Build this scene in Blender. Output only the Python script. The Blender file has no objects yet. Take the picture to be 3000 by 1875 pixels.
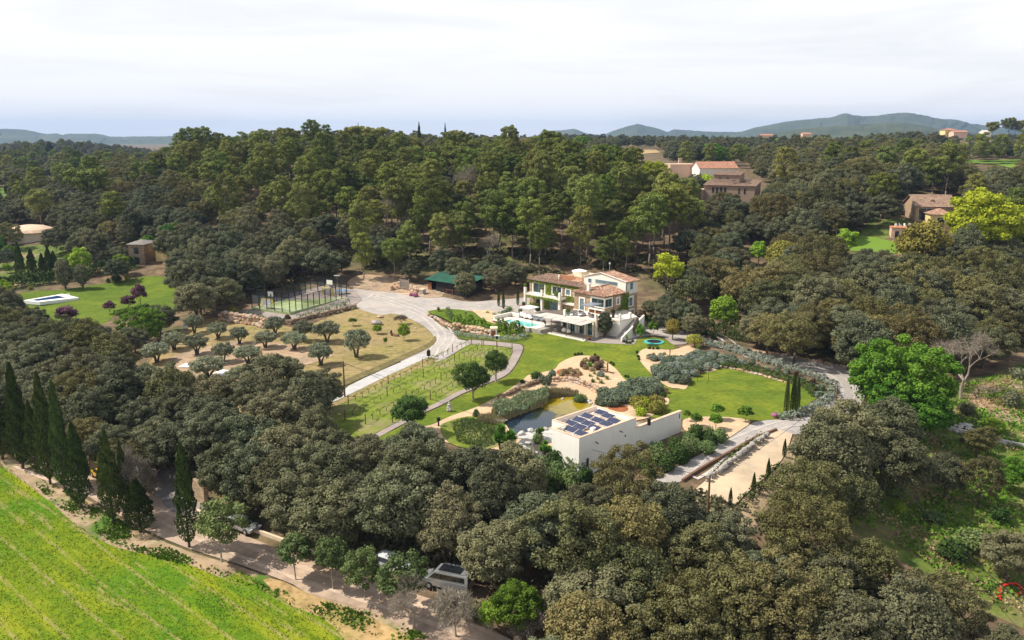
import bpy, bmesh, math, random
import numpy as np
from mathutils import Vector, Matrix
from mathutils.geometry import delaunay_2d_cdt

# ------------------------------------------------------------------ camera, sky, sun, exposure
S = bpy.context.scene
CAMZ = 37.5
PITCH = math.radians(12.555)
FPX = 2400.0
cam = bpy.data.cameras.new('camera'); camo = bpy.data.objects.new('camera', cam)
S.collection.objects.link(camo)
cam.sensor_width = 36.0; cam.lens = 28.8
cam.clip_start = 0.5; cam.clip_end = 60000
camo.location = (0, 0, CAMZ); camo.rotation_euler = (math.pi/2 - PITCH, 0, 0)
S.camera = camo
S.render.resolution_x = 1024; S.render.resolution_y = 640
S.view_settings.view_transform = 'Standard'
S.view_settings.look = 'None'
S.view_settings.exposure = 0.32
S.view_settings.gamma = 1.0

SUN_EL = math.radians(50)
sun_from = Vector((-1.0, 0.12, 0)).normalized()          # the sun stands to the left, slightly ahead
SUN_DIR = Vector((sun_from.x*math.cos(SUN_EL), sun_from.y*math.cos(SUN_EL), math.sin(SUN_EL)))
W = bpy.data.worlds.new('World'); S.world = W; W.use_nodes = True
nt = W.node_tree; nt.nodes.clear()
out = nt.nodes.new('ShaderNodeOutputWorld'); bg = nt.nodes.new('ShaderNodeBackground')
sky = nt.nodes.new('ShaderNodeTexSky'); sky.sky_type = 'NISHITA'; sky.sun_disc = False
sky.sun_elevation = SUN_EL
sky.sun_rotation = math.atan2(sun_from.x, sun_from.y)
sky.dust_density = 2.0; sky.air_density = 1.0; sky.altitude = 100
tc = nt.nodes.new('ShaderNodeTexCoord')
sep = nt.nodes.new('ShaderNodeSeparateXYZ'); nt.links.new(tc.outputs['Generated'], sep.inputs[0])
mp = nt.nodes.new('ShaderNodeMapping'); mp.inputs['Scale'].default_value = (1.3, 1.3, 11.0)
mp.inputs['Rotation'].default_value = (0.03, 0.05, 0.3)
nt.links.new(tc.outputs['Generated'], mp.inputs[0])
nz = nt.nodes.new('ShaderNodeTexNoise'); nz.inputs['Scale'].default_value = 2.2; nz.inputs['Detail'].default_value = 7
nz.inputs['Roughness'].default_value = 0.55; nz.inputs['Distortion'].default_value = 0.4
nt.links.new(mp.outputs[0], nz.inputs['Vector'])
cr = nt.nodes.new('ShaderNodeMapRange'); cr.inputs['From Min'].default_value = 0.33; cr.inputs['From Max'].default_value = 0.52
cr.inputs['To Min'].default_value = 0.83; cr.inputs['To Max'].default_value = 1.0
nt.links.new(nz.outputs['Fac'], cr.inputs['Value'])
# the thin cloud veil is thickest towards the horizon, open blue overhead
el = nt.nodes.new('ShaderNodeMapRange'); el.inputs['From Min'].default_value = 0.25; el.inputs['From Max'].default_value = 0.7
el.inputs['To Min'].default_value = 1.0; el.inputs['To Max'].default_value = 0.30
nt.links.new(sep.outputs['Z'], el.inputs['Value'])
mu = nt.nodes.new('ShaderNodeMath'); mu.operation = 'MULTIPLY'
nt.links.new(cr.outputs[0], mu.inputs[0]); nt.links.new(el.outputs[0], mu.inputs[1])
mix = nt.nodes.new('ShaderNodeMixRGB'); nt.links.new(mu.outputs[0], mix.inputs['Fac'])
nt.links.new(sky.outputs[0], mix.inputs['Color1'])
mix.inputs['Color2'].default_value = (8.9, 8.8, 8.7, 1)
nt.links.new(mix.outputs[0], bg.inputs['Color']); bg.inputs['Strength'].default_value = 0.10
nt.links.new(bg.outputs[0], out.inputs[0])

sl = bpy.data.lights.new('sun', 'SUN'); sl.energy = 5.0; sl.angle = math.radians(0.6); sl.color = (1.0, 0.93, 0.81)
so = bpy.data.objects.new('sun', sl); S.collection.objects.link(so)
so.rotation_euler = SUN_DIR.to_track_quat('Z', 'Y').to_euler()

# ------------------------------------------------------------------ naming / tagging helpers
COL = S.collection
def tag(o, label=None, cat=None, group=None, kind=None):
    if label: o['label'] = label
    if cat: o['category'] = cat
    if group: o['group'] = group
    if kind: o['kind'] = kind
    return o
def empty(name, loc=(0,0,0), rz=0, label=None, cat=None, group=None):
    o = bpy.data.objects.new(name, None); COL.objects.link(o)
    o.location = loc; o.rotation_euler = (0,0,rz); o.empty_display_size = 0.5
    return tag(o, label, cat, group)
def copy_tree(o, parent=None):
    c = o.copy(); COL.objects.link(c); c.parent = parent
    for ch in o.children: copy_tree(ch, c)
    return c
def raw_mesh(name, verts, faces, mat, smooth=False):
    me = bpy.data.meshes.new(name)
    me.from_pydata([tuple(v) for v in verts], [], [tuple(int(i) for i in f) for f in faces])
    if mat is not None:
        for m in (mat if isinstance(mat,(list,tuple)) else [mat]): me.materials.append(m)
    if smooth: me.polygons.foreach_set('use_smooth', [True]*len(me.polygons))
    me.update()
    return me
def link(name, me, parent=None, loc=(0,0,0), rz=0):
    o = bpy.data.objects.new(name, me); COL.objects.link(o)
    o.location = loc; o.rotation_euler = (0,0,rz)
    if parent is not None: o.parent = parent
    return o

class MB:
    """collects shapes and links them as one mesh object"""
    def __init__(s): s.v=[]; s.f=[]; s.m=[]; s.cm=0
    def add(s, vs, fs):
        b=len(s.v); s.v += [tuple(v) for v in vs]; s.f += [tuple(i+b for i in f) for f in fs]; s.m += [s.cm]*len(fs)
    def box(s, x0,x1,y0,y1,z0,z1):
        s.add([(x0,y0,z0),(x1,y0,z0),(x1,y1,z0),(x0,y1,z0),(x0,y0,z1),(x1,y0,z1),(x1,y1,z1),(x0,y1,z1)],
              [(0,3,2,1),(4,5,6,7),(0,1,5,4),(1,2,6,5),(2,3,7,6),(3,0,4,7)])
    def cyl(s, p0, p1, r0, r1=None, n=8, cap=True):
        r1 = r0 if r1 is None else r1
        p0=Vector(p0); p1=Vector(p1); d=(p1-p0)
        if d.length < 1e-6: return
        d.normalize(); a=d.orthogonal().normalized(); b=d.cross(a)
        vs=[]
        for k in range(n):
            t=2*math.pi*k/n; w=a*math.cos(t)+b*math.sin(t)
            vs.append(p0+w*r0)
        for k in range(n):
            t=2*math.pi*k/n; w=a*math.cos(t)+b*math.sin(t)
            vs.append(p1+w*r1)
        fs=[(k,(k+1)%n,n+(k+1)%n,n+k) for k in range(n)]
        if cap: fs += [tuple(range(n-1,-1,-1)), tuple(range(n,2*n))]
        s.add(vs,fs)
    def bar(s, p0, p1, w, h=None):
        h = w if h is None else h
        p0=Vector(p0); p1=Vector(p1); d=(p1-p0).normalized()
        up=Vector((0,0,1)) if abs(d.z)<0.95 else Vector((1,0,0))
        a=d.cross(up).normalized()*w/2; b=a.cross(d).normalized()*h/2
        vs=[p0-a-b,p0+a-b,p0+a+b,p0-a+b,p1-a-b,p1+a-b,p1+a+b,p1-a+b]
        s.add(vs,[(0,1,2,3),(7,6,5,4),(0,4,5,1),(1,5,6,2),(2,6,7,3),(3,7,4,0)])
    def tube(s, pts, r, n=6):
        for a,b in zip(pts[:-1],pts[1:]): s.cyl(a,b,r,r,n,True)
    def lathe(s, c, prof, n=16):
        cx,cy,cz=c; vs=[]; fs=[]
        for (r,z) in prof:
            for k in range(n):
                t=2*math.pi*k/n; vs.append((cx+r*math.cos(t),cy+r*math.sin(t),cz+z))
        for i in range(len(prof)-1):
            for k in range(n):
                fs.append((i*n+k,i*n+(k+1)%n,(i+1)*n+(k+1)%n,(i+1)*n+k))
        fs.append(tuple(range(n-1,-1,-1))); b=(len(prof)-1)*n; fs.append(tuple(b+k for k in range(n)))
        s.add(vs,fs)
    def prism(s, poly, z0, z1):
        n=len(poly); a=sum(poly[i][0]*poly[(i+1)%n][1]-poly[(i+1)%n][0]*poly[i][1] for i in range(n))
        if a<0: poly=poly[::-1]
        vs=[(p[0],p[1],z0) for p in poly]+[(p[0],p[1],z1) for p in poly]
        fs=[tuple(range(n-1,-1,-1)),tuple(range(n,2*n))]+[(k,(k+1)%n,n+(k+1)%n,n+k) for k in range(n)]
        s.add(vs,fs)
    def rock(s, c, rx, ry, rz, seed=0):
        rng=random.Random(seed); cx,cy,cz=c; vs=[]; fs=[]
        n=7; rings=[(-.9,.45),(-.35,.95),(.3,.95),(.85,.5)]
        for (h,w) in rings:
            for k in range(n):
                t=2*math.pi*(k+rng.uniform(-.25,.25))/n; q=w*rng.uniform(.82,1.12)
                vs.append((cx+rx*q*math.cos(t),cy+ry*q*math.sin(t),cz+rz*(h+rng.uniform(-.1,.1))))
        for i in range(3):
            for k in range(n): fs.append((i*n+k,i*n+(k+1)%n,(i+1)*n+(k+1)%n,(i+1)*n+k))
        fs.append(tuple(range(n-1,-1,-1))); fs.append(tuple(3*n+k for k in range(n)))
        s.add(vs,fs)
    def build(s, name, mat, parent=None, loc=(0,0,0), rz=0, smooth=False):
        me = raw_mesh(name, s.v, s.f, mat, smooth)
        if isinstance(mat,(list,tuple)): me.polygons.foreach_set('material_index', s.m)
        return link(name, me, parent, loc, rz)

# ------------------------------------------------------------------ materials
def nmat(name):
    m = bpy.data.materials.new(name); m.use_nodes = True
    nt = m.node_tree; b = nt.nodes['Principled BSDF']
    b.inputs['Specular IOR Level'].default_value = 0.25
    return m, nt, b
def N(nt, typ, **kw):
    n = nt.nodes.new(typ)
    for k,v in kw.items():
        if k in n.inputs.keys(): n.inputs[k].default_value = v
        else: setattr(n,k,v)
    return n
def ramp(nt, fac, stops):
    r = nt.nodes.new('ShaderNodeValToRGB'); e = r.color_ramp.elements
    while len(e) < len(stops): e.new(0.5)
    for el,(p,c) in zip(e,stops): el.position=p; el.color=(c[0],c[1],c[2],1)
    nt.links.new(fac, r.inputs[0]); return r.outputs[0]
def pos(nt, scale=(1,1,1), rot=(0,0,0)):
    g = nt.nodes.new('ShaderNodeNewGeometry'); m = nt.nodes.new('ShaderNodeMapping')
    m.inputs['Scale'].default_value=scale; m.inputs['Rotation'].default_value=rot
    nt.links.new(g.outputs['Position'], m.inputs[0]); return m.outputs[0]
def noise(nt, vec, scale, detail=4, rough=0.6, dist=0.0):
    n = N(nt,'ShaderNodeTexNoise',Scale=scale,Detail=detail,Roughness=rough,Distortion=dist)
    nt.links.new(vec, n.inputs['Vector']); return n.outputs['Fac']
def mixc(nt, fac, a, b, mode='MIX'):
    m = nt.nodes.new('ShaderNodeMixRGB'); m.blend_type=mode
    for s,x in (('Fac',fac),('Color1',a),('Color2',b)):
        if isinstance(x,(int,float)): m.inputs[s].default_value=x
        elif isinstance(x,tuple): m.inputs[s].default_value=(x[0],x[1],x[2],1)
        else: nt.links.new(x,m.inputs[s])
    return m.outputs[0]
def mrange(nt, v, a, b, c=0.0, d=1.0):
    m = nt.nodes.new('ShaderNodeMapRange'); m.inputs[1].default_value=a; m.inputs[2].default_value=b
    m.inputs[3].default_value=c; m.inputs[4].default_value=d; nt.links.new(v,m.inputs[0]); return m.outputs[0]
def bump(nt, b, h, strength=0.4, dist=0.05):
    n = nt.nodes.new('ShaderNodeBump'); n.inputs['Strength'].default_value=strength; n.inputs['Distance'].default_value=dist
    nt.links.new(h,n.inputs['Height']); nt.links.new(n.outputs[0],b.inputs['Normal'])
def surf(name, stops, scale=1.0, rough=0.9, scale2=None, stops2=None, bmp=0.0, spec=0.2, bdist=0.05, detail=6, th=(0.45,0.6)):
    """mottled surface: a fine noise between colours, with a second, larger blotch pattern over it"""
    m, nt, b = nmat(name); p = pos(nt)
    f = noise(nt,p,scale,detail,0.65)
    c = ramp(nt,f,stops)
    if stops2:
        f2 = noise(nt,p,scale2,4,0.55)
        c = mixc(nt, mrange(nt,f2,th[0],th[1]), c, ramp(nt,f,stops2))
    c = mixc(nt, 1.0, c, ramp(nt, noise(nt,pos(nt,(1,1.3,1),(0,0,.6)),0.21,6,0.7), [(0.34,(0.80,0.80,0.82)),(0.5,(1,1,1)),(0.68,(1.14,1.10,1.04))]), 'MULTIPLY')
    nt.links.new(c,b.inputs['Base Color']); b.inputs['Roughness'].default_value=rough
    b.inputs['Specular IOR Level'].default_value=spec
    if bmp: bump(nt,b,f,bmp,bdist)
    return m
def plain(name, col, rough=0.6, metal=0.0, var=0.12, scale=3.0, spec=0.3):
    m, nt, b = nmat(name); p = pos(nt); f = noise(nt,p,scale,4,0.6)
    lo=tuple(c*(1-var) for c in col); hi=tuple(min(1,c*(1+var)) for c in col)
    nt.links.new(ramp(nt,f,[(0.3,lo),(0.7,hi)]),b.inputs['Base Color'])
    b.inputs['Roughness'].default_value=rough; b.inputs['Metallic'].default_value=metal
    b.inputs['Specular IOR Level'].default_value=spec
    return m
def leafmat(name, dark, light, warm=None, rough=0.75, trans=0.18):
    """leaves: colour differs leaf by leaf (attribute tint) and tree by tree (object random)"""
    m, nt, b = nmat(name)
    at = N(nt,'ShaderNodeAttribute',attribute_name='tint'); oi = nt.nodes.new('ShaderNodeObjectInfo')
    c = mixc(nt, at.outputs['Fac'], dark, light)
    if warm: c = mixc(nt, mrange(nt,oi.outputs['Random'],0.25,1.0,0.0,0.85), c, mixc(nt,at.outputs['Fac'],tuple(x*0.75 for x in warm),warm))
    hsv = N(nt,'ShaderNodeHueSaturation'); nt.links.new(c,hsv.inputs['Color'])
    mm = nt.nodes.new('ShaderNodeMath'); mm.operation='MULTIPLY'; mm.inputs[1].default_value=7.31
    fr = nt.nodes.new('ShaderNodeMath'); fr.operation='FRACT'
    nt.links.new(oi.outputs['Random'],mm.inputs[0]); nt.links.new(mm.outputs[0],fr.inputs[0])
    nt.links.new(mrange(nt,fr.outputs[0],0,1,0.74,1.30),hsv.inputs['Value'])
    m3 = nt.nodes.new('ShaderNodeMath'); m3.operation='MULTIPLY'; m3.inputs[1].default_value=23.7; f3 = nt.nodes.new('ShaderNodeMath'); f3.operation='FRACT'
    nt.links.new(oi.outputs['Random'],m3.inputs[0]); nt.links.new(m3.outputs[0],f3.inputs[0]); nt.links.new(mrange(nt,f3.outputs[0],0,1,0.490,0.530),hsv.inputs['Hue'])
    nt.links.new(hsv.outputs[0],b.inputs['Base Color'])
    b.inputs['Roughness'].default_value=rough; b.inputs['Specular IOR Level'].default_value=0.12
    tr = nt.nodes.new('ShaderNodeBsdfTranslucent'); nt.links.new(hsv.outputs[0],tr.inputs[0])
    ms = nt.nodes.new('ShaderNodeMixShader'); ms.inputs[0].default_value=trans
    nt.links.new(b.outputs[0],ms.inputs[1]); nt.links.new(tr.outputs[0],ms.inputs[2])
    nt.links.new(ms.outputs[0], nt.nodes['Material Output'].inputs[0])
    return m

# ------------------------------------------------------------------ photo pixel <-> world
cp_, sp_ = math.cos(PITCH), math.sin(PITCH)
def ray(u,v):
    xc=(u-1500.0)/FPX; yc=-(v-937.5)/FPX
    return (xc, cp_+yc*sp_, -sp_+yc*cp_)
def proj(x,y,z):
    dz=z-CAMZ; d=y*cp_-dz*sp_
    return (1500+FPX*x/d, 937.5-FPX*(y*sp_+dz*cp_)/d)
def pl(u,v,z):                      # the ray through a pixel meets the level z
    d=ray(u,v); t=(z-CAMZ)/d[2]; return (d[0]*t, d[1]*t)
def cR(u,v,R):                      # ground point seen at the pixel, R metres ahead
    d=ray(u,v); t=R/d[1]; return (d[0]*t, R, CAMZ+d[2]*t)
def cZ(u,v,z):
    p=pl(u,v,z); return (p[0],p[1],z)

# ------------------------------------------------------------------ the lie of the land
CP = []
for (u,v,z) in [(-400,1875,-7),(0,1875,-6.5),(500,1875,-6.2),(900,1800,-5.6),(0,1600,-6),(300,1650,-6),(0,1400,-5.2),(300,1560,-5.4),
    (100,1370,-4.8),(300,1450,-5),(500,1530,-5),(700,1610,-5),(900,1690,-5),(1150,1780,-5),(1400,1875,-5),
    (500,1400,-4.2),(700,1430,-3.5),(1000,1550,-3.8),(1300,1550,-3.4),(1600,1560,-2.8),(1900,1600,-3.5),(1600,1700,-4.2),(1900,1800,-6),(2300,1850,-7.5),(2700,1800,-8),(3000,1875,-9),(3500,1875,-9),
    (200,1250,-3.5),(0,1200,-3),(400,1150,-2.3),(700,1250,-1.6),(950,1300,-1.2),(1200,1400,-1.6),(1500,1400,-1.2),(1700,1420,-1.2),
    (950,1215,-.3),(1000,1165,0),(1105,1275,-.1),(1250,1200,0),(1350,1120,0),(1500,1150,0),(1600,1260,-.1),(1750,1330,-.1),(1850,1250,0),(1950,1280,0),
    (1150,1050,0),(1250,960,0),(1400,1000,0),(1500,1060,0),(1700,1030,0),(1850,1100,0),(2000,1180,0),(2100,1120,0),(2250,1200,0),(2350,1150,0),(2450,1130,0),(2450,1220,0),
    (2150,1300,-.2),(2000,1400,-.8),(2250,1300,-.5),(2150,1440,-1.0),(2300,1400,-1.8),
    (1000,880,0.2),(1150,870,.1),(1300,890,.4),(1450,895,.7),(1600,900,.7),(1560,960,0),(1750,930,0.1),(1900,930,0.1),(2000,980,0),(2250,1030,0),(2450,1080,0),(1900,890,.6),
    (700,900,0.3),(860,930,0.2),(640,920,0),(850,1000,-.3),(700,1020,-.8),(500,1020,-1.2),(560,1150,-1.8),(850,1100,-.5),
    (150,880,-1.5),(400,860,-1.2),(200,940,-1.8),(0,900,-2),(300,1000,-2),(520,870,-.8),(550,950,-.7),
    (2500,1250,-1.5),(2700,1150,-2.2),(2550,1450,-4.5),(2700,1350,-4),(3000,1300,-4),(3000,1150,-1.5),(2800,1500,-5.5),(3000,1650,-7),(3500,1300,-4)]:
    CP.append(cZ(u,v,z))
for (u,R,z) in [(-600,150,-2),(0,175,-1),(300,175,-1),(600,170,.6),(800,165,1),(1000,165,1.5),(1200,165,2),(1400,165,2.2),(1600,170,2.5),(1800,165,2.4),(2000,165,2),(2200,165,2),(2450,160,1.5),(2700,160,1.5),(3000,160,2),(3500,160,2),
    (-600,210,2),(0,210,2),(300,215,5),(600,215,9),(900,220,12),(1200,220,13),(1500,220,14),(1700,210,12),(1900,210,12),(2100,205,12),(2300,205,12),(2700,195,11.5),(3000,195,12),(3500,195,12),
    (0,270,6),(300,270,10),(600,270,19),(900,270,21),(1200,270,21),(1500,265,20),(1800,250,18),(2100,245,18.5),(2300,245,18.5),(2600,235,17),(3000,235,17),(3500,235,17),(-600,270,5),
    (-600,340,8),(0,340,10),(300,340,14),(600,335,26),(800,335,30),(1000,335,31),(1200,335,30.5),(1400,335,28.5),(1600,330,24),(1900,330,21.5),(2300,330,21),(2700,330,21.5),(3000,330,22.5),(3500,330,22),
    (-600,430,9),(0,430,9),(300,430,13),(600,430,19),(900,430,28),(1200,430,30),(1500,430,27),(1900,430,24),(2300,430,24),(2700,430,25),(3000,430,27),
    (-600,600,10),(0,600,13),(300,600,15),(480,600,11),(600,600,13),(1200,600,26),(1500,600,29),(1900,600,28),(2300,600,31),(2700,600,37),(3000,600,38),(3600,600,38),
    (-600,900,16),(0,900,19),(150,900,25),(250,900,26),(350,900,22),(480,900,12),(700,900,12),(1200,900,25),(1600,900,31),(2000,900,33),(2400,900,34),(2800,900,34),(3400,900,34),
    (-600,1500,20),(0,1500,15),(600,1500,12),(1200,1500,22),(1800,1500,34),(2400,1500,36),(3000,1500,30),
    (-600,3000,5),(300,3000,5),(1500,3000,18),(2200,3000,24),(3000,3000,15),(0,9000,0),(1500,9000,0),(3000,9000,0),(0,20000,0),(1500,20000,0),(3000,20000,0)]:
    R*=1.15; CP.append(((u-1500)/FPX*R*1.02, R, z*0.95-(0.5 if R>700 else 0)))
CP = np.array(CP)
def warp(x,y):
    y=np.maximum(np.asarray(y,dtype=float),42.0); x=np.asarray(x,dtype=float)
    return np.stack([np.clip(x/y,-2.2,2.2)*2.4, np.log(y)*2.2],-1)
_c = warp(CP[:,0],CP[:,1]); _e=0.13
_D = np.sqrt(((_c[:,None,:]-_c[None,:,:])**2).sum(-1)+_e*_e)
_n=len(CP); _A=np.zeros((_n+1,_n+1)); _A[:_n,:_n]=_D - np.eye(_n)*0.02; _A[:_n,_n]=1; _A[_n,:_n]=1
_w=np.linalg.solve(_A,np.concatenate([CP[:,2],[0]]))
def Hs(x,y):
    q=warp(x,y); sh=q.shape[:-1]; q=q.reshape(-1,2); r=np.empty(len(q))
    for i in range(0,len(q),20000):
        b=q[i:i+20000]; r[i:i+20000]=np.sqrt(((b[:,None,:]-_c[None])**2).sum(-1)+_e*_e)@_w[:_n]+_w[_n]
    return r.reshape(sh)
FLATS=[]                            # levelled pads: (cx, cy, inner radius, outer radius, level)
def H(x,y):
    return Hs(x,y)
def h1(x,y): return float(H(np.array([x]),np.array([y]))[0])
def gp(u,v,dz=0.0):                 # where the ray through a photo pixel meets the ground (raised by dz)
    d=np.array(ray(u,v)); ts=np.concatenate([np.linspace(45,500,400),np.geomspace(502,12000,260)])
    z=CAMZ+d[2]*ts; g=H(d[0]*ts,d[1]*ts)+dz
    k=np.nonzero(z<g)[0]
    if len(k)==0: t=ts[-1]
    elif k[0]==0: t=ts[0]
    else:
        i=k[0]; a=z[i-1]-g[i-1]; b=z[i]-g[i]; t=ts[i-1]+(ts[i]-ts[i-1])*a/(a-b)
    return Vector((d[0]*t,d[1]*t,CAMZ+d[2]*t-dz))
def inpoly(x,y,poly):
    r=False; n=len(poly); j=n-1
    for i in range(n):
        xi,yi=poly[i]; xj,yj=poly[j]
        if (yi>y)!=(yj>y) and x<(xj-xi)*(y-yi)/(yj-yi)+xi: r=not r
        j=i
    return r
# ------------------------------------------------------------------ ground materials
M = {}
M['floor'] = surf('forest floor', [(0.30,(0.055,0.042,0.026)),(0.48,(0.13,0.09,0.055)),(0.62,(0.21,0.15,0.085)),(0.75,(0.10,0.11,0.045))], 0.35, 0.95,
                  0.045, [(0.35,(0.060,0.070,0.022)),(0.6,(0.11,0.12,0.040)),(0.75,(0.19,0.16,0.08))], bmp=0.5, bdist=0.3, th=(0.52,0.64))
M['gravel'] = surf('grey gravel', [(0.25,(0.30,0.27,0.25)),(0.55,(0.37,0.335,0.31)),(0.8,(0.43,0.40,0.37))], 1.6, 0.95, 0.09, [(0.3,(0.36,0.325,0.30)),(0.7,(0.46,0.425,0.39))], bmp=0.2, th=(0.35,0.7))
M['pathm'] = surf('path paving', [(0.3,(0.25,0.21,0.19)),(0.7,(0.36,0.31,0.28))], 2.5, 0.95)
M['concrete'] = surf('pale concrete', [(0.3,(0.40,0.39,0.38)),(0.7,(0.50,0.49,0.48))], 0.8, 0.9, 0.12, [(0.3,(0.34,0.33,0.31)),(0.7,(0.52,0.51,0.50))])
M['sand'] = surf('cream sand', [(0.3,(0.50,0.345,0.21)),(0.7,(0.60,0.43,0.275))], 1.2, 0.95, 0.13, [(0.3,(0.46,0.32,0.20)),(0.7,(0.62,0.46,0.30))], bmp=0.1)
M['sandpark'] = surf('packed sand', [(0.3,(0.53,0.41,0.28)),(0.7,(0.60,0.475,0.33))], 0.6, 0.95, 0.07, [(0.3,(0.48,0.37,0.25)),(0.7,(0.63,0.50,0.36))], bmp=0.1)
def grass(name, a, b, c, s=0.6, s2=0.09):
    return surf(name, [(0.28,a),(0.5,b),(0.75,tuple(min(1,x*1.25) for x in b))], s*2.2, 0.95, s2, [(0.3,b),(0.7,c)], bmp=0.5, bdist=0.12, spec=0.08, detail=9, th=(0.42,0.66))
M['lawn'] = grass('lawn grass', (0.060,0.098,0.014),(0.105,0.150,0.017),(0.23,0.25,0.025),s2=0.14)
M['lawn2'] = grass('deep lawn grass', (0.055,0.095,0.014),(0.090,0.140,0.017),(0.16,0.20,0.022))
M['dry'] = surf('dry meadow', [(0.28,(0.17,0.13,0.055)),(0.5,(0.29,0.215,0.10)),(0.72,(0.36,0.27,0.14))], 0.9, 0.95, 0.07, [(0.3,(0.14,0.15,0.035)),(0.5,(0.24,0.20,0.07)),(0.7,(0.38,0.26,0.15))], bmp=0.5, bdist=0.12, th=(0.42,0.60))
M['dirt'] = surf('bare soil', [(0.3,(0.30,0.20,0.12)),(0.7,(0.46,0.33,0.22))], 0.7, 0.95, 0.1, [(0.3,(0.22,0.16,0.10)),(0.7,(0.44,0.33,0.23))], bmp=0.3, bdist=0.15)
M['road'] = surf('dirt road', [(0.3,(0.34,0.25,0.18)),(0.7,(0.47,0.355,0.265))], 0.8, 0.95, 0.3, [(0.3,(0.28,0.205,0.15)),(0.7,(0.45,0.345,0.26))], bmp=0.2)
M['straw'] = surf('straw verge', [(0.28,(0.20,0.13,0.05)),(0.5,(0.40,0.27,0.12)),(0.75,(0.50,0.36,0.19))], 1.4, 0.95, 0.2, [(0.3,(0.16,0.19,0.03)),(0.7,(0.34,0.24,0.10))], bmp=0.6, bdist=0.15, th=(0.48,0.66))
M['verge'] = surf('road verge', [(0.28,(0.22,0.15,0.09)),(0.5,(0.34,0.25,0.16)),(0.72,(0.42,0.32,0.21))], 0.7, 0.95, 0.16, [(0.35,(0.05,0.11,0.012)),(0.6,(0.09,0.16,0.02)),(0.75,(0.16,0.17,0.04))], bmp=0.5, bdist=0.2, th=(0.50,0.60))
M['bank'] = surf('grassy bank', [(0.28,(0.08,0.07,0.025)),(0.5,(0.15,0.125,0.05)),(0.75,(0.27,0.215,0.10))], 1.1, 0.95, bmp=0.8, bdist=0.25)
M['asphalt'] = surf('driveway asphalt', [(0.3,(0.19,0.17,0.16)),(0.7,(0.27,0.245,0.23))], 1.5, 0.95, 0.1, [(0.3,(0.17,0.155,0.15)),(0.7,(0.29,0.265,0.25))])
M['meadow'] = surf('wild meadow', [(0.25,(0.035,0.06,0.012)),(0.45,(0.08,0.12,0.02)),(0.6,(0.14,0.17,0.035)),(0.78,(0.26,0.24,0.09))], 0.5, 0.95, 0.075, [(0.3,(0.30,0.20,0.12)),(0.6,(0.26,0.19,0.11)),(0.8,(0.10,0.14,0.03))], bmp=0.8, bdist=0.35, th=(0.50,0.62))
M['scrubslope'] = surf('sandy scrub slope', [(0.28,(0.16,0.13,0.07)),(0.5,(0.36,0.27,0.16)),(0.7,(0.46,0.35,0.22))], 0.5, 0.95, 0.2,[(0.3,(0.13,0.13,0.06)),(0.7,(0.40,0.30,0.18))], bmp=0.5, bdist=0.2, th=(0.5,0.62))
M['mulch'] = surf('terracotta mulch', [(0.3,(0.22,0.07,0.03)),(0.7,(0.38,0.13,0.05))], 3, 0.95)
M['vine_ground'] = surf('vineyard ground', [(0.28,(0.085,0.13,0.014)),(0.5,(0.15,0.195,0.022)),(0.75,(0.24,0.26,0.045))], 0.9, 0.95, 0.16, [(0.3,(0.24,0.25,0.04)),(0.5,(0.22,0.20,0.09)),(0.75,(0.30,0.25,0.14))], bmp=0.5, bdist=0.1, th=(0.46,0.66))
M['farfield'] = plain('far green field', (0.13,0.22,0.02), 0.95, var=0.15, scale=0.03)
M['fartan'] = plain('far tan field', (0.38,0.27,0.13), 0.95, var=0.2, scale=0.03)
M['farsoil'] = plain('far ploughed soil', (0.26,0.15,0.08), 0.95, var=0.2, scale=0.03)
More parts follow.
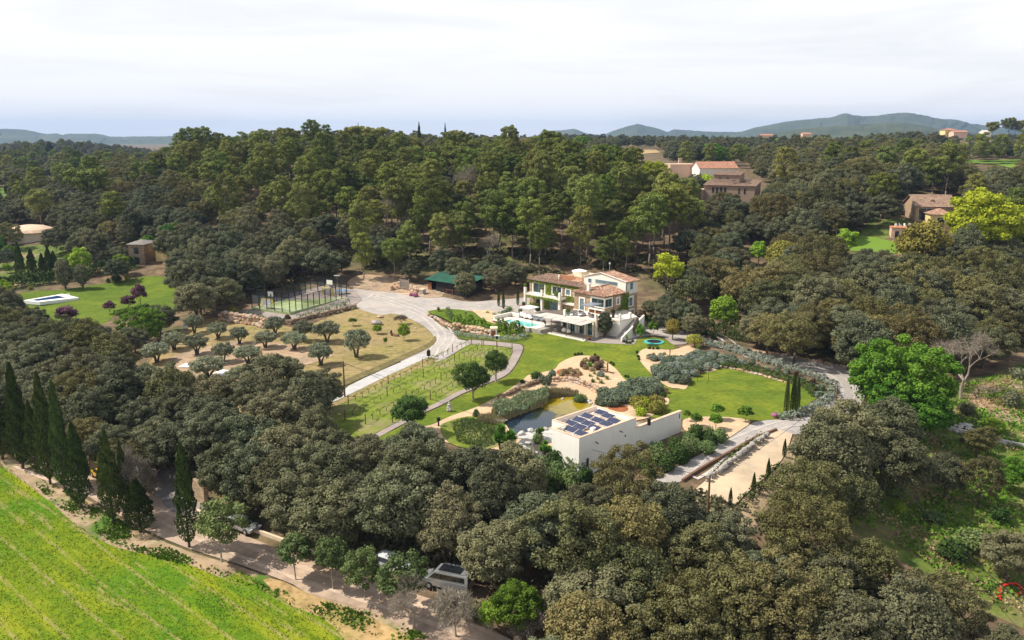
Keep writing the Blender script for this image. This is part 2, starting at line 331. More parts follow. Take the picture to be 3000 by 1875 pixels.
def field_mat():
    m, nt, b = nmat('young crop rows')
    a=gp(0,1498); c=gp(228,1676); ang=math.atan2(c.y-a.y,c.x-a.x)
    p = pos(nt); r = N(nt,'ShaderNodeVectorRotate'); r.rotation_type='Z_AXIS'; r.inputs['Angle'].default_value=-ang
    nt.links.new(p,r.inputs['Vector']); v=r.outputs[0]
    m1=N(nt,'ShaderNodeMapping'); m1.inputs['Scale'].default_value=(0.10,1.35,1); nt.links.new(v,m1.inputs[0])
    m2=N(nt,'ShaderNodeMapping'); m2.inputs['Scale'].default_value=(0.06,0.42,1); nt.links.new(v,m2.inputs[0])
    m3=N(nt,'ShaderNodeMapping'); m3.inputs['Scale'].default_value=(0.02,0.30,1); nt.links.new(v,m3.inputs[0])
    base = ramp(nt, noise(nt,p,1.3,8,0.7), [(0.25,(0.06,0.115,0.010)),(0.5,(0.140,0.205,0.012)),(0.75,(0.235,0.285,0.018))])
    big = mixc(nt, mrange(nt,noise(nt,p,0.12,4,0.6),0.42,0.60,0,.8), base, ramp(nt,noise(nt,p,1.3,8,0.7),[(0.3,(0.05,0.14,0.012)),(0.7,(0.11,0.24,0.012))]))
    yel = mixc(nt, mrange(nt,noise(nt,m2.outputs[0],1.0,5,0.6),0.49,0.64,0,.7), big, (0.29,0.31,0.02))
    row = mrange(nt,noise(nt,m1.outputs[0],1.0,6,0.65),0.56,0.66,0,.75)
    thin= mrange(nt,noise(nt,p,0.25,5,0.7),0.42,0.54)
    rr=nt.nodes.new('ShaderNodeMath'); rr.operation='MULTIPLY'; nt.links.new(row,rr.inputs[0]); nt.links.new(thin,rr.inputs[1])
    # tractor lines
    sx=nt.nodes.new('ShaderNodeSeparateXYZ'); nt.links.new(v,sx.inputs[0])
    wv=N(nt,'ShaderNodeTexWave',Scale=0.105,Distortion=0.8,Detail=3.0); wv.bands_direction='Y'
    wv.inputs['Detail Scale'].default_value=0.4
    nt.links.new(v,wv.inputs['Vector'])
    line=mrange(nt,wv.outputs['Fac'],0.95,.995,0,.7)
    l2=nt.nodes.new('ShaderNodeMath'); l2.operation='MULTIPLY'; nt.links.new(line,l2.inputs[0])
    nt.links.new(mrange(nt,noise(nt,p,0.5,6,0.7),0.36,0.52,0.0,0.9),l2.inputs[1])
    mxx=nt.nodes.new('ShaderNodeMath'); mxx.operation='MAXIMUM'; nt.links.new(rr.outputs[0],mxx.inputs[0]); nt.links.new(l2.outputs[0],mxx.inputs[1])
    soil=ramp(nt,noise(nt,p,2.5,4,0.6),[(0.3,(0.22,0.19,0.06)),(0.7,(0.42,0.34,0.16))])
    c2=mixc(nt,mxx.outputs[0],yel,soil)
    nt.links.new(c2,b.inputs['Base Color']); b.inputs['Roughness'].default_value=0.95; b.inputs['Specular IOR Level'].default_value=0.05
    bump(nt,b,noise(nt,p,2.2,7,0.7),0.9,0.25)
    return m
M['field'] = field_mat()

# ------------------------------------------------------------------ the ground as one sheet to the horizon
def lines(lo, hi, st, far_lo, far_hi, g):
    a=list(np.arange(lo,hi+1e-6,st)); s=st; x=hi
    while x<far_hi: s*=g; x+=s; a.append(x)
    s=st; x=lo
    while x>far_lo: s*=g; x-=s; a.insert(0,x)
    return np.array(a)
gx=lines(-140,140,1.6,-12500,12500,1.055); gy=lines(30,270,1.6,-60,11200,1.05)
XX,YY=np.meshgrid(gx,gy); ZZ=H(XX.ravel(),YY.ravel()).reshape(XX.shape)
# ---- heights are read back from this very sheet so that everything stands exactly on it
def H(x,y):
    x=np.asarray(x,dtype=float); y=np.asarray(y,dtype=float)
    i=np.clip(np.searchsorted(gx,x)-1,0,len(gx)-2); j=np.clip(np.searchsorted(gy,y)-1,0,len(gy)-2)
    fx=np.clip((x-gx[i])/(gx[i+1]-gx[i]),0,1); fy=np.clip((y-gy[j])/(gy[j+1]-gy[j]),0,1)
    return (ZZ[j,i]*(1-fx)+ZZ[j,i+1]*fx)*(1-fy)+(ZZ[j+1,i]*(1-fx)+ZZ[j+1,i+1]*fx)*fy
def build_ground():
    ny,nx=XX.shape
    v=np.stack([XX,YY,ZZ],-1).reshape(-1,3)
    idx=np.arange(nx*ny).reshape(ny,nx)
    f=np.stack([idx[:-1,:-1],idx[:-1,1:],idx[1:,1:],idx[1:,:-1]],-1).reshape(-1,4)
    me=bpy.data.meshes.new('ground'); me.vertices.add(len(v)); me.vertices.foreach_set('co',v.ravel())
    me.loops.add(len(f)*4); me.loops.foreach_set('vertex_index',f.ravel())
    me.polygons.add(len(f)); me.polygons.foreach_set('loop_start',np.arange(len(f))*4); me.polygons.foreach_set('loop_total',np.full(len(f),4))
    me.materials.append(M['floor']); me.update(); me.polygons.foreach_set('use_smooth',[True]*len(f))
    tag(link('ground',me),kind='structure')
build_ground()

def smooth_poly(pts, n=4):
    out=[]; L=len(pts)
    for i in range(L):
        p0,p1,p2,p3=[np.array(pts[(i+k-1)%L],float) for k in range(4)]
        for k in range(n):
            t=k/n; out.append(tuple(0.5*((2*p1)+(-p0+p2)*t+(2*p0-5*p1+4*p2-p3)*t*t+(-p0+3*p1-3*p2+p3)*t**3)))
    return out
def patch(name, poly, mat, off, smooth=4, kind='structure', label=None, cat=None, world=False, step=None, dz=None):
    if smooth: poly=smooth_poly(poly,smooth)
    P=[Vector((p[0],p[1],0)) if world else gp(*p) for p in poly]
    P=[(p.x,p.y) for p in P]
    R=sum(p[1] for p in P)/len(P); st=step or max(1.6,R/70)
    if step is None:
        xs=[p[0] for p in P]; ys=[p[1] for p in P]; st=max(st, math.sqrt((max(xs)-min(xs))*(max(ys)-min(ys))/9000))
    # extra points on long edges
    Q=[]
    for a,b in zip(P,P[1:]+P[:1]):
        d=math.dist(a,b); k=max(1,int(d/st))
        Q += [(a[0]+(b[0]-a[0])*i/k,a[1]+(b[1]-a[1])*i/k) for i in range(k)]
    vs=[Vector(q) for q in Q]; edges=[(i,(i+1)%len(Q)) for i in range(len(Q))]
    x0,x1=min(q[0] for q in Q),max(q[0] for q in Q); y0,y1=min(q[1] for q in Q),max(q[1] for q in Q)
    for x in np.arange(x0,x1,st):
        for y in np.arange(y0,y1,st):
            if inpoly(x,y,Q): vs.append(Vector((x,y)))
    v2,e2,f2,_,_,_=delaunay_2d_cdt(vs,edges,[list(range(len(Q)))],1,1e-5)
    xy=np.array([(v.x,v.y) for v in v2]); z=H(xy[:,0],xy[:,1])+off
    if dz is not None: z = z+dz(xy[:,0],xy[:,1])
    fs=[]
    for f in f2:
        a,b,c=[xy[i] for i in f[:3]]
        ar=(b[0]-a[0])*(c[1]-a[1])-(c[0]-a[0])*(b[1]-a[1])
        fs.append(tuple(f) if ar>0 else tuple(f)[::-1])
    me=raw_mesh(name,[(p[0],p[1],q) for p,q in zip(xy,z)],fs,mat,True)
    o=link(name,me); tag(o,label,cat,kind=kind); return o

GR=patch('gravel_drive',[(1030,848),(1145,856),(1185,848),(1215,866),(1290,870),(1370,884),(1450,880),(1560,872),(1640,885),(1650,925),(1560,935),(1500,930),(1462,918),(1400,912),(1335,910),(1290,910),(1253,920),(1262,935),(1290,953),(1322,972),(1336,985),(1345,995),(1385,1004),(1355,1020),(1310,1048),(1280,1062),(1255,1046),(1228,1042),(1180,1062),(1180,1050),(1242,1020),(1268,1004),(1272,988),(1250,963),(1215,941),(1158,920),(1114,923),(1080,915),(1052,905),(1040,890),(1028,880)],M['gravel'],0.05)
patch('access_road',[(1840,905),(1900,945),(1955,962),(2021,975),(2062,995),(2105,1010),(2193,1033),(2307,1044),(2411,1064),(2490,1080),(2530,1120),(2530,1170),(2480,1230),(2400,1265),(2318,1273),(2275,1260),(2214,1283),(2057,1373),(1986,1416),(1900,1470),(1860,1450),(1971,1376),(2014,1353),(2132,1285),(2200,1243),(2225,1235),(2271,1230),(2328,1233),(2378,1205),(2443,1162),(2446,1131),(2378,1098),(2236,1055),(2057,1005),(1960,985),(1900,975),(1850,960),(1800,925)],M['gravel'],0.05)
patch('concrete_ramp',[(1228,1040),(1257,1042),(1254,1048),(1131,1104),(1011,1164),(967,1183),(900,1215),(880,1205),(986,1160),(1022,1132),(1104,1092),(1180,1060)],M['concrete'],0.09,smooth=2)
patch('garden_path',[(1372,999),(1388,997),(1500,1007),(1526,1012),(1532,1022),(1526,1040),(1510,1070),(1490,1095),(1465,1110),(1435,1122),(1355,1155),(1300,1185),(1250,1208),(1160,1255),(1100,1287),(1080,1283),(1105,1270),(1200,1220),(1253,1194),(1330,1155),(1345,1148),(1420,1112),(1460,1092),(1480,1075),(1496,1048),(1502,1030),(1495,1020),(1440,1013),(1376,1009)],M['pathm'],0.10,smooth=3)
patch('vineyard_ground',[(1376,1010),(1440,1014),(1495,1021),(1500,1032),(1494,1048),(1478,1075),(1456,1092),(1418,1112),(1343,1148),(1328,1155),(1250,1194),(1198,1220),(1100,1270),(1050,1300),(960,1260),(900,1235),(960,1205),(1050,1163),(1150,1112),(1262,1066),(1310,1050),(1355,1022)],M['vine_ground'],0.06,smooth=2)
patch('villa_lawn',[(1337,980),(1360,994),(1388,995),(1500,1005),(1530,1010),(1537,1022),(1530,1040),(1513,1072),(1493,1097),(1467,1113),(1435,1126),(1355,1158),(1300,1188),(1250,1211),(1160,1258),(1095,1292),(1180,1300),(1262,1246),(1320,1222),(1396,1194),(1475,1153),(1535,1111),(1552,1099),(1600,1090),(1625,1083),(1640,1065),(1670,1050),(1703,1043),(1753,1049),(1803,1081),(1836,1117),(1886,1124),(1930,1146),(1961,1174),(1940,1200),(1900,1222),(2000,1232),(2057,1224),(2121,1224),(2200,1234),(2271,1228),(2330,1215),(2378,1180),(2390,1155),(2300,1115),(2200,1090),(2103,1080),(2040,1090),(1996,1138),(1957,1135),(1914,1103),(1871,1053),(1876,1030),(1905,1020),(1968,1026),(1975,1012),(1950,996),(1923,990),(1882,988),(1864,992),(1859,1008),(1823,1008),(1745,1006),(1720,1001),(1559,967),(1545,955),(1480,945),(1440,955),(1440,975),(1380,975),(1350,965)],M['lawn'],0.07,smooth=3)
patch('island_lawn',[(1252,918),(1300,910),(1349,912),(1379,918),(1395,924),(1412,939),(1445,949),(1480,957),(1460,975),(1400,975),(1340,960),(1324,950),(1283,930)],M['lawn2'],0.09,smooth=3,dz=lambda x,y: 0.3+0*x)
patch('sand_garden',[(1382,913),(1410,914),(1448,917),(1475,922),(1500,930),(1480,945),(1455,953),(1440,951),(1412,939),(1396,925)],M['sand'],0.42,smooth=2)
patch('sand_bed',[(1200,1262),(1262,1247),(1320,1221),(1396,1194),(1475,1153),(1535,1111),(1552,1099),(1600,1090),(1625,1083),(1640,1065),(1670,1050),(1703,1043),(1753,1049),(1803,1081),(1836,1117),(1886,1124),(1930,1146),(1961,1174),(1940,1200),(1900,1225),(1860,1235),(1800,1260),(1740,1300),(1650,1330),(1500,1325),(1400,1310),(1260,1290)],M['sand'],0.10,smooth=3)
patch('sand_bed',[(1876,1030),(1905,1021),(1968,1027),(2010,1015),(2040,1020),(2060,1050),(2100,1085),(2040,1098),(2010,1140),(1990,1140),(1957,1135),(1914,1103),(1871,1053)],M['sand'],0.12,smooth=3)
patch('sand_apron',[(1720,1001),(1745,1006),(1823,1010),(1859,1010),(1866,994),(1882,988),(1930,986),(1955,998),(1975,1012),(2020,1005),(1960,985),(1870,978),(1760,980),(1735,992)],M['pathm'],0.12,smooth=2)
patch('orchard_sand',[(2000,1234),(2040,1224),(2130,1224),(2200,1236),(2170,1262),(2132,1287),(2110,1296),(2060,1275),(2010,1270)],M['sand'],0.13,smooth=2)
patch('parking_ground',[(2279,1259),(2322,1272),(2310,1310),(2290,1350),(2236,1408),(2153,1483),(2110,1530),(2020,1490),(2036,1437),(2093,1391),(2236,1281)],M['sandpark'],0.12,smooth=0)
patch('scrub_slope',[(2325,1285),(2330,1340),(2310,1420),(2260,1480),(2200,1560),(2100,1540),(2153,1485),(2236,1410),(2292,1352)],M['scrubslope'],0.08,smooth=2)
patch('mulch_bed',[(1632,1088),(1655,1082),(1690,1084),(1706,1096),(1700,1104),(1660,1106),(1635,1100)],M['mulch'],0.14,smooth=3)
patch('mulch_bed',[(1780,1192),(1810,1186),(1840,1198),(1828,1208),(1790,1205)],M['mulch'],0.15,smooth=3)
patch('orchard_meadow',[(1052,905),(1080,915),(1114,923),(1158,920),(1215,941),(1248,963),(1272,988),(1268,1004),(1240,1022),(1180,1050),(1100,1085),(1010,1125),(940,1150),(850,1180),(700,1230),(560,1260),(440,1180),(420,1090),(480,1020),(540,960),(640,930),(860,960),(960,930)],M['dry'],0.04,smooth=2)
patch('grassy_bank',[(1275,985),(1270,1012),(1180,1056),(1100,1092),(1010,1132),(975,1155),(930,1180),(900,1175),(1000,1118),(1100,1076),(1180,1040),(1240,1014),(1262,1000)],M['bank'],0.10,smooth=3)
patch('orchard_soil',[(560,1030),(640,1010),(700,1000),(860,1010),(940,1020),(980,1040),(900,1070),(780,1110),(640,1130),(560,1100),(480,1060)],M['dirt'],0.08,smooth=3)
patch('ramp_verge',[(1262,1045),(1285,1055),(1262,1066),(1150,1112),(1050,1163),(960,1205),(920,1222),(905,1216),(968,1184),(1011,1165),(1131,1104),(1254,1048)],M['dry'],0.07,smooth=0)
patch('neighbour_lawn',[(60,860),(174,850),(280,834),(373,822),(420,810),(497,815),(540,870),(520,905),(472,905),(420,905),(336,925),(300,950),(180,950),(120,930),(60,910)],M['lawn2'],0.05,smooth=2)
patch('neighbour_garden',[(-60,720),(200,715),(420,745),(400,790),(240,812),(0,842),(-60,845)],M['meadow'],.05,smooth=0)
patch('field',[(-300,1300),(-60,1330),(0,1365),(60,1402),(150,1470),(230,1540),(342,1600),(540,1645),(650,1688),(700,1668),(768,1710),(860,1771),(947,1802),(1023,1870),(1100,1960),(-500,1960)],M['field'],0.06,smooth=2)
patch('straw_strip',[(770,1700),(830,1705),(900,1740),(1060,1800),(1200,1870),(1300,1960),(1050,1960),(1010,1875),(940,1810),(850,1775)],M['straw'],0.08,smooth=2)
patch('road_verge',[(0,1355),(80,1330),(200,1430),(300,1490),(420,1560),(560,1620),(700,1660),(860,1720),(1080,1790),(1280,1870),(1300,1960),(1180,1960),(1050,1830),(880,1760),(770,1712),(700,1675),(650,1695),(540,1650),(342,1606),(230,1546),(150,1474),(60,1406)],M['verge'],0.07,smooth=2)
patch('dirt_road',[(60,1310),(160,1370),(300,1405),(420,1440),(560,1500),(740,1580),(900,1640),(1060,1690),(1240,1750),(1380,1800),(1480,1875),(1540,1960),(1360,1960),(1280,1880),(1180,1840),(1080,1790),(900,1740),(860,1715),(700,1655),(560,1612),(420,1552),(300,1482),(200,1420),(80,1350)],M['road'],0.10,smooth=2)
patch('driveway_apron',[(440,1440),(420,1400),(470,1370),(560,1370),(600,1410),(615,1480),(590,1520),(500,1500)],M['asphalt'],0.12,smooth=0)
patch('wild_meadow',[(2330,1540),(2320,1440),(2350,1340),(2460,1270),(2560,1230),(2600,1180),(2700,1130),(2900,1100),(3100,1050),(3300,1200),(3300,1700),(3150,1875),(2900,1800),(2700,1680),(2550,1600)],M['meadow'],0.05,smooth=2)
patch('farm_track',[(2835,1172),(2870,1135),(2940,1120),(3020,1115),(3020,1135),(2950,1142),(2910,1155),(2900,1180),(2940,1200),(3000,1228),(3060,1250),(3060,1270),(2980,1245),(2900,1215)],M['dirt'],0.09,smooth=2)
patch('far_field',[(2800,480),(2820,470),(3050,468),(3050,502),(2985,498),(2900,480)],M['farfield'],0.3,smooth=0)
patch('far_field',[(-60,556),(22,548),(30,585),(-60,600)],M['farfield'],0.3,smooth=0)
patch('far_field',[(1820,452),(1870,440),(1920,438),(1935,448),(1880,452)],M['fartan'],0.3,smooth=0)
patch('far_field',[(2930,376),(3040,374),(3040,380),(2930,382)],M['fartan'],1.0,smooth=0)
patch('far_field',[(2510,690),(2640,715),(2680,745),(2560,738),(2440,730)],M['farfield'],0.1,smooth=2)
patch('far_field',[(2560,640),(2700,655),(2700,690),(2600,700),(2520,700)],M['meadow'],0.1,smooth=2)
patch('far_field',[(2370,685),(2440,685),(2470,700),(2380,705)],M['farfield'],0.1,smooth=0)
patch('cleared_slope',[(1030,815),(1080,805),(1160,815),(1215,830),(1290,855),(1290,872),(1215,870),(1145,855),(1025,842)],M['dirt'],0.10,smooth=2)
# ------------------------------------------------------------------ foliage builders
M['oak_leaf'] = leafmat('holm oak leaves',(0.046,0.054,0.027),(0.180,0.188,0.106),(0.190,0.178,0.090))
M['oak_leaf_brown'] = leafmat('brownish oak leaves',(0.055,0.056,0.024),(0.205,0.200,0.085),(0.230,0.190,0.075))
M['pine_leaf'] = leafmat('pine needles',(0.060,0.082,0.016),(0.235,0.265,0.052),(0.240,0.235,0.065),trans=0.12)
M['stone_pine_leaf'] = leafmat('garden pine needles',(0.045,0.080,0.016),(0.130,0.185,0.042))
M['olive_leaf'] = leafmat('olive leaves',(0.130,0.145,0.085),(0.300,0.315,0.205))
M['cypress_leaf'] = leafmat('cypress leaves',(0.032,0.052,0.014),(0.110,0.140,0.038))
M['green_leaf'] = leafmat('fresh green leaves',(0.060,0.130,0.012),(0.170,0.270,0.028))
M['road_leaf'] = leafmat('glossy green leaves',(0.060,0.085,0.025),(0.180,0.220,0.075),rough=0.5)
M['lime_leaf'] = leafmat('lime yellow leaves',(0.26,0.30,0.020),(0.46,0.50,0.035),trans=0.3)
M['limegreen_leaf'] = leafmat('spring green leaves',(0.17,0.26,0.025),(0.33,0.42,0.045),trans=0.3)
M['gold_leaf'] = leafmat('golden brown leaves',(0.16,0.14,0.030),(0.36,0.30,0.070))
M['plum_leaf'] = leafmat('purple plum leaves',(0.06,0.022,0.045),(0.19,0.095,0.135))
M['silver_leaf'] = leafmat('silver lavender leaves',(0.15,0.185,0.135),(0.33,0.37,0.30))
M['rosemary_leaf'] = leafmat('dark rosemary leaves',(0.08,0.105,0.062),(0.200,0.235,0.155))
M['hedge_leaf'] = leafmat('clipped hedge leaves',(0.030,0.055,0.012),(0.085,0.125,0.028))
M['shrub_leaf'] = leafmat('light shrub leaves',(0.08,0.12,0.035),(0.20,0.26,0.095))
M['reed_leaf'] = leafmat('reed blades',(0.24,0.20,0.10),(0.44,0.38,0.21))
M['reedgreen_leaf'] = leafmat('green reed tops',(0.11,0.16,0.085),(0.24,0.31,0.18))
M['yucca_leaf'] = leafmat('yucca blades',(0.07,0.14,0.018),(0.24,0.36,0.05),rough=0.5)
M['agave_leaf'] = leafmat('agave blades',(0.13,0.17,0.05),(0.30,0.34,0.11),rough=0.5)
M['straw_leaf'] = leafmat('straw ornamental grass',(0.22,0.15,0.08),(0.40,0.29,0.17))
M['burgundy_leaf'] = leafmat('burgundy leaves',(0.07,0.035,0.03),(0.17,0.10,0.08))
M['bare_twig'] = leafmat('bare grey twigs',(0.17,0.14,0.11),(0.33,0.28,0.23))
M['pink_leaf'] = leafmat('pink blossom',(0.42,0.10,0.26),(0.60,0.28,0.45))
M['bark'] = surf('grey brown bark',[(0.3,(0.06,0.045,0.035)),(0.7,(0.15,0.12,0.095))],4,0.95,bmp=0.5)
M['pine_bark'] = surf('pale pine bark',[(0.3,(0.14,0.11,0.09)),(0.7,(0.30,0.25,0.21))],4,0.95,bmp=0.5)
M['pale_bark'] = surf('bleached bark',[(0.3,(0.26,0.21,0.16)),(0.7,(0.42,0.36,0.29))],4,0.95)

class LC:
    """leaf cloud: thousands of small leaf faces"""
    def __init__(s, seed): s.rng=np.random.default_rng(seed); s.P=[]; s.T=[]
    def leaves(s, p, nrm, size, tint, aspect=1.5, axis=None):
        n=len(p); r=s.rng
        nrm=nrm/np.maximum(np.linalg.norm(nrm,axis=1,keepdims=True),1e-6)
        a=np.cross(nrm, r.normal(size=(n,3))) if axis is None else axis
        a=a/np.maximum(np.linalg.norm(a,axis=1,keepdims=True),1e-6); b=np.cross(nrm,a)
        b=b/np.maximum(np.linalg.norm(b,axis=1,keepdims=True),1e-6)
        sz=(size*r.uniform(0.65,1.35,n))[:,None]
        a=a*sz*0.5*aspect; b=b*sz*0.5
        q=np.stack([p-a,p-b*1.0,p+a,p+b*1.0],1)      # a lozenge
        s.P.append(q); s.T.append(np.clip(tint,0,1))
    def clump(s, c, rad, n, size, base=0.5, shell=0.33, rnd=0.75, lower=1.0, aspect=1.5, up=0.25):
        r=s.rng; d=r.normal(size=(int(n*1.3),3)); d/=np.linalg.norm(d,axis=1,keepdims=True)
        keep=(d[:,2]>-0.25)|(r.random(len(d))<lower*0.5); d=d[keep][:n]; n=len(d)
        k=(1-shell*r.random(n)**1.6)[:,None]*(1+0.10*r.normal(size=(n,1)))
        p=np.array(c)+d*k*np.array(rad)
        nrm=d/np.array(rad)*min(rad)+rnd*r.normal(size=(n,3))*0.6; nrm[:,2]+=up
        s.leaves(p,nrm,size,base+0.20*r.normal(size=n),aspect)
    def mesh(s, name, mat):
        q=np.concatenate(s.P); t=np.concatenate(s.T); n=len(q)
        me=bpy.data.meshes.new(name); me.vertices.add(n*4); me.vertices.foreach_set('co',q.reshape(-1).astype('f'))
        me.loops.add(n*4); me.loops.foreach_set('vertex_index',np.arange(n*4,dtype='i'))
        me.polygons.add(n); me.polygons.foreach_set('loop_start',np.arange(n,dtype='i')*4); me.polygons.foreach_set('loop_total',np.full(n,4,'i'))
        at=me.attributes.new('tint','FLOAT','FACE'); at.data.foreach_set('value',t.astype('f'))
        if mat is not None: me.materials.append(mat)
        me.update(); return me

def trunk_mb(mb, rng, base, h, r, lean=0.1, limbs=5, spread=2.5, start=0.45, targets=None, n=7):
    p=Vector(base); pts=[p.copy()]; k=4
    for i in range(k):
        p=p+Vector((rng.uniform(-lean,lean)*h/k,rng.uniform(-lean,lean)*h/k,h/k)); pts.append(p.copy())
    for i in range(k): mb.cyl(pts[i],pts[i+1],r*(1-0.18*i),r*(1-0.18*(i+1)),n,True)
    for j in range(limbs):
        f=start+(1-start)*j/max(1,limbs-1)*0.95; q=pts[0].lerp(pts[-1],f) if False else pts[min(k-1,int(f*k))].lerp(pts[min(k,int(f*k)+1)],f*k-int(f*k))
        a=rng.uniform(0,6.28)+j*2.4
        if targets: t=Vector(targets[(j*3)%len(targets)])
        else: t=q+Vector((math.cos(a)*spread,math.sin(a)*spread,spread*rng.uniform(.5,1.1)))
        m=q.lerp(t,.5)+Vector((rng.uniform(-.3,.3),rng.uniform(-.3,.3),-0.10*(t-q).length))
        mb.cyl(q,m,r*0.42,r*0.28,5,True); mb.cyl(m,t,r*0.28,r*0.10,5,True)
    return pts

KINDS={}   # kind -> list of (crown mesh, trunk mesh, width, height, crown centre height)
def add_kind(k, crown, trunk, w, h, hc): KINDS.setdefault(k,[]).append((crown,trunk,w,h,hc))

def dome_clumps(rng, R, zc, rz, n, rlo, rhi, flat=0.8, bottom=-0.35):
    out=[]
    for i in range(n*30):
        if len(out)>=n: break
        d=Vector((rng.gauss(0,1),rng.gauss(0,1),rng.gauss(0,1))).normalized()
        if d.z<bottom: continue
        cr=rng.uniform(rlo,rhi); k=rng.uniform(.72,1.0)
        c=Vector((d.x*(R-cr)*k,d.y*(R-cr)*k,zc+d.z*(rz-cr*flat)*k))
        if all((c-o[0]).length>0.62*(cr+o[1]) for o in out) or i>n*18: out.append((c,cr))
    return out
def make_round(kind, seed, mat, bark, h=8, w=8.5, n=30, leaf=0.24, per=260, clear=1.3, rlo=1.0,rhi=1.6, flat=.8, trunk_r=.28, limbs=6, nofill=False, rnd=.75, aspect=1.5, shell=.33, rough=.08):
    rng=random.Random(seed); lc=LC(seed); R=w/2; zc=clear+(h-clear)*0.48; rz=(h-clear)*0.54
    cl=dome_clumps(rng,R,zc,rz,n,rlo,rhi,flat,-0.5)
    # lopsided outline: a few boughs reach out, others stay back
    lobes=[(rng.uniform(0,6.28),rng.uniform(-.2,.9),rng.uniform(-1.2,1.6)) for _ in range(7)]
    def stretch(c):
        a=math.atan2(c.y,c.x); e=(c.z-zc)/rz; k=1+rough*sum(w_*math.exp(-((math.cos(a-l)-1)**2*3+(e-t)**2*2.5)) for l,t,w_ in lobes)
        return Vector((c.x*k,c.y*k,zc+(c.z-zc)*k))
    cl=[(stretch(c),r_) for c,r_ in cl]
    for c,cr in cl:
        lc.clump(c,(cr*1.05,cr*1.05,cr*flat),per,leaf,base=rng.uniform(.25,.75),rnd=rnd,aspect=aspect,shell=shell)
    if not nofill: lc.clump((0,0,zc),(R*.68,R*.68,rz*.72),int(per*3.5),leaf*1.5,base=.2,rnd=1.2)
    mb=MB(); trunk_mb(mb,rng,(0,0,-0.6),clear+ (h-clear)*.5+.6,trunk_r,0.08,limbs,targets=[c for c,_ in cl],start=.35)
    me=raw_mesh('trunk',mb.v,mb.f,bark,True)
    add_kind(kind,lc.mesh('crown',mat),me,w,h,zc)
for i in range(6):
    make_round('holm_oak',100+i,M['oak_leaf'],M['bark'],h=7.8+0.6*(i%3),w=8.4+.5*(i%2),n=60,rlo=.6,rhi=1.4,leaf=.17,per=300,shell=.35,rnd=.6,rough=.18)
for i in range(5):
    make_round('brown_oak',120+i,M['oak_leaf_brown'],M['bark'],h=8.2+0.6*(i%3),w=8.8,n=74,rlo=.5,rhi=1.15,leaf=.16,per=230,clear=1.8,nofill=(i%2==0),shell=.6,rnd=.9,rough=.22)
def make_pine(kind, seed, h=13, w=8, base=.42, n=22, per=300, leaf=.26, rr=(1.05,1.6), mat='pine_leaf', umbrella=False, lean=.06):
    rng=random.Random(seed); lc=LC(seed); R=w/2; z0=h*base; zc=(z0+h)/2; rz=(h-z0)/2
    cl=[]
    for i in range(n*40):
        if len(cl)>=n: break
        t=rng.random(); z=z0+(h-z0)*t
        prof=(math.sqrt(max(0,1-((t-.45)/.62)**2)) if not umbrella else (0.55+.45*math.sin(t*2.6)))
        a=rng.uniform(0,6.283); rad=R*prof*rng.uniform(.45,1.0); cr=rng.uniform(*rr)*(1.15-.35*t)
        c=Vector((max(0,rad-cr*.6)*math.cos(a),max(0,rad-cr*.6)*math.sin(a),z-cr*.4))
        if all((c-o[0]).length>0.72*(cr+o[1])*.9 for o in cl): cl.append((c,cr))
    for c,cr in cl: lc.clump(c,(cr,cr,cr*.72),per,leaf,base=rng.uniform(.3,.8),rnd=.8,lower=.6,aspect=1.8,up=.45)
    mb=MB(); trunk_mb(mb,rng,(0,0,-.8),h*.86+.8,.20,lean,9,targets=[c for c,_ in sorted(cl,key=lambda q:q[0].z)],start=base*.85)
    add_kind(kind,lc.mesh('crown',M[mat]),raw_mesh('trunk',mb.v,mb.f,M['pine_bark'],True),w,h,zc)
for i in range(7): make_pine('pine_tree',200+i,h=12.5+1.2*(i%4),w=6.9+.8*(i%3),base=[.42,.52,.38,.58][i%4],n=44+3*(i%3),per=200,rr=(.7,1.25),leaf=.2)
for i in range(2): make_pine('umbrella_pine',220+i,h=11,w=11,base=.58,n=34,rr=(1.0,1.5),umbrella=True)
def make_olive(seed):
    rng=random.Random(seed); lc=LC(seed); w=5.6; h=5.0
    cl=dome_clumps(rng,w/2,3.0,1.95,30,.5,1.05,.85,-.75)
    for c,cr in cl: lc.clump(c,(cr,cr,cr*.85),170,.14,base=rng.uniform(.3,.7),rnd=1.0,shell=.7,aspect=2.4)
    mb=MB()
    for k in range(3):
        a=k*2.1+rng.uniform(0,1); e=Vector((math.cos(a)*1.1,math.sin(a)*1.1,2.6)); m=Vector((math.cos(a)*.35,math.sin(a)*.35,1.2))
        mb.cyl((math.cos(a)*.08,math.sin(a)*.08,-.4),m,.24,.17,7); mb.cyl(m,e,.17,.09,6)
        for j in range(3): mb.cyl(e,cl[(k*4+j*2)%len(cl)][0],.08,.02,4)
    add_kind('olive_tree',lc.mesh('crown',M['olive_leaf']),raw_mesh('trunk',mb.v,mb.f,M['bark'],True),w,h,3.2)
for i in range(5): make_olive(300+i)
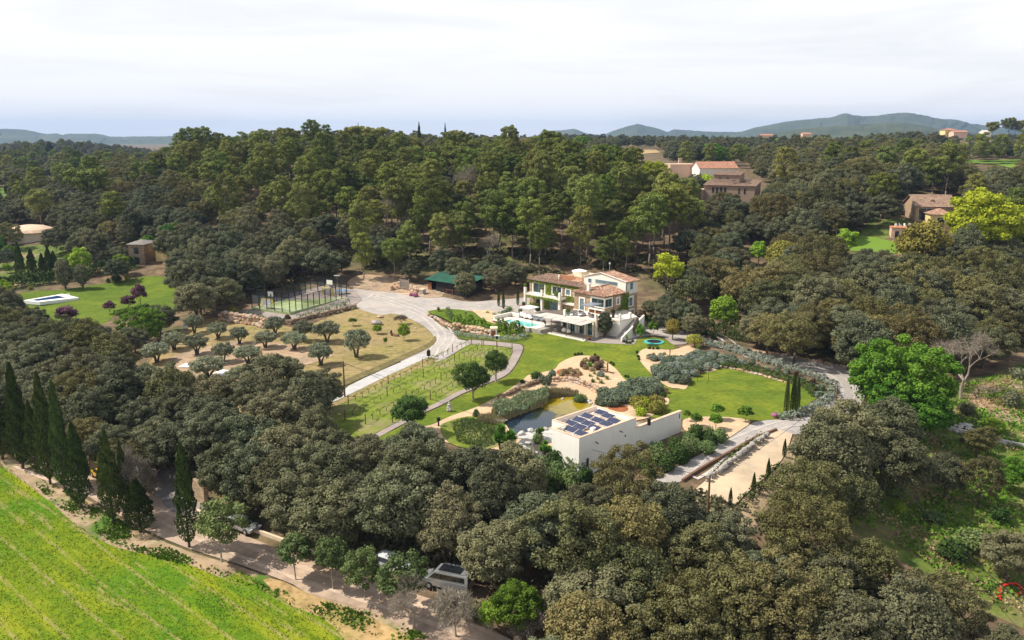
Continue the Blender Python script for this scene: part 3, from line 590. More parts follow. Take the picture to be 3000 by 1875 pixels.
def make_cypress(kind, seed, h=12, w=2.2, n=5200, leaf=.19, ragged=.12, clear=.7, col='cypress_leaf'):
    rng=random.Random(seed); r=np.random.default_rng(seed); lc=LC(seed)
    t=r.random(n)**.9; a=r.uniform(0,6.283,n)
    prof=np.minimum(1,(t/.14)**.6)*np.clip(1-((t-.22)/.80).clip(0,1)**1.9,0.03,1)
    wob=1+ragged*(np.sin(a*3+t*17+seed)+np.sin(a*2-t*31)+.6*np.sin(a*5+t*53))
    rad=w/2*prof*wob*(1-.25*r.random(n)**2)
    p=np.stack([rad*np.cos(a),rad*np.sin(a),clear+(h-clear)*t],-1)
    nr=np.stack([np.cos(a),np.sin(a),np.full(n,.45)],-1)+.45*r.normal(size=(n,3))
    ax=np.stack([.25*np.cos(a),.25*np.sin(a),np.full(n,1.0)],-1)
    lc.leaves(p,nr,leaf,.45+.3*r.normal(size=n)+.15*np.sin(a*4+t*40),1.9,axis=ax)
    mb=MB(); mb.cyl((0,0,-.5),(0,0,clear+.8),.17,.13,8); mb.cyl((0,0,clear+.8),(0,0,h*.9),.13,.03,6)
    add_kind(kind,lc.mesh('crown',M[col]),raw_mesh('trunk',mb.v,mb.f,M['bark'],True),w,h,h*.5)
for i in range(4): make_cypress('cypress_tree',400+i,ragged=.09+.03*(i%3))
make_cypress('slim_cypress',410,h=8,w=1.2,n=3600,leaf=.12,ragged=.03,clear=.1)
for i in range(4): make_round('roadside_tree',500+i,M['road_leaf'],M['pale_bark'],h=5.6,w=4.8,n=40,leaf=.17,per=150,clear=1.8,rlo=.45,rhi=.85,trunk_r=.10,rough=.3,nofill=True,shell=.5)
for i in range(3): make_round('garden_pine',520+i,M['stone_pine_leaf'],M['pale_bark'],h=6.6,w=5.6,n=44,leaf=.15,per=260,clear=1.8,rlo=.55,rhi=1.0,trunk_r=.17,rough=.22)
for i in range(2): make_round('lime_tree',540+i,M['lime_leaf'],M['pale_bark'],h=9,w=9,n=64,leaf=.22,per=230,clear=1.2,rlo=.6,rhi=1.25,trunk_r=.25,rough=.22)
for i in range(2): make_round('sparse_lime_tree',545+i,M['lime_leaf'],M['pale_bark'],h=9,w=5.5,n=16,leaf=.26,per=150,clear=3.6,rlo=.7,rhi=1.1,trunk_r=.14,nofill=True,limbs=9)
for i in range(3): make_round('green_tree',550+i,M['green_leaf'],M['bark'],h=9,w=9,n=64,leaf=.22,per=240,clear=1.0,rlo=.6,rhi=1.3,trunk_r=.25,rough=.25)
for i in range(2): make_round('spring_tree',560+i,M['limegreen_leaf'],M['pale_bark'],h=6,w=5,n=20,leaf=.24,per=150,clear=1,rlo=.6,rhi=1.0,trunk_r=.12,nofill=True,shell=.6)
for i in range(2): make_round('golden_tree',570+i,M['gold_leaf'],M['bark'],h=7,w=7,n=26,leaf=.24,per=240,clear=1.2)
for i in range(2): make_round('plum_tree',580+i,M['plum_leaf'],M['bark'],h=4.6,w=3.8,n=16,leaf=.19,per=170,clear=1.3,rlo=.5,rhi=.85,trunk_r=.08,nofill=True,shell=.6)
for i in range(3): make_round('young_tree',590+i,M['green_leaf'],M['pale_bark'],h=3.6,w=3.0,n=13,leaf=.19,per=110,clear=1.1,rlo=.4,rhi=.7,trunk_r=.07,nofill=True,shell=.7)
make_round('bushy_tree',600,M['oak_leaf'],M['bark'],h=6,w=4,n=26,leaf=.2,per=230,clear=.3,rlo=.6,rhi=1.0)
def make_bare(kind, seed, h=9, w=7, col='pale_bark', twigs=700, tr=.2, clear=.28):
    rng=random.Random(seed); mb=MB(); tips=[]
    def br(p,d,L,r,dep):
        q=p+d*L*.5+Vector((rng.uniform(-.1,.1),rng.uniform(-.1,.1),rng.uniform(-.02,.1)))*L; e=p+d*L
        mb.cyl(p,q,r,r*.8,5,False); mb.cyl(q,e,r*.8,r*.55,5,False)
        if dep==0: tips.append((e,d)); return
        for k in range(3 if dep>1 else 3):
            nd=(d+Vector((rng.gauss(0,.55),rng.gauss(0,.55),rng.gauss(0.08,.35)))).normalized()
            br(e if k else q.lerp(e,.6),nd,L*rng.uniform(.62,.82),r*.6,dep-1)
    br(Vector((0,0,-.3)),Vector((.05,.02,1)).normalized(),h*clear,tr,5)
    zs=[v[2] for v in mb.v]; xs=[v[0] for v in mb.v]; ys=[v[1] for v in mb.v]
    kz=h/max(zs); kx=w/max(.1,max(max(xs)-min(xs),max(ys)-min(ys)))
    mb.v=[(v[0]*kx,v[1]*kx,v[2]*kz) for v in mb.v]
    lc=LC(seed); r=np.random.default_rng(seed)
    if twigs:
        tp=np.array([[t[0].x*kx,t[0].y*kx,t[0].z*kz] for t in tips]); td=np.array([tuple(t[1]) for t in tips])
        i=r.integers(0,len(tp),twigs*3); p=tp[i]+r.normal(size=(len(i),3))*.25; ax=td[i]+.7*r.normal(size=(len(i),3))
        lc.leaves(p,r.normal(size=(len(i),3)),.045,r.random(len(i)),16,axis=ax)
        cm=lc.mesh('crown',M['bare_twig'])
    else: cm=None
    add_kind(kind,cm,raw_mesh('trunk',mb.v,mb.f,M[col],True),w,h,h*.6)
make_bare('bare_tree',610,10,8,twigs=900); make_bare('bare_shrub',612,4,4.5,twigs=1800,tr=.07,clear=.2); make_bare('bare_shrub',613,4,4.5,twigs=1800,tr=.07,clear=.2)
def make_shrub(kind, seed, mat, w=2, h=1.5, n=7, per=170, leaf=.14, aspect=1.5, rnd=.8):
    rng=random.Random(seed); lc=LC(seed)
    for k in range(n):
        a=rng.uniform(0,6.28); rr=rng.uniform(0,w*.28); cr=rng.uniform(.26,.36)*w if n>1 else w/2
        z=min(h-cr*h/w, cr*.6+rng.uniform(0,h*.35))
        lc.clump((rr*math.cos(a),rr*math.sin(a),max(z,h*.3)),(cr,cr,h*.42),per,leaf,base=rng.uniform(.3,.7),aspect=aspect,rnd=rnd)
    KINDS.setdefault(kind,[]).append((lc.mesh('foliage',mat),None,w,h,h*.5))
for i in range(2):
    make_shrub('round_shrub',700+i,M['hedge_leaf'],1.2,1.0,5,200,.10)
    make_shrub('lavender_mound',705+i,M['silver_leaf'],2.0,1.3,7,260,.13,2.2)
    make_shrub('rosemary_mound',710+i,M['rosemary_leaf'],2.0,1.2,7,260,.13,2.2)
    make_shrub('green_bush',715+i,M['shrub_leaf'],2.6,2.3,9,230,.17)
    make_shrub('dark_bush',720+i,M['hedge_leaf'],2.6,2.3,9,230,.17)
    make_shrub('grass_tuft',725+i,M['straw_leaf'],1.2,.9,4,170,.10,4)
    make_shrub('burgundy_shrub',730+i,M['burgundy_leaf'],1.3,1.4,5,170,.12,2)
    make_shrub('lime_bush',735+i,M['limegreen_leaf'],1.6,1.3,6,160,.14)
    make_shrub('yellow_bush',740+i,M['lime_leaf'],1.6,1.3,6,160,.14)
    make_shrub('gold_bush',745+i,M['gold_leaf'],2.0,1.6,6,200,.14)
    make_shrub('pink_flowers',750+i,M['pink_leaf'],1.2,.7,4,160,.09)
    make_shrub('scrub_bush',755+i,M['oak_leaf'],2.4,1.8,7,220,.16)
def rosette(lc, c, n, L, wid, up=.5, droop=.25, seed=0):
    r=lc.rng; a=r.uniform(0,6.283,n); e=r.uniform(.05,1.35,n)
    d=np.stack([np.cos(a)*np.cos(e),np.sin(a)*np.cos(e),np.sin(e)],-1)
    p=np.array(c)+d*L*.45; p[:,2]-=droop*L*.3*(1-np.sin(e))
    nr=np.stack([-np.cos(a)*np.sin(e),-np.sin(a)*np.sin(e),np.cos(e)],-1)
    lc.leaves(p,nr,wid,.5+.25*r.normal(size=n),L/wid,axis=d)
def make_yucca(seed, h=4.2, heads=7, mat='yucca_leaf', L=.8, kind='yucca_tree', wid=.10, nn=110):
    rng=random.Random(seed); lc=LC(seed); mb=MB()
    for k in range(heads):
        a=k*2.4; rr=rng.uniform(.2,1.3) if heads>1 else 0; z=h-L-rng.uniform(0,h*.38 if heads>1 else 0); top=Vector((rr*math.cos(a),rr*math.sin(a),z))
        mb.cyl((rr*.2*math.cos(a),rr*.2*math.sin(a),-.3),top,.11,.07,6); rosette(lc,tuple(top),nn,L,wid)
        rosette(lc,tuple(top-Vector((0,0,.35))),nn//2,L*.8,wid)
    add_kind(kind,lc.mesh('crown',M[mat]),raw_mesh('trunk',mb.v,mb.f,M['bark'],True),2*(1.1+L*.9) if heads>1 else 2*L,h,h*.6)
make_yucca(760,wid=.17,nn=170,heads=10); make_yucca(761,h=3.6,heads=7,wid=.17,nn=170)
make_yucca(763,h=2.6,heads=1,kind='palm_tree',L=1.3,wid=.16,nn=120)
def make_agave(seed, mat='agave_leaf', kind='agave_plant', L=.8, n=70, wid=.11):
    lc=LC(seed); rosette(lc,(0,0,.1),n,L,wid); KINDS.setdefault(kind,[]).append((lc.mesh('foliage',M[mat]),None,2*L,L,L*.5))
make_agave(770); make_agave(771); make_agave(772,'yucca_leaf')

# ------------------------------------------------------------------ planting
CNT={}
TREES=[]
BASE={'holm_oak':'holm_oak','brown_oak':'holm_oak','slim_cypress':'cypress_tree','sparse_lime_tree':'lime_tree'}
def plant(kind, x, y, z, sx, sz, rz, label, group=None, cat=None, name=None, var=None):
    V=KINDS[kind]; i=CNT.get(kind,0); CNT[kind]=i+1
    cm,tm,w,h,hc=V[(i if var is None else var)%len(V)]
    name=name or BASE.get(kind,kind)
    if tm is None:
        o=link(name,cm,None,(x,y,z),rz); o.scale=(sx,sx,sz)
        tag(o,label,cat or 'shrub',group); return o
    o=empty(name,(x,y,z),rz,label,cat or 'tree',group); o.scale=(sx,sx,sz)
    if cm is not None: link('crown',cm,o)
    link('trunk',tm,o)
    TREES.append((x,y,w*sx/2)); return o
_rng=random.Random(5)
def slant(p): return math.sqrt(p[0]**2+p[1]**2+(p[2]-CAMZ)**2)
def T(kind, u, vtop, vbase, wpx, label, group=None, cat=None, name=None, rz=None, var=None, dz=0):
    """a plant seen with its foot at (u,vbase), its top at vtop and wpx wide"""
    p=gp(u,vbase); d=slant(p)
    V=KINDS[kind]; i=CNT.get(kind,0); _,_,w,h,_=V[(i if var is None else var)%len(V)]
    lo,hi=0.05,60
    for _ in range(30):
        m=(lo+hi)/2
        if proj(p.x,p.y,p.z+m)[1]>vtop: lo=m
        else: hi=m
    return plant(kind,p.x,p.y,p.z+dz,wpx/FPX*d/w,lo/h,_rng.uniform(0,6.28) if rz is None else rz,label,group,cat,name,var)
def C(kind, u, vc, wpx, label, group=None, hs=1.0, cat=None, name=None, var=None):
    """a plant known by the middle of its crown (u,vc) and its width"""
    V=KINDS[kind]; i=CNT.get(kind,0); _,_,w,h,hc=V[(i if var is None else var)%len(V)]
    p=gp(u,vc,4.0)
    for _ in range(3):
        s=wpx/FPX*slant(p)/w; p=gp(u,vc,hc*s*hs)
    return plant(kind,p.x,p.y,p.z,s,s*hs,_rng.uniform(0,6.28),label,group,cat,name,var)

def A(kind, u, vtop, R0, wpx, label, group=None, cat=None, name=None, var=None, h=None):
    """a tree R metres ahead on the ridge, its top at vtop"""
    R=R0*1.15; x=(u-1500)/FPX*R*1.02; z=h1x(x,R); V=KINDS[kind]; i=CNT.get(kind,0); _,_,w,hh,_=V[(i if var is None else var)%len(V)]
    lo,hi=.1,60
    for _ in range(30):
        m=(lo+hi)/2
        if proj(x,R,z+m)[1]>vtop: lo=m
        else: hi=m
    return plant(kind,x,R,z-.2,wpx/FPX*R/w,lo/hh,_rng.uniform(0,6.28),label,group,cat,name,var)
def h1x(x,y): return float(H(np.array([x]),np.array([y]))[0])
# ------------------------------------------------------------------ single trees one can point at
CY='cypresses along the lane by the green field'
for k,(u,vt,vb,w,lab) in enumerate([
    (8,1135,1345,60,'dark cypress cut by the left edge beside the green field'),
    (68,1065,1375,58,'tallest cypress by the field corner, second from the left edge'),
    (108,1175,1385,46,'shorter cypress squeezed between two taller ones by the field corner'),
    (148,1092,1420,56,'tall dark cypress beside the slender one at the lane bend'),
    (190,1118,1440,48,'slender tall cypress leaning left at the lane bend'),
    (238,1240,1488,66,'stout cypress with bare foot left of the yellow car'),
    (332,1262,1533,62,'tall cypress hiding the rear of the yellow car'),
    (372,1290,1515,34,'thin ragged cypress behind the bare bush at the driveway'),
    (412,1405,1560,84,'short broad pair of cypress tops in front of the driveway'),
    (555,1300,1605,62,'single cypress with brown top patch right of the driveway')]):
    T('cypress_tree',u,vt,vb,w*.84,lab,CY,rz=k*1.3)
T('bare_shrub',400,1330,1500,110,'leafless grey bush above the short broad cypress','leafless bushes',cat='bush')
RS='round roadside trees beside the lane'
for (u,vt,vb,w,lab) in [
    (650,1470,1648,135,'round green tree partly hiding the silver parked car'),
    (867,1555,1700,112,'first of the neat round roadside trees right of the silver car'),
    (975,1582,1728,105,'second neat round roadside tree, left of the half hidden white car'),
    (1068,1610,1762,108,'third neat round roadside tree just left of the white car'),
    (1180,1632,1810,140,'glossy larger roadside tree covering the white car')]:
    T('roadside_tree',u,vt,vb,w,lab,RS)
T('bare_tree',1212,1690,1842,120,'thin yellow lichened leafless tree in front of the glossy roadside tree','leafless bushes')
T('bare_shrub',1335,1745,1865,120,'grey leafless bush in front of the silver van','leafless bushes',cat='bush')
T('bare_shrub',1560,1790,1880,100,'small leafless bush at the bottom edge of the wood','leafless bushes',cat='bush')
T('bare_tree',2815,980,1168,160,'large leafless grey tree standing above the farm track')
GP='dark round pines on the villa lawn'
T('garden_pine',1200,1165,1272,112,'round dark pine lowest on the lawn, beside the reeds',GP)
T('garden_pine',1388,1066,1176,106,'dark round pine in the middle of the lawn beside the path',GP)
T('garden_pine',1453,1026,1120,84,'smaller paler round pine farthest up the lawn at the vineyard corner',GP)
T('slim_cypress',2302,1103,1217,15,'left slim cypress of the trio on the round lawn','three slim cypresses',rz=0)
T('slim_cypress',2321,1094,1216,17,'middle slim cypress of the trio on the round lawn','three slim cypresses',rz=1)
T('slim_cypress',2334,1105,1208,15,'right slim cypress of the trio on the round lawn','three slim cypresses',rz=2)
YC='young thin cypresses beside the sandy parking ground'
T('slim_cypress',2139,1428,1480,12,'small young cypress nearest the camera by the parking ground',YC,rz=0)
T('slim_cypress',2207,1384,1442,13,'ragged young cypress, second along the parking ground edge',YC,rz=1)
T('slim_cypress',2249,1342,1404,13,'leaning young cypress, third along the parking ground edge',YC,rz=2)
T('slim_cypress',2297,1285,1340,12,'young cypress before the big oak by the parking ground',YC,rz=3)
T('slim_cypress',2387,1213,1250,9,'young cypress at the gravel bend, farthest from the parking ground',YC,rz=4)
OL='olive trees of the terraced orchard'
for (u,vt,vb,w,lab) in [
    (570,918,977,58,'small olive tree at the upper left corner of the orchard by the hedge'),
    (578,975,1040,78,'olive tree below the white tarpaulin post at the orchard edge'),
    (640,942,992,66,'olive tree in front of the left end of the boulder wall'),
    (702,955,1008,62,'olive tree before the middle of the boulder wall'),
    (510,968,1025,70,'olive tree in the left corner of the orchard'),
    (460,1000,1062,85,'olive tree leaning over the dirt track at the orchard left'),
    (806,925,980,72,'olive tree in front of the court corner'),
    (890,935,1000,68,'tall airy olive tree right of the court corner'),
    (778,966,1020,75,'twisted olive tree with forked dark trunk in mid orchard'),
    (655,1000,1062,72,'pale olive tree beside the white ground sheet'),
    (728,1008,1068,90,'wide olive tree above the white ground sheet'),
    (958,938,1003,92,'large dark olive tree on the orchard rise'),
    (1045,960,1048,92,'big solitary olive tree with thick trunk nearest the drive'),
    (940,1000,1070,84,'thick trunked olive tree above the utility pole'),
    (862,970,1025,80,'grey green olive tree between the forked one and the large dark one'),
    (612,1040,1112,112,'wide olive tree at the lower left of the orchard beside the ground sheet'),
    (705,1070,1150,95,'olive tree left of the dense oaks by the concrete ramp'),
    (540,1110,1190,70,'olive tree at the foot of the orchard near the wood')]:
    T('olive_tree',u,vt,vb,w,lab,OL)
YG='small bright fruit trees on the dry meadow'
T('spring_tree',1184,948,998,40,'bright leafy fruit tree beside the dark bench on the dry meadow',YG)
T('spring_tree',1106,950,979,34,'low fruit tree left of the dark bench on the dry meadow',YG)
T('young_tree',1034,930,955,30,'pale sapling behind the big solitary olive tree',YG)
T('young_tree',1130,985,1015,14,'tiny sapling with bare earth round it on the dry meadow',YG)
T('bare_shrub',1176,925,950,36,'sparse leafless fruit tree near the top of the dry meadow','leafless bushes',cat='bush')
SG='fruit saplings on the sand behind the solar building'
T('young_tree',2183,1190,1238,52,'round fruit sapling on the edge of the round lawn beside the drive',SG)
T('young_tree',2101,1180,1232,45,'tall thin sapling in the middle of the orchard sand',SG)
T('young_tree',2040,1206,1252,40,'dense sapling left on the orchard sand beside the wall end',SG)
T('young_tree',2095,1212,1260,46,'broad sapling nearest the hedge on the orchard sand',SG)
T('young_tree',2012,1198,1236,26,'small sapling just behind the white wall end',SG)
PL='purple leaved plum trees'
T('plum_tree',412,833,900,42,'tallest purple plum tree on the neighbour lawn',PL)
T('plum_tree',378,862,912,46,'middle purple plum tree on the neighbour lawn',PL)
T('plum_tree',322,882,920,34,'smallest purple plum tree on the neighbour lawn',PL)
T('plum_tree',200,892,958,62,'dense purple plum bush at the near edge of the neighbour lawn',PL)
# individually recognisable trees around the place
C('lime_tree',2890,650,200,'huge lime yellow tree beside the yellow farmhouse','lime yellow trees',hs=.9)
C('lime_tree',2985,680,120,'lime yellow tree at the right edge below the huge one','lime yellow trees')
T('sparse_lime_tree',1955,742,892,98,'tall lime yellow tree with bare trunk right of the villa','lime yellow trees')
C('spring_tree',2225,738,58,'round lime tree glowing in the dark wood right of the villa','lime yellow trees')
C('spring_tree',2120,912,95,'light green feathery tree above the hedge beside the drive','spring green trees')
C('golden_tree',2290,745,95,'golden brown tree next to the glowing lime tree','golden brown trees')
C('golden_tree',2700,710,150,'golden brown tree in front of the yellow farmhouse','golden brown trees')
C('green_tree',2560,1100,170,'bright green tree overhanging the drive bend','bright green trees at the drive bend')
C('green_tree',2660,1130,200,'biggest bright green tree right of the drive bend','bright green trees at the drive bend')
C('green_tree',2700,1210,150,'lower bright green tree beside the rubble heap','bright green trees at the drive bend')
C('green_tree',2620,1190,140,'bright green tree tucked behind the grey oak at the bend','bright green trees at the drive bend')
C('spring_tree',2365,662,42,'bright green round tree above the small pale canopy','spring green trees')
C('spring_tree',2480,705,70,'light green tree by the terrace lawn below the farmhouse','spring green trees')
C('spring_tree',235,760,60,'feathery spring green tree behind the long hedge','spring green trees')
C('spring_tree',355,770,50,'pale olive tree shaped bush behind the long hedge','spring green trees')
C('lime_tree',1860,505,62,'yellow green tree left of the pink farm building','lime yellow trees')
C('lime_tree',1915,512,90,'yellow green tree in front of the pink farm building','lime yellow trees')
C('yellow_bush',2070,527,46,'golden mimosa bush left of the brown house roof','yellow bushes',cat='bush')
C('spring_tree',1760,482,55,'spring green tree beside the track on the plateau','spring green trees')
T('cypress_tree',2232,452,520,44,'dark leaning conifer at the right of the pale farmhouse','cypresses of the hill',var=0)
C('green_tree',520,700,70,'dark green rounded tree right of the brick house','dark green garden trees')
C('green_tree',430,715,48,'dark green tree hiding the middle of the brick house','dark green garden trees')
C('golden_tree',600,682,36,'yellow tree by the flat roofed pergola','golden brown trees')
C('golden_tree',637,695,34,'second yellow tree by the flat roofed pergola','golden brown trees')
C('umbrella_pine',255,520,110,'umbrella pine in front of the valley, left of the hill','umbrella pines')
C('umbrella_pine',330,545,70,'umbrella pine leaning against the left flank of the hill','umbrella pines')
A('umbrella_pine',868,373,322,84,'umbrella pine on the ridge left of the tall lone pine','umbrella pines')
A('umbrella_pine',1062,368,326,80,'broad umbrella pine on the ridge beside a thin cypress','umbrella pines')
A('umbrella_pine',1118,371,322,84,'right umbrella pine of the ridge group','umbrella pines')
A('pine_tree',938,350,320,62,'tall lone pine standing above the ridge','lone pines on the ridge')
A('pine_tree',980,364,326,42,'second tall pine beside the lone one on the ridge','lone pines on the ridge')
A('pine_tree',570,388,318,62,'rounded pine at the left end of the ridge','lone pines on the ridge')
CH='cypresses of the hill'
for (u,vt,w,lab) in [(2845,356,40,'left dark pine on the right skyline by the far orange farmhouse'),(2890,344,46,'tallest dark pine on the right skyline'),(2918,352,36,'right dark pine on the right skyline')]: A('umbrella_pine',u,vt,600,w,lab,'skyline pines at upper right')
for (u,vt,vb,w,lab) in [
    (1240,356,405,13,'black cypress on the ridge, the taller and thicker of the two'),
    (1313,359,402,9,'black thin cypress on the ridge right of the thick one'),
    (1070,359,402,7,'thin cypress between the umbrella pines on the ridge'),
    (1605,412,448,8,'dark cypress on the plateau edge near the white cottage'),
    (150,418,475,26,'broad dark cypress pair in the far valley at left'),
    (228,420,455,16,'dark cypress right of the pair in the far valley'),
    (18,428,462,16,'dark cypress at the left edge of the far valley'),
    (100,505,545,8,'thin cypress of the valley row, leftmost'),
    (93,523,555,9,'second thin cypress in the valley row'),
    (130,530,555,8,'short thin cypress in the valley row'),
    (141,505,558,9,'tallest thin cypress in the valley row'),
    (157,497,550,8,'last thin cypress of the valley row'),
    (226,482,502,8,'small cypress by the reddish thicket in the valley'),
    (20,537,570,10,'cypress before the yellow valley field'),
    (63,708,822,22,'tall cypress left behind the long hedge'),
    (98,728,820,24,'second cypress behind the long hedge'),
    (128,742,812,20,'third cypress behind the long hedge, small'),
    (148,722,815,22,'fourth cypress behind the long hedge'),
    (163,735,812,22,'fifth cypress behind the long hedge, by the pale conifer')]:
    (A('cypress_tree',u,vt,{1240:330,1313:332,1070:318,1605:300}[u],w,lab,CH) if vt<415 and u>1000 else T('cypress_tree',u,vt,vb,w,lab,CH))
T('bushy_tree',192,757,848,44,'pale conifer trimmed like an egg in front of the long hedge','pale egg shaped conifers',cat='tree')
T('bushy_tree',243,772,846,38,'brownish egg shaped conifer beside the long hedge','pale egg shaped conifers',cat='tree')
C('holm_oak',2598,1262,190,'grey oak in front of the bright green trees, nearest the road bend','big oaks below the bright green trees'); C('holm_oak',2600,1350,205,'big grey oak at the left edge of the shaded meadow','big oaks below the bright green trees'); C('brown_oak',2500,1450,175,'brownish oak at the foot of the big grey ones','big oaks below the bright green trees')
C('green_tree',1515,1775,165,'bright green leafy tree at the bottom edge beside the lane end','leafy trees at the lane end',hs=.9); C('spring_tree',1440,1800,80,'light green bush tree left of the bottom edge tree','leafy trees at the lane end')
C('holm_oak',2455,1345,225,'broadest grey oak right beside the sandy parking ground','big oaks below the bright green trees'); C('brown_oak',2375,1450,190,'brown grey oak below the broadest oak by the parking ground','big oaks below the bright green trees')
C('holm_oak',805,1098,165,'broad dark oak at the lower edge of the orchard, left of the ramp pole','oaks at the lower edge of the orchard'); C('holm_oak',932,1140,125,'round dark oak right beside the ramp pole','oaks at the lower edge of the orchard')
# yuccas, palm
YU='yuccas round the pond'
T('yucca_tree',1475,1240,1345,90,'big many headed yucca left of the solar building',YU)
T('yucca_tree',1585,1245,1292,40,'yucca clump on the white rocks by the pond',YU)
T('yucca_tree',1597,1290,1345,56,'yucca clump at the foot of the solar building',YU)
T('palm_tree',1493,895,925,36,'short palm with arching fronds left of the parasol','palms')
T('palm_tree',1285,897,917,18,'stubby palm on the island lawn','palms')
T('palm_tree',1836,978,1003,14,'little spiky palm at the foot of the stone stairs','palms')
T('palm_tree',2045,1008,1032,20,'spiky palm beside the red post in the sand bed','palms')
CT='ivy covered columnar shrubs on the yard'
for (u,vt,vb,w,lab) in [(1461,848,898,9,'left ivy column on the gravel yard'),(1475,853,905,10,'middle ivy column beside the palm'),(1517,842,895,9,'right ivy column nearest the villa balcony')]:
    T('slim_cypress',u,vt,vb,w,lab,CT,name='climber_column',cat='shrub')
# trees by the villa
VT='small trees between villa and trampoline'
T('bushy_tree',1772,912,990,46,'dense dark evergreen before the terrace wall',VT,cat='tree',name='bay_tree')
T('young_tree',1913,938,988,36,'green young tree behind the trampoline, left',VT)
T('golden_tree',1970,932,997,48,'golden green tree behind the trampoline, right',VT)
T('young_tree',1875,948,1012,32,'thin yellowing tree left of the trampoline',VT)
T('bare_shrub',1862,935,990,22,'leafless sapling at the foot of the stone stairs','leafless bushes',cat='bush')
T('golden_tree',2035,978,1018,58,'olive green shrub tree at the head of the lavender hedge',VT)
T('bushy_tree',1365,795,872,70,'ragged grey oak overhanging the end of the dark shed','grey oaks by the shed',name='holm_oak',cat='tree')

# ------------------------------------------------------------------ the woods: every tree set down one by one
VIS=[[(735,850),(900,800),(1030,800),(1160,800),(1225,830),(1265,795),(1345,812),(1400,878),(1450,885),(1535,850),(1540,800),(1690,780),(1700,770),(1870,790),(1885,905),(1960,965),(2150,1010),(2250,1030),(2400,1045),(2490,1085),(2490,1170),(2480,1215),(2400,1258),(2340,1290),(2305,1345),(2270,1430),(2180,1480),(2150,1500),(2080,1500),(2030,1440),(1985,1405),(2050,1340),(2000,1310),(1870,1325),(1770,1365),(1710,1390),(1640,1360),(1600,1330),(1480,1310),(1300,1280),(1260,1262),(1200,1240),(1100,1290),(1050,1260),(985,1190),(975,1130),(1000,1080),(900,1080),(870,1030),(720,1080),(600,1110),(520,1090),(440,1040),(520,940),(640,890),(735,900)],
 [(60,885),(180,845),(370,825),(480,820),(520,870),(420,900),(340,925),(300,935),(180,940),(140,930)],
 [(0,1340),(100,1385),(250,1400),(420,1400),(440,1385),(560,1375),(600,1430),(590,1500),(720,1560),(900,1630),(1090,1650),(1120,1635),(1240,1650),(1390,1655),(1410,1770),(1500,1875),(0,1900)],[(690,1500),(790,1500),(790,1590),(690,1590)],
 [(2480,1440),(2560,1400),(2660,1380),(2900,1330),(3000,1400),(3000,1620),(2960,1760),(2860,1740),(2830,1650),(2700,1560),(2560,1540)],
 [(2740,1160),(2830,1160),(2960,1110),(3000,1110),(3000,1320),(2740,1270),(2600,1330),(2580,1300)],
 [(2380,700),(2480,660),(2600,650),(2670,560),(2830,560),(2830,690),(2780,700),(2700,690),(2680,740),(2560,735),(2400,715)],
 [(2062,505),(2245,505),(2240,566),(2075,568)],[(1880,474),(2205,474),(2200,502),(1880,505)],
 [(376,706),(414,706),(414,750),(380,750)],[(25,655),(90,645),(155,668),(150,674),(30,676)],[(600,706),(690,706),(690,718),(600,718)],
 [(1810,430),(1940,430),(1940,456),(1810,456)],[(2700,345),(3000,345),(3000,395),(2700,395)],[(2800,462),(3000,462),(3000,498),(2860,495)],
 [(0,545),(28,545),(28,585),(0,585)],[(48,705),(172,715),(172,835),(60,835)],
 [(1905,745),(2008,745),(2000,812),(1955,835),(1915,825)],[(2190,705),(2262,705),(2262,780),(2190,780)],[(2070,865),(2175,865),(2170,965),(2080,955)],[(1345,800),(1395,800),(1395,885),(1345,870)],
 [(270,1030),(360,1015),(370,1060),(280,1060)]]
BIG=[]
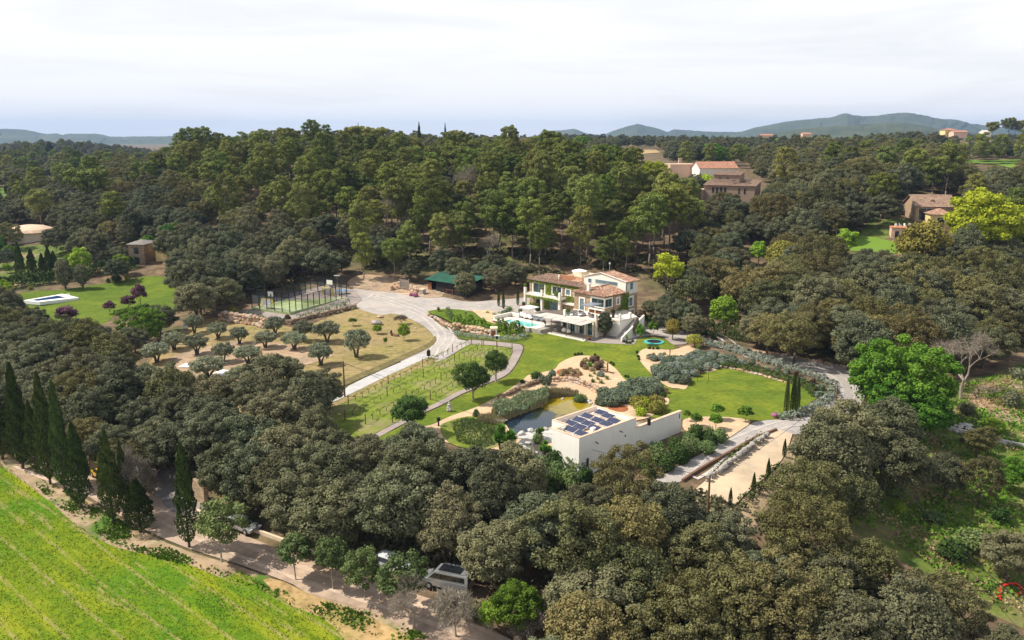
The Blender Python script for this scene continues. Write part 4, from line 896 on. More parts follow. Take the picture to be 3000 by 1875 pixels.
# regions are traced on the crowns as the photo shows them: (name, polygon, {kind:weight}, spacing, size range, label)
REG=[
 ('dark wood below the pond',[(420,1370),(430,1290),(520,1290),(620,1235),(760,1225),(900,1240),(1000,1290),(1130,1330),(1300,1320),(1430,1350),(1530,1400),(1545,1480),(1600,1560),(1560,1640),(1500,1720),(1400,1690),(1380,1700),(1250,1640),(1100,1620),(950,1580),(850,1540),(700,1490),(620,1440),(560,1400)],
   {'holm_oak':1},4.3,(.72,1.08),'dark grey green holm oak in the dense wood between the pond and the lane'),
 ('grey wood at left',[(-60,900),(60,890),(120,940),(250,980),(330,1060),(420,1110),(520,1100),(640,1140),(640,1200),(600,1230),(500,1280),(420,1360),(300,1350),(150,1310),(0,1300),(-60,1300)],
   {'holm_oak':.75,'brown_oak':.25},4.6,(.72,1.02),'grey brown holm oak in the wood behind the lane cypresses'),
 ('oaks by the concrete ramp',[(730,1080),(860,1060),(960,1110),(960,1180),(840,1230),(720,1220)],
   {'holm_oak':1},6.0,(.85,1.0),'dark round holm oak at the lower end of the concrete ramp'),
 ('open brown wood',[(1640,1400),(1750,1350),(1850,1310),(1950,1340),(2000,1430),(2060,1500),(2180,1530),(2300,1545),(2440,1575),(2570,1640),(2720,1765),(2900,1870),(3100,1900),(3100,1960),(1450,1960),(1500,1840),(1640,1760),(1620,1600),(1600,1490)],
   {'brown_oak':.62,'holm_oak':.38},4.4,(.68,1.1),'olive brown open crowned oak in the wood below the sandy parking ground'),
 ('big oaks by the parking ground',[(2330,1300),(2420,1260),(2520,1260),(2640,1290),(2640,1380),(2560,1430),(2440,1450),(2350,1440),(2310,1380)],
   {'holm_oak':.7,'brown_oak':.3},5.0,(1.0,1.35),'big grey oak on the slope right of the sandy parking ground'),
 ('tall wood above the drive',[(1885,770),(1990,730),(2100,690),(2250,690),(2350,740),(2500,770),(2680,770),(2850,740),(3100,720),(3100,900),(2960,950),(2900,1010),(2780,1020),(2640,1020),(2540,1050),(2400,1010),(2300,1000),(2200,960),(2100,900),(1980,880),(1890,860)],
   {'holm_oak':.45,'brown_oak':.55},5.3,(.85,1.3),'brown green holm oak in the tall wood above the gravel drive'),
 ('wood round the farmhouse',[(2030,610),(2140,600),(2260,590),(2205,560),(2215,470),(2330,430),(2500,450),(2700,440),(2800,500),(3100,500),(3100,740),(2850,740),(2690,640),(2600,640),(2450,660),(2360,720),(2250,690),(2060,680)],
   {'holm_oak':.6,'brown_oak':.35,'pine_tree':.05},5.8,(.85,1.4),'round holm oak on the slope between the brown house and the farmhouse'),
 ('pine wood of the hill',[(430,470),(520,420),(640,405),(900,400),(1200,398),(1400,395),(1640,415),(1680,480),(1740,520),(1900,545),(2030,580),(2060,640),(2000,700),(1900,730),(1800,760),(1640,745),(1400,735),(1250,740),(1050,740),(940,690),(860,640),(700,590),(560,560),(440,520)],
   {'pine_tree':.74,'holm_oak':.21,'bare_tree':.03,'spring_tree':.02},5.6,(.70,1.3),'tall Aleppo pine in the pine wood behind the villa'),
 ('oaks at the foot of the hill',[(880,700),(1020,760),(1200,770),(1400,760),(1540,770),(1700,760),(1860,750),(1880,790),(1780,770),(1640,775),(1520,800),(1400,810),(1300,790),(1200,790),(1060,790),(960,770)],
   {'holm_oak':.6,'bushy_tree':.0,'pine_tree':.4},5.0,(.5,.9),'smaller tree at the shady foot of the pine wood, right behind the villa'),
 ('oaks behind the court',[(540,740),(700,720),(860,740),(980,760),(1000,800),(900,800),(720,840),(640,880),(560,900),(520,830)],
   {'holm_oak':1},5.4,(.9,1.3),'dark holm oak standing right behind the fenced court'),
 ('left hill oaks',[(-60,570),(60,580),(180,560),(330,500),(440,520),(700,590),(860,640),(960,720),(860,740),(700,720),(540,740),(400,700),(330,700),(240,740),(100,700),(-60,700)],
   {'holm_oak':.72,'brown_oak':.2,'pine_tree':.08},5.4,(.75,1.2),'grey brown holm oak on the lower left flank of the hill'),
 ('far valley',[(-80,440),(60,430),(200,405),(350,430),(450,440),(430,500),(330,500),(180,560),(-80,580)],
   {'holm_oak':.8,'pine_tree':.2},8.5,(.9,1.3),'small round tree in the far valley left of the hill'),
 ('thicket by the orchard',[(120,950),(240,960),(330,950),(470,920),(560,890),(640,880),(600,910),(500,950),(430,1010),(380,1040),(260,1020)],
   {'holm_oak':.6,'green_tree':.4},5.2,(.55,.8),'leafy tree in the thicket between the neighbour lawn and the orchard'),
 ('slope right of the villa',[(1880,800),(1905,790),(1930,840),(2000,830),(2060,880),(2110,930),(2000,945),(1905,925),(1885,880)],{'holm_oak':.5,'dark_bush':.2,'scrub_bush':.3},3.4,(.4,.75),''),
 ('garden behind the long hedge',[(-60,690),(50,700),(180,700),(330,715),(400,765),(330,785),(240,790),(150,800),(0,825),(-60,830)],{'green_tree':.3,'spring_tree':.25,'holm_oak':.3,'gold_bush':.15},5.0,(.45,.8),''),
 ('trees by the pink farm',[(1740,480),(1880,508),(2070,512),(2075,575),(1990,575),(1900,548),(1740,522)],{'holm_oak':.5,'olive_tree':.3,'spring_tree':.2},5.5,(.5,.8),''),
 ('far right wood',[(1500,405),(1700,398),(2000,396),(2300,398),(2700,400),(3100,400),(3100,500),(2800,500),(2700,440),(2500,450),(2330,430),(2260,500),(2200,470),(1880,470),(1740,520),(1680,480),(1640,415)],
   {'holm_oak':.7,'pine_tree':.2,'spring_tree':.05,'green_tree':.05},8.5,(.9,1.3),'small round tree on the plateau beyond the farm buildings'),
]
def in_clear(x,y,z):
    u,v=proj(x,y,z)
    return any(inpoly(u,v,P) for P in VISG)
SKYU=[0,180,350,440,470,540,580,700,760,900,1000,1200,1500,1800,2200,2500,2700,2850,3000]; SKYV=[416,400,423,436,430,402,385,382,368,380,385,388,392,398,400,398,386,362,372]
def scatter():
    rng=random.Random(11); cell=4.0; grid={}
    def near(x,y,r):
        cx,cy=int(x//cell),int(y//cell); k=int(r//cell)+1
        for i in range(cx-k,cx+k+1):
            for j in range(cy-k,cy+k+1):
                for (a,b) in grid.get((i,j),()):
                    if (a-x)**2+(b-y)**2<r*r: return True
        return False
    def put(x,y): grid.setdefault((int(x//cell),int(y//cell)),[]).append((x,y))
    for (x,y,r) in TREES: put(x,y)
    res=[]
    # candidates: denser near, jittered, out to a kilometre
    bands=[(44,150,24000),(150,480,42000),(480,1150,26000)]
    for (y0,y1,n) in bands:
        ys=np.sqrt(np.array([rng.random() for _ in range(n)])*(y1*y1-y0*y0)+y0*y0); xs=np.array([rng.uniform(-.84,.84) for _ in range(n)])*ys
        zs=H(xs,ys)
        for x,y,z in zip(xs,ys,zs):
            u,v=proj(x,y,z+4.2)
            if not(-90<u<3090 and 380<v<1960): continue
            for ri,(nm,P,ks,sp,sr,lab) in enumerate(REG):
                if inpoly(u,v,P): break
            else: continue
            sp2=sp*(1+max(0,(y-380)/800)) if y>380 else sp
            if near(x,y,sp2): continue
            k=rng.choices(list(ks),list(ks.values()))[0]; s=rng.uniform(*sr)*(1.12 if y>420 else 1.0)
            _,_,w,h,hc=KINDS[k][0]
            d=math.sqrt(x*x+y*y+(z-CAMZ)**2); px=FPX/d; bad=False
            for (ou,oz) in [(0,h*s*.97),(-w*s*.40,hc*s),(w*s*.40,hc*s),(w*s*.3,h*s*.82),(-w*s*.3,h*s*.82),(0,hc*s),(0,h*s*.25),(-w*s*.3,h*s*.45),(w*s*.3,h*s*.45)]:
                uu,vv=proj(x+ou,y,z+oz)
                if any(inpoly(uu,vv,Q) for Q in VIS): bad=True; break
            if y>240 and proj(x,y,z+h*s*(1.08 if 'pine' in k else 1.03))[1]<np.interp(u,SKYU,SKYV): bad=True
            ug,vg=proj(x,y,z)
            if not bad and any(inpoly(ug,vg,Q) for Q in VIS[:5]) and y<200 and v<1300: bad = nm in ('pine wood of the hill',) or bad
            if bad: continue
            put(x,y); res.append((y,x,z,k,s,ri,rng.uniform(0,6.28)))
    return res
for o in S.objects:
    if o.type=='EMPTY' and (o.scale.z>4 or o.scale.x>4): print('BIGTREE',o.name,o['label'],tuple(o.scale),tuple(o.location))
RES=scatter()
RES.sort(key=lambda r:r[0])
cnt={'oak':0,'pine':0}; far=[]
LIM={'oak':296,'pine':296}
LM=[(1700,1260,'the solar building'),(860,880,'the fenced court'),(1290,840,'the green roofed shed'),(1500,860,'the pool'),(1800,830,'the villa'),(1955,760,'the tall lime tree'),(2225,740,'the glowing lime tree'),(2140,540,'the brown house'),(2130,480,'the white barn'),(2745,620,'the farmhouse'),(2645,680,'the pink store'),
 (1915,515,'the pink farm'),(2410,690,'the pale canopy'),(2120,910,'the feathery tree'),(2600,1130,'the bright green trees'),(2815,1080,'the large bare tree'),(2320,1160,'the trio of cypresses'),(2440,1180,'the drive bend'),(2150,1400,'the sandy parking'),(1310,1720,'the silver van'),(1150,1660,'the white car'),(710,1550,'the silver car'),(500,1430,'the driveway'),(300,1400,'the yellow car'),
 (100,1250,'the tallest lane cypresses'),(310,1040,'the pale green shelter'),(600,1050,'the orchard'),(1010,1120,'the ramp pole'),(1200,1230,'the lowest lawn pine'),(1480,1300,'the yuccas'),(430,720,'the brick house'),(640,710,'the flat roofed house'),(88,670,'the domed house'),(300,860,'the neighbour lawn'),(30,860,'the neighbour pool'),(255,520,'the umbrella pines'),(150,440,'the valley cypresses'),
 (560,400,'the left end of the ridge'),(940,390,'the lone ridge pine'),(1100,390,'the ridge umbrella pines'),(1240,390,'the black ridge cypress'),(1580,460,'the white cottage'),(1870,445,'the tan far field'),(2790,380,'the far orange farmhouse'),(2900,480,'the green far field'),(2930,1730,'the red pipe'),(2600,1500,'the sunlit meadow strip'),(900,600,'the middle of the hill'),(1350,560,'the thick of the pines'),(600,560,'the left flank of the hill'),(1700,620,'the right flank of the pine hill'),(1100,480,'the upper pine slope'),
 (1500,480,'the upper right pine slope'),(2400,560,'the hollow behind the glowing tree'),(2900,880,'the right edge above the track'),(2200,1700,'the bottom of the open wood'),(1700,1750,'the bottom edge by the lane end'),(1900,1450,'the lane beside the parking'),(2300,900,'the boulder line of the drive'),(2900,1850,'the lower right corner')]
NEARW={'pine_tree':'pine','holm_oak':'grey oak','brown_oak':'brown oak','bare_tree':'leafless tree','spring_tree':'fresh green tree','green_tree':'leafy green tree','bushy_tree':'bushy tree','olive_tree':'olive tree','dark_bush':'dark bush','scrub_bush':'brown bush','gold_bush':'golden bush'}
cells={}
for (y,x,z,k,s,ri,rz) in RES:
    c='pine' if 'pine' in k else ('oak' if 'oak' in k else None)
    if c and (cnt[c]>=LIM[c] or y>560): far.append((x,y,z,k,s,rz)); continue
    if c: cnt[c]+=1
    u,v=proj(x,y,z+4); l=min(LM,key=lambda q:math.hypot((q[0]-u)*.6,q[1]-v)); du,dv=u-l[0],v-l[1]
    rel=('right of ' if du>0 else 'left of ') if abs(du)*.6>abs(dv) else ('in front of ' if dv>0 else 'behind ')
    lo,hi=REG[ri][4]; size='big ' if s>lo+.66*(hi-lo) else ('small ' if s<lo+.33*(hi-lo) else 'mid sized ')
    o=plant(k,x,y,z-.15,s,s*random.Random(int(x*100)).uniform(.92,1.12),rz,'x')
    key=(size+NEARW[k]+' '+rel+l[2],NEARW[k]+'s '+rel+l[2]); cells.setdefault(key,[]).append(o)
ORD=['nearest','second nearest','third nearest','fourth nearest','fifth nearest','sixth nearest','seventh nearest','eighth nearest']
for (lab,grp),os_ in cells.items():
    for i,o in enumerate(os_):
        n=len(os_); sx=''
        if 1<n<=8: sx=', '+('farthest' if i==n-1 else ORD[i])
        o['label']=lab+sx; o['group']=grp
KO=1
print('TREES near',cnt,'far',len(far),'others',len(RES)-len(far)-cnt['oak']-cnt['pine'])

def far_wood(pts):
    src=[]
    for k in ('holm_oak','brown_oak','pine_tree'):
        for i in range(3):
            cm,tm,w,h,hc=KINDS[k][i]
            me=cm.copy(); me.name='distant crown'
            o=bpy.data.objects.new('distant crown',me); src.append(o)
    order={'holm_oak':0,'brown_oak':1,'pine_tree':2}
    me=bpy.data.meshes.new('distant_wood'); me.vertices.add(len(pts)); me.vertices.foreach_set('co',np.array([(p[0],p[1],p[2]-(2.5 if p[3]=='pine_tree' else .3)) for p in pts],'f').ravel())
    for nm,typ,vals in (('sc','FLOAT',[p[4] for p in pts]),('rz','FLOAT',[p[5] for p in pts]),('ix','INT',[order[p[3]]*3+i%3 for i,p in enumerate(pts)])):
        a=me.attributes.new(nm,typ,'POINT'); a.data.foreach_set('value',vals)
    me.update(); o=link('distant_wood',me)
    tag(o,'mass of small round trees covering the far hill and plateau','wood',kind='stuff')
    ng=bpy.data.node_groups.new('distant wood','GeometryNodeTree')
    ng.interface.new_socket('Geometry',in_out='INPUT',socket_type='NodeSocketGeometry'); ng.interface.new_socket('Geometry',in_out='OUTPUT',socket_type='NodeSocketGeometry')
    gi=ng.nodes.new('NodeGroupInput'); go=ng.nodes.new('NodeGroupOutput'); L=ng.links.new
    j=ng.nodes.new('GeometryNodeGeometryToInstance')
    for s in reversed(src):
        oi=ng.nodes.new('GeometryNodeObjectInfo'); oi.inputs['Object'].default_value=s; L(oi.outputs['Geometry'],j.inputs[0])
    ip=ng.nodes.new('GeometryNodeInstanceOnPoints'); ip.inputs['Pick Instance'].default_value=True
    def na(nm,t):
        n=ng.nodes.new('GeometryNodeInputNamedAttribute'); n.data_type=t; n.inputs['Name'].default_value=nm
        return [s for s in n.outputs if s.enabled and s.name=='Attribute'][0]
    L(gi.outputs[0],ip.inputs['Points']); L(j.outputs[0],ip.inputs['Instance']); L(na('ix','INT'),ip.inputs['Instance Index'])
    cx=ng.nodes.new('ShaderNodeCombineXYZ'); L(na('rz','FLOAT'),cx.inputs[2]); L(cx.outputs[0],ip.inputs['Rotation']); L(na('sc','FLOAT'),ip.inputs['Scale'])
    L(ip.outputs[0],go.inputs[0])
    m=o.modifiers.new('wood','NODES'); m.node_group=ng
if far: far_wood(far)
# ------------------------------------------------------------------ building materials
def stucco(name, col, dirt=0.25):
    m, nt, b = nmat(name); p = pos(nt,(1,1,0.35)); f = noise(nt,p,0.9,6,0.65); g=noise(nt,pos(nt),6,4,0.6)
    c = mixc(nt, mrange(nt,f,0.45,0.75,0,dirt), mixc(nt,g,tuple(x*.95 for x in col),col), tuple(x*y for x,y in zip(col,(.72,.68,.60))))
    nt.links.new(c,b.inputs['Base Color']); b.inputs['Roughness'].default_value=.9; bump(nt,b,g,.15,.02); return m
M['white'] = stucco('white stucco',(0.80,0.76,0.68))
M['cream'] = stucco('cream stucco',(0.78,0.68,0.53))
M['lime'] = stucco('limewashed wall',(0.84,0.81,0.75),.35)
M['pink'] = stucco('pink render',(0.66,0.46,0.36))
M['yellowwall'] = stucco('yellow render',(0.72,0.56,0.27))
M['brownwall'] = stucco('brown render',(0.30,0.22,0.165))
def stone(name, a, b_, mort, s=3.2):
    m, nt, b = nmat(name); p=pos(nt,(1,1,1.5))
    v=N(nt,'ShaderNodeTexVoronoi',Scale=s); nt.links.new(p,v.inputs['Vector'])
    sep=nt.nodes.new('ShaderNodeSeparateColor'); nt.links.new(v.outputs['Color'],sep.inputs[0])
    c=ramp(nt,sep.outputs[0],[(0,a),(1,b_)])
    v2=N(nt,'ShaderNodeTexVoronoi',Scale=s); v2.feature='DISTANCE_TO_EDGE'; nt.links.new(p,v2.inputs['Vector'])
    c=mixc(nt,mrange(nt,v2.outputs['Distance'],0.02,0.07),mort,c)
    nt.links.new(c,b.inputs['Base Color']); b.inputs['Roughness'].default_value=.9; bump(nt,b,v2.outputs['Distance'],.6,.05); return m
M['stone'] = stone('rubble stone wall',(0.24,0.16,0.10),(0.48,0.34,0.21),(0.42,0.33,0.24))
M['stone2'] = stone('brown field stone',(0.17,0.12,0.09),(0.36,0.26,0.17),(0.22,0.17,0.12),2.2)
M['boulder'] = surf('orange boulder',[(0.25,(0.27,0.15,0.09)),(0.5,(0.48,0.31,0.19)),(0.75,(0.62,0.47,0.34))],1.1,.9,.8,[(0.3,(0.36,0.30,0.25)),(0.7,(0.58,0.48,0.38))],bmp=.4,bdist=.1)
M['greyrock'] = surf('grey rock',[(0.3,(0.24,0.22,0.20)),(0.7,(0.46,0.43,0.39))],1.5,.9,bmp=.4)
M['whiterock'] = surf('white rock',[(0.3,(0.38,0.37,0.34)),(0.7,(0.60,0.58,0.54))],1.5,.8)
def tiles(name, a, b_, c_):
    m, nt, b = nmat(name); p=pos(nt); v=N(nt,'ShaderNodeTexVoronoi',Scale=2.6); nt.links.new(p,v.inputs['Vector'])
    sep=nt.nodes.new('ShaderNodeSeparateColor'); nt.links.new(v.outputs['Color'],sep.inputs[0])
    c=ramp(nt,sep.outputs[0],[(0,a),(.5,b_),(1,c_)]); f=noise(nt,p,.8,5,.6)
    c=mixc(nt,mrange(nt,f,.45,.7,0,.5),c,(0.26,0.21,0.16))
    nt.links.new(c,b.inputs['Base Color']); b.inputs['Roughness'].default_value=.9; return m
M['tile'] = tiles('clay roof tile',(0.20,0.105,0.075),(0.36,0.20,0.135),(0.54,0.36,0.25))
M['tile_old'] = tiles('weathered roof tile',(0.16,0.10,0.075),(0.26,0.165,0.12),(0.36,0.25,0.18))
M['tile_red'] = tiles('red roof tile',(0.28,0.12,0.08),(0.38,0.18,0.12),(0.46,0.26,0.18))
M['paving'] = surf('light paving',[(0.3,(0.66,0.60,0.52)),(0.7,(0.78,0.73,0.65))],1.5,.8)
M['deck'] = surf('grey stone deck',[(0.3,(0.30,0.27,0.24)),(0.7,(0.42,0.38,0.34))],1.2,.85)
M['coping'] = surf('cream coping',[(0.3,(0.62,0.49,0.35)),(0.7,(0.74,0.61,0.45))],1.5,.85)
M['salmon'] = surf('salmon parapet',[(0.3,(0.60,0.42,0.30)),(0.7,(0.72,0.53,0.39))],1.0,.85)
M['terracotta'] = plain('terracotta',(0.52,0.21,0.10),.85)
M['turq'] = plain('turquoise pad',(0.08,0.42,0.38),.5)
M['teal'] = plain('teal painted frame',(0.17,0.36,0.33),.5)
M['wood'] = plain('brown timber',(0.16,0.085,0.045),.8,var=.3)
M['redwood'] = plain('red brown timber',(0.26,0.09,0.035),.75,var=.3)
M['greywood'] = plain('grey timber',(0.28,0.24,0.20),.9,var=.25)
M['darkwood'] = plain('black stained timber',(0.020,0.018,0.018),.75,var=.4)
M['iron'] = plain('dark iron',(0.025,0.025,0.028),.5,.3)
M['rust'] = plain('rusty brown steel',(0.16,0.085,0.05),.7)
M['whitemetal'] = plain('white painted metal',(0.78,0.77,0.74),.4)
M['canvas'] = plain('pale awning cloth',(0.50,0.46,0.42),.9,var=.1)
M['reedmat'] = surf('dark reed matting',[(0.3,(0.11,0.085,0.072)),(0.7,(0.19,0.155,0.13))],3,.95)
M['whitecloth'] = plain('white cloth',(0.82,0.81,0.80),.9,var=.04)
M['greycloth'] = plain('blue grey cloth',(0.20,0.215,0.25),.9)
M['wicker'] = plain('grey wicker',(0.33,0.30,0.28),.9,var=.3,scale=20)
M['potblue'] = plain('blue glazed pot',(0.10,0.26,0.28),.25)
M['potdark'] = plain('dark planter',(0.07,0.065,0.07),.4)
M['greencloth'] = plain('green rail',(0.08,0.15,0.05),.8)
M['curtain'] = plain('white curtain',(0.70,0.69,0.66),.9,var=.05)
M['interior'] = plain('dim interior wall',(0.30,0.27,0.25),.9)
def glassmat(name, col, rough=.08):
    m, nt, b = nmat(name); f=noise(nt,pos(nt),.7,3,.5)
    nt.links.new(ramp(nt,f,[(0.35,tuple(c*.6 for c in col)),(0.65,tuple(c*1.5 for c in col))]),b.inputs['Base Color'])
    b.inputs['Roughness'].default_value=rough; b.inputs['Specular IOR Level'].default_value=.6; return m
M['glass'] = glassmat('window glass',(0.035,0.045,0.05))
M['bluegl'] = glassmat('glass with painted sky tint',(0.13,0.17,0.21))  # sky reflection painted into the panes as a paler blue base colour
def watermat(name, stops, scale, rough=.04, bmp=.05, spec=.5):
    m, nt, b = nmat(name); p=pos(nt); f=noise(nt,p,scale,4,.5,.6)
    nt.links.new(ramp(nt,f,stops),b.inputs['Base Color']); b.inputs['Roughness'].default_value=rough; b.inputs['Specular IOR Level'].default_value=spec
    bump(nt,b,noise(nt,p,5,3,.5),bmp,.05); return m
M['poolwater'] = watermat('turquoise pool water',[(0.3,(0.08,0.44,0.42)),(0.7,(0.18,0.58,0.54))],1.0)
M['poolblue'] = watermat('deep blue pool water',[(0.3,(0.015,0.05,0.16)),(0.7,(0.04,0.10,0.22))],.5)
M['skin'] = plain('skin',(0.48,0.29,0.20),.6)
M['hair'] = plain('dark hair',(0.035,0.025,0.02),.8)
M['blond'] = plain('blond hair',(0.42,0.30,0.14),.8)
M['darkshirt'] = plain('dark plum shirt',(0.055,0.02,0.035),.9)
M['paleskirt'] = plain('pale patterned skirt',(0.50,0.56,0.54),.9,var=.3,scale=12)
M['orangeshirt'] = plain('orange shirt',(0.62,0.24,0.03),.9)
M['blackcloth'] = plain('black cloth',(0.02,0.02,0.022),.9)

def roof_plane(mb, poly, up, pitch=.34, r=.085, lift=.02, under=.12):
    """a tiled roof slope: slab plus rows of half round cover tiles running down the slope"""
    P=[Vector(p) for p in poly]; nrm=(P[1]-P[0]).cross(P[2]-P[1]).normalized()
    if nrm.z<0: P=P[::-1]; nrm=-nrm
    n=len(P); vs=[p for p in P]+[p-nrm*under for p in P]
    mb.add(vs,[tuple(range(n)),tuple(range(2*n-1,n-1,-1))]+[(k,n+k,n+(k+1)%n,(k+1)%n) for k in range(n)])
    up=Vector(up); up=(up-nrm*up.dot(nrm)).normalized(); side=up.cross(nrm).normalized(); o=P[0]
    q=[((p-o).dot(side),(p-o).dot(up)) for p in P]; lo=min(a for a,_ in q); hi=max(a for a,_ in q)
    s=lo+pitch/2
    while s<hi:
        ts=[]
        for i in range(n):
            (a0,b0),(a1,b1)=q[i],q[(i+1)%n]
            if (a0-s)*(a1-s)<0: ts.append(b0+(b1-b0)*(s-a0)/(a1-a0))
        if len(ts)>=2:
            t0,t1=min(ts),max(ts)
            if t1-t0>.15:
                A=o+side*s+up*(t0-.04); B=o+side*s+up*t1; m=5; vv=[]
                for e in (A,B):
                    for k in range(m):
                        w=math.pi*k/(m-1); vv.append(e+side*math.cos(w)*r+nrm*(math.sin(w)*r+lift-.02))
                mb.add(vv,[(k+1,k,m+k,m+k+1) for k in range(m-1)]+[tuple(range(m)),tuple(range(2*m-1,m-1,-1))])
        s+=pitch
def ridge(mb, a, b, r=.14): mb.cyl(a,b,r,r,8,True)

def window(par, ax, c, a0, a1, z0, z1, surround=.22, panes=1, glass='glass', fr='teal', name='window', proud=.05, depth=.0):
    """ax 'f': in a wall at q=c facing -q, spanning p a0..a1; 's': in a wall at p=c facing +p, spanning q a0..a1; 'l': p=c facing -p; 'b' unused"""
    def bx(mb,u0,u1,w0,w1,o0,o1):
        if ax=='f': mb.box(u0,u1,c-o1,c-o0,w0,w1)
        elif ax=='s': mb.box(c+o0,c+o1,u0,u1,w0,w1)
        else: mb.box(c-o1,c-o0,u0,u1,w0,w1)
    mb=MB(); s=surround
    if s>0:
        bx(mb,a0-s,a1+s,z1,z1+s,0,proud+.04); bx(mb,a0-s,a0,z0,z1,0,proud+.04); bx(mb,a1,a1+s,z0,z1,0,proud+.04)
        bx(mb,a0-s-.05,a1+s+.05,z0-.14,z0,0,proud+.10)
    else: bx(mb,a0-.04,a1+.04,z0-.05,z0,0,proud+.02); 
    w=mb.build(name,M['white'],par)
    f=MB(); t=.07
    bx(f,a0,a1,z1-t,z1,.002,proud); bx(f,a0,a1,z0,z0+t,.002,proud)
    for k in range(panes+1):
        x=a0+(a1-a0-t)*k/panes; bx(f,x,x+t,z0+t,z1-t,.002,proud)
    f.build('frame',M[fr],w)
    g=MB(); bx(g,a0+t,a1-t,z0+t,z1-t,.003,proud-.03) if panes==1 else [bx(g,a0+(a1-a0-t)*k/panes+t,a0+(a1-a0-t)*(k+1)/panes,z0+t,z1-t,.003,proud-.03) for k in range(panes)]
    g.build('pane',M[glass],w)
    return w
def part(par, name, mat, fn, label=None):
    mb=MB(); fn(mb); o=mb.build(name,M[mat] if isinstance(mat,str) else mat,par)
    if label: o['label']=label
    return o
def ivy(par, patches, seed, leaf=.22, dens=55, mat='limegreen_leaf', name='ivy'):
    """patches: (corner, edge u, edge v, outward normal, thickness)"""
    lc=LC(seed); r=lc.rng
    for c,u,v,n,t in patches:
        u=np.array(u,float); v=np.array(v,float); n=np.array(n,float); k=int(dens*np.linalg.norm(u)*np.linalg.norm(v))
        a=r.random(k)+.05*r.normal(size=k); b=r.random(k)+.08*r.normal(size=k)
        p=np.array(c)+a[:,None]*u+b[:,None]*v+n*(t*r.random(k)[:,None]+.05)
        lc.leaves(p,n+.6*r.normal(size=(k,3)),leaf,.5+.3*r.normal(size=k),1.2)
    return link(name,lc.mesh(name,M[mat]),par)

# ------------------------------------------------------------------ the villa (its own axes: p along the pool front, q to the back)
VO=(4.04,159.89); VA=math.atan2(-0.6998,0.7143)
def vw(p,q):
    c,s=math.cos(VA),math.sin(VA); return (VO[0]+p*c-q*s, VO[1]+p*s+q*c)
V=empty('villa',(VO[0],VO[1],0),VA,'large cream and stone villa with tiled roofs and awnings above the lawn','house')
# ground slabs
part(V,'terrace','deck',lambda m:(m.box(1.6,4.3,-2.2,14.0,-1,.9),m.box(-14.2,1.6,2.6,14.0,-1,.9),m.box(-9.0,-7.3,-2.3,2.6,-1,.9),m.box(-7.3,1.6,-2.6,-2.1,-1,.9)))
part(V,'coping','paving',lambda m:(m.box(-9.1,1.62,-2.62,-2.1,.902,.96),m.box(-9.1,-7.3,-2.1,1.9,.902,.96),m.box(-7.3,1.2,1.9,2.6,.902,.955),m.box(1.2,3.0,-2.0,2.6,.902,.957),m.box(-3.5,4.0,12.6,13.95,.902,1.0)))
part(V,'pool_wall','white',lambda m:(m.box(-9.15,-8.75,-2.0,3.4,.96,1.7),m.box(-8.75,-6.6,3.0,3.4,.96,1.7)))
st=MB()
for k in range(4): st.box(3.0+.38*k,3.38+.38*k if k<3 else 4.6,-2.1,5.2-.25*k,-.5,.84-.21*k)
part(V,'steps','coping',lambda m:None) if False else st.build('steps',M['coping'],V)
part(V,'patio','deck',lambda m:m.box(4.6,13.6,-.05,3.3,-.6,.14))
part(V,'patio_edge','paving',lambda m:(m.box(.2,14.0,-.75,-.05,-.6,.16),m.box(.2,4.6,-.05,.9,-.6,.16)))
# lower storey under the roof terrace
TZ=3.45
def tb(m):
    m.prism([(6.3,2.3),(13.6,3.25),(13.7,6.2),(16.9,6.4),(17.3,11.5),(11.3,15.4),(3.5,15.4),(3.5,8.4),(6.3,8.4)],TZ-.35,TZ)
part(V,'roof_terrace','paving',tb)
part(V,'wall','lime',lambda m:(m.prism([(4.4,3.7),(13.2,3.7),(13.2,3.9),(4.4,3.9)],-.5,TZ-.352),m.prism([(13.2,3.65),(13.68,3.65),(13.68,6.4),(13.2,6.4)],-.5,TZ-.352),m.box(13.68,16.85,6.45,6.7,-.5,TZ-.352),
     m.prism([(16.6,6.7),(16.85,6.7),(17.25,11.4),(17.0,11.4)],-.5,TZ-.352),m.box(4.4,4.6,3.9,13.8,-.5,TZ-.352)),'whitewashed wall of the lower floor')
for k,(a,b_) in enumerate([(4.9,6.0),(6.9,8.0),(9.2,10.6),(11.3,12.6)]):
    window(V,'f',3.7,a,b_,.16,2.7,0,1 if k==0 else 2,'glass','teal',name='glass_door')
def col(m,x,y,z0,z1,w=.42): m.box(x-w/2,x+w/2,y-w/2,y+w/2,z0,z1)
for x in (6.45,8.6,10.95,12.9): part(V,'column','white',lambda m:col(m,x,3.42,.0,TZ-.352,.36))
part(V,'column','coping',lambda m:m.cyl((13.75,3.3,0),(13.75,3.3,TZ+.3),.26,.22,10),'round stone column at the patio corner')
for (x,y) in [(6.45,2.45),(13.45,3.4),(16.7,6.65),(17.05,9.4)]: part(V,'terrace_pillar','white',lambda m:col(m,x,y,TZ,TZ+1.15,.45))
part(V,'planter_trough','paving',lambda m:m.box(9.0,9.02,3,3.01,TZ,TZ+.01)) if False else None
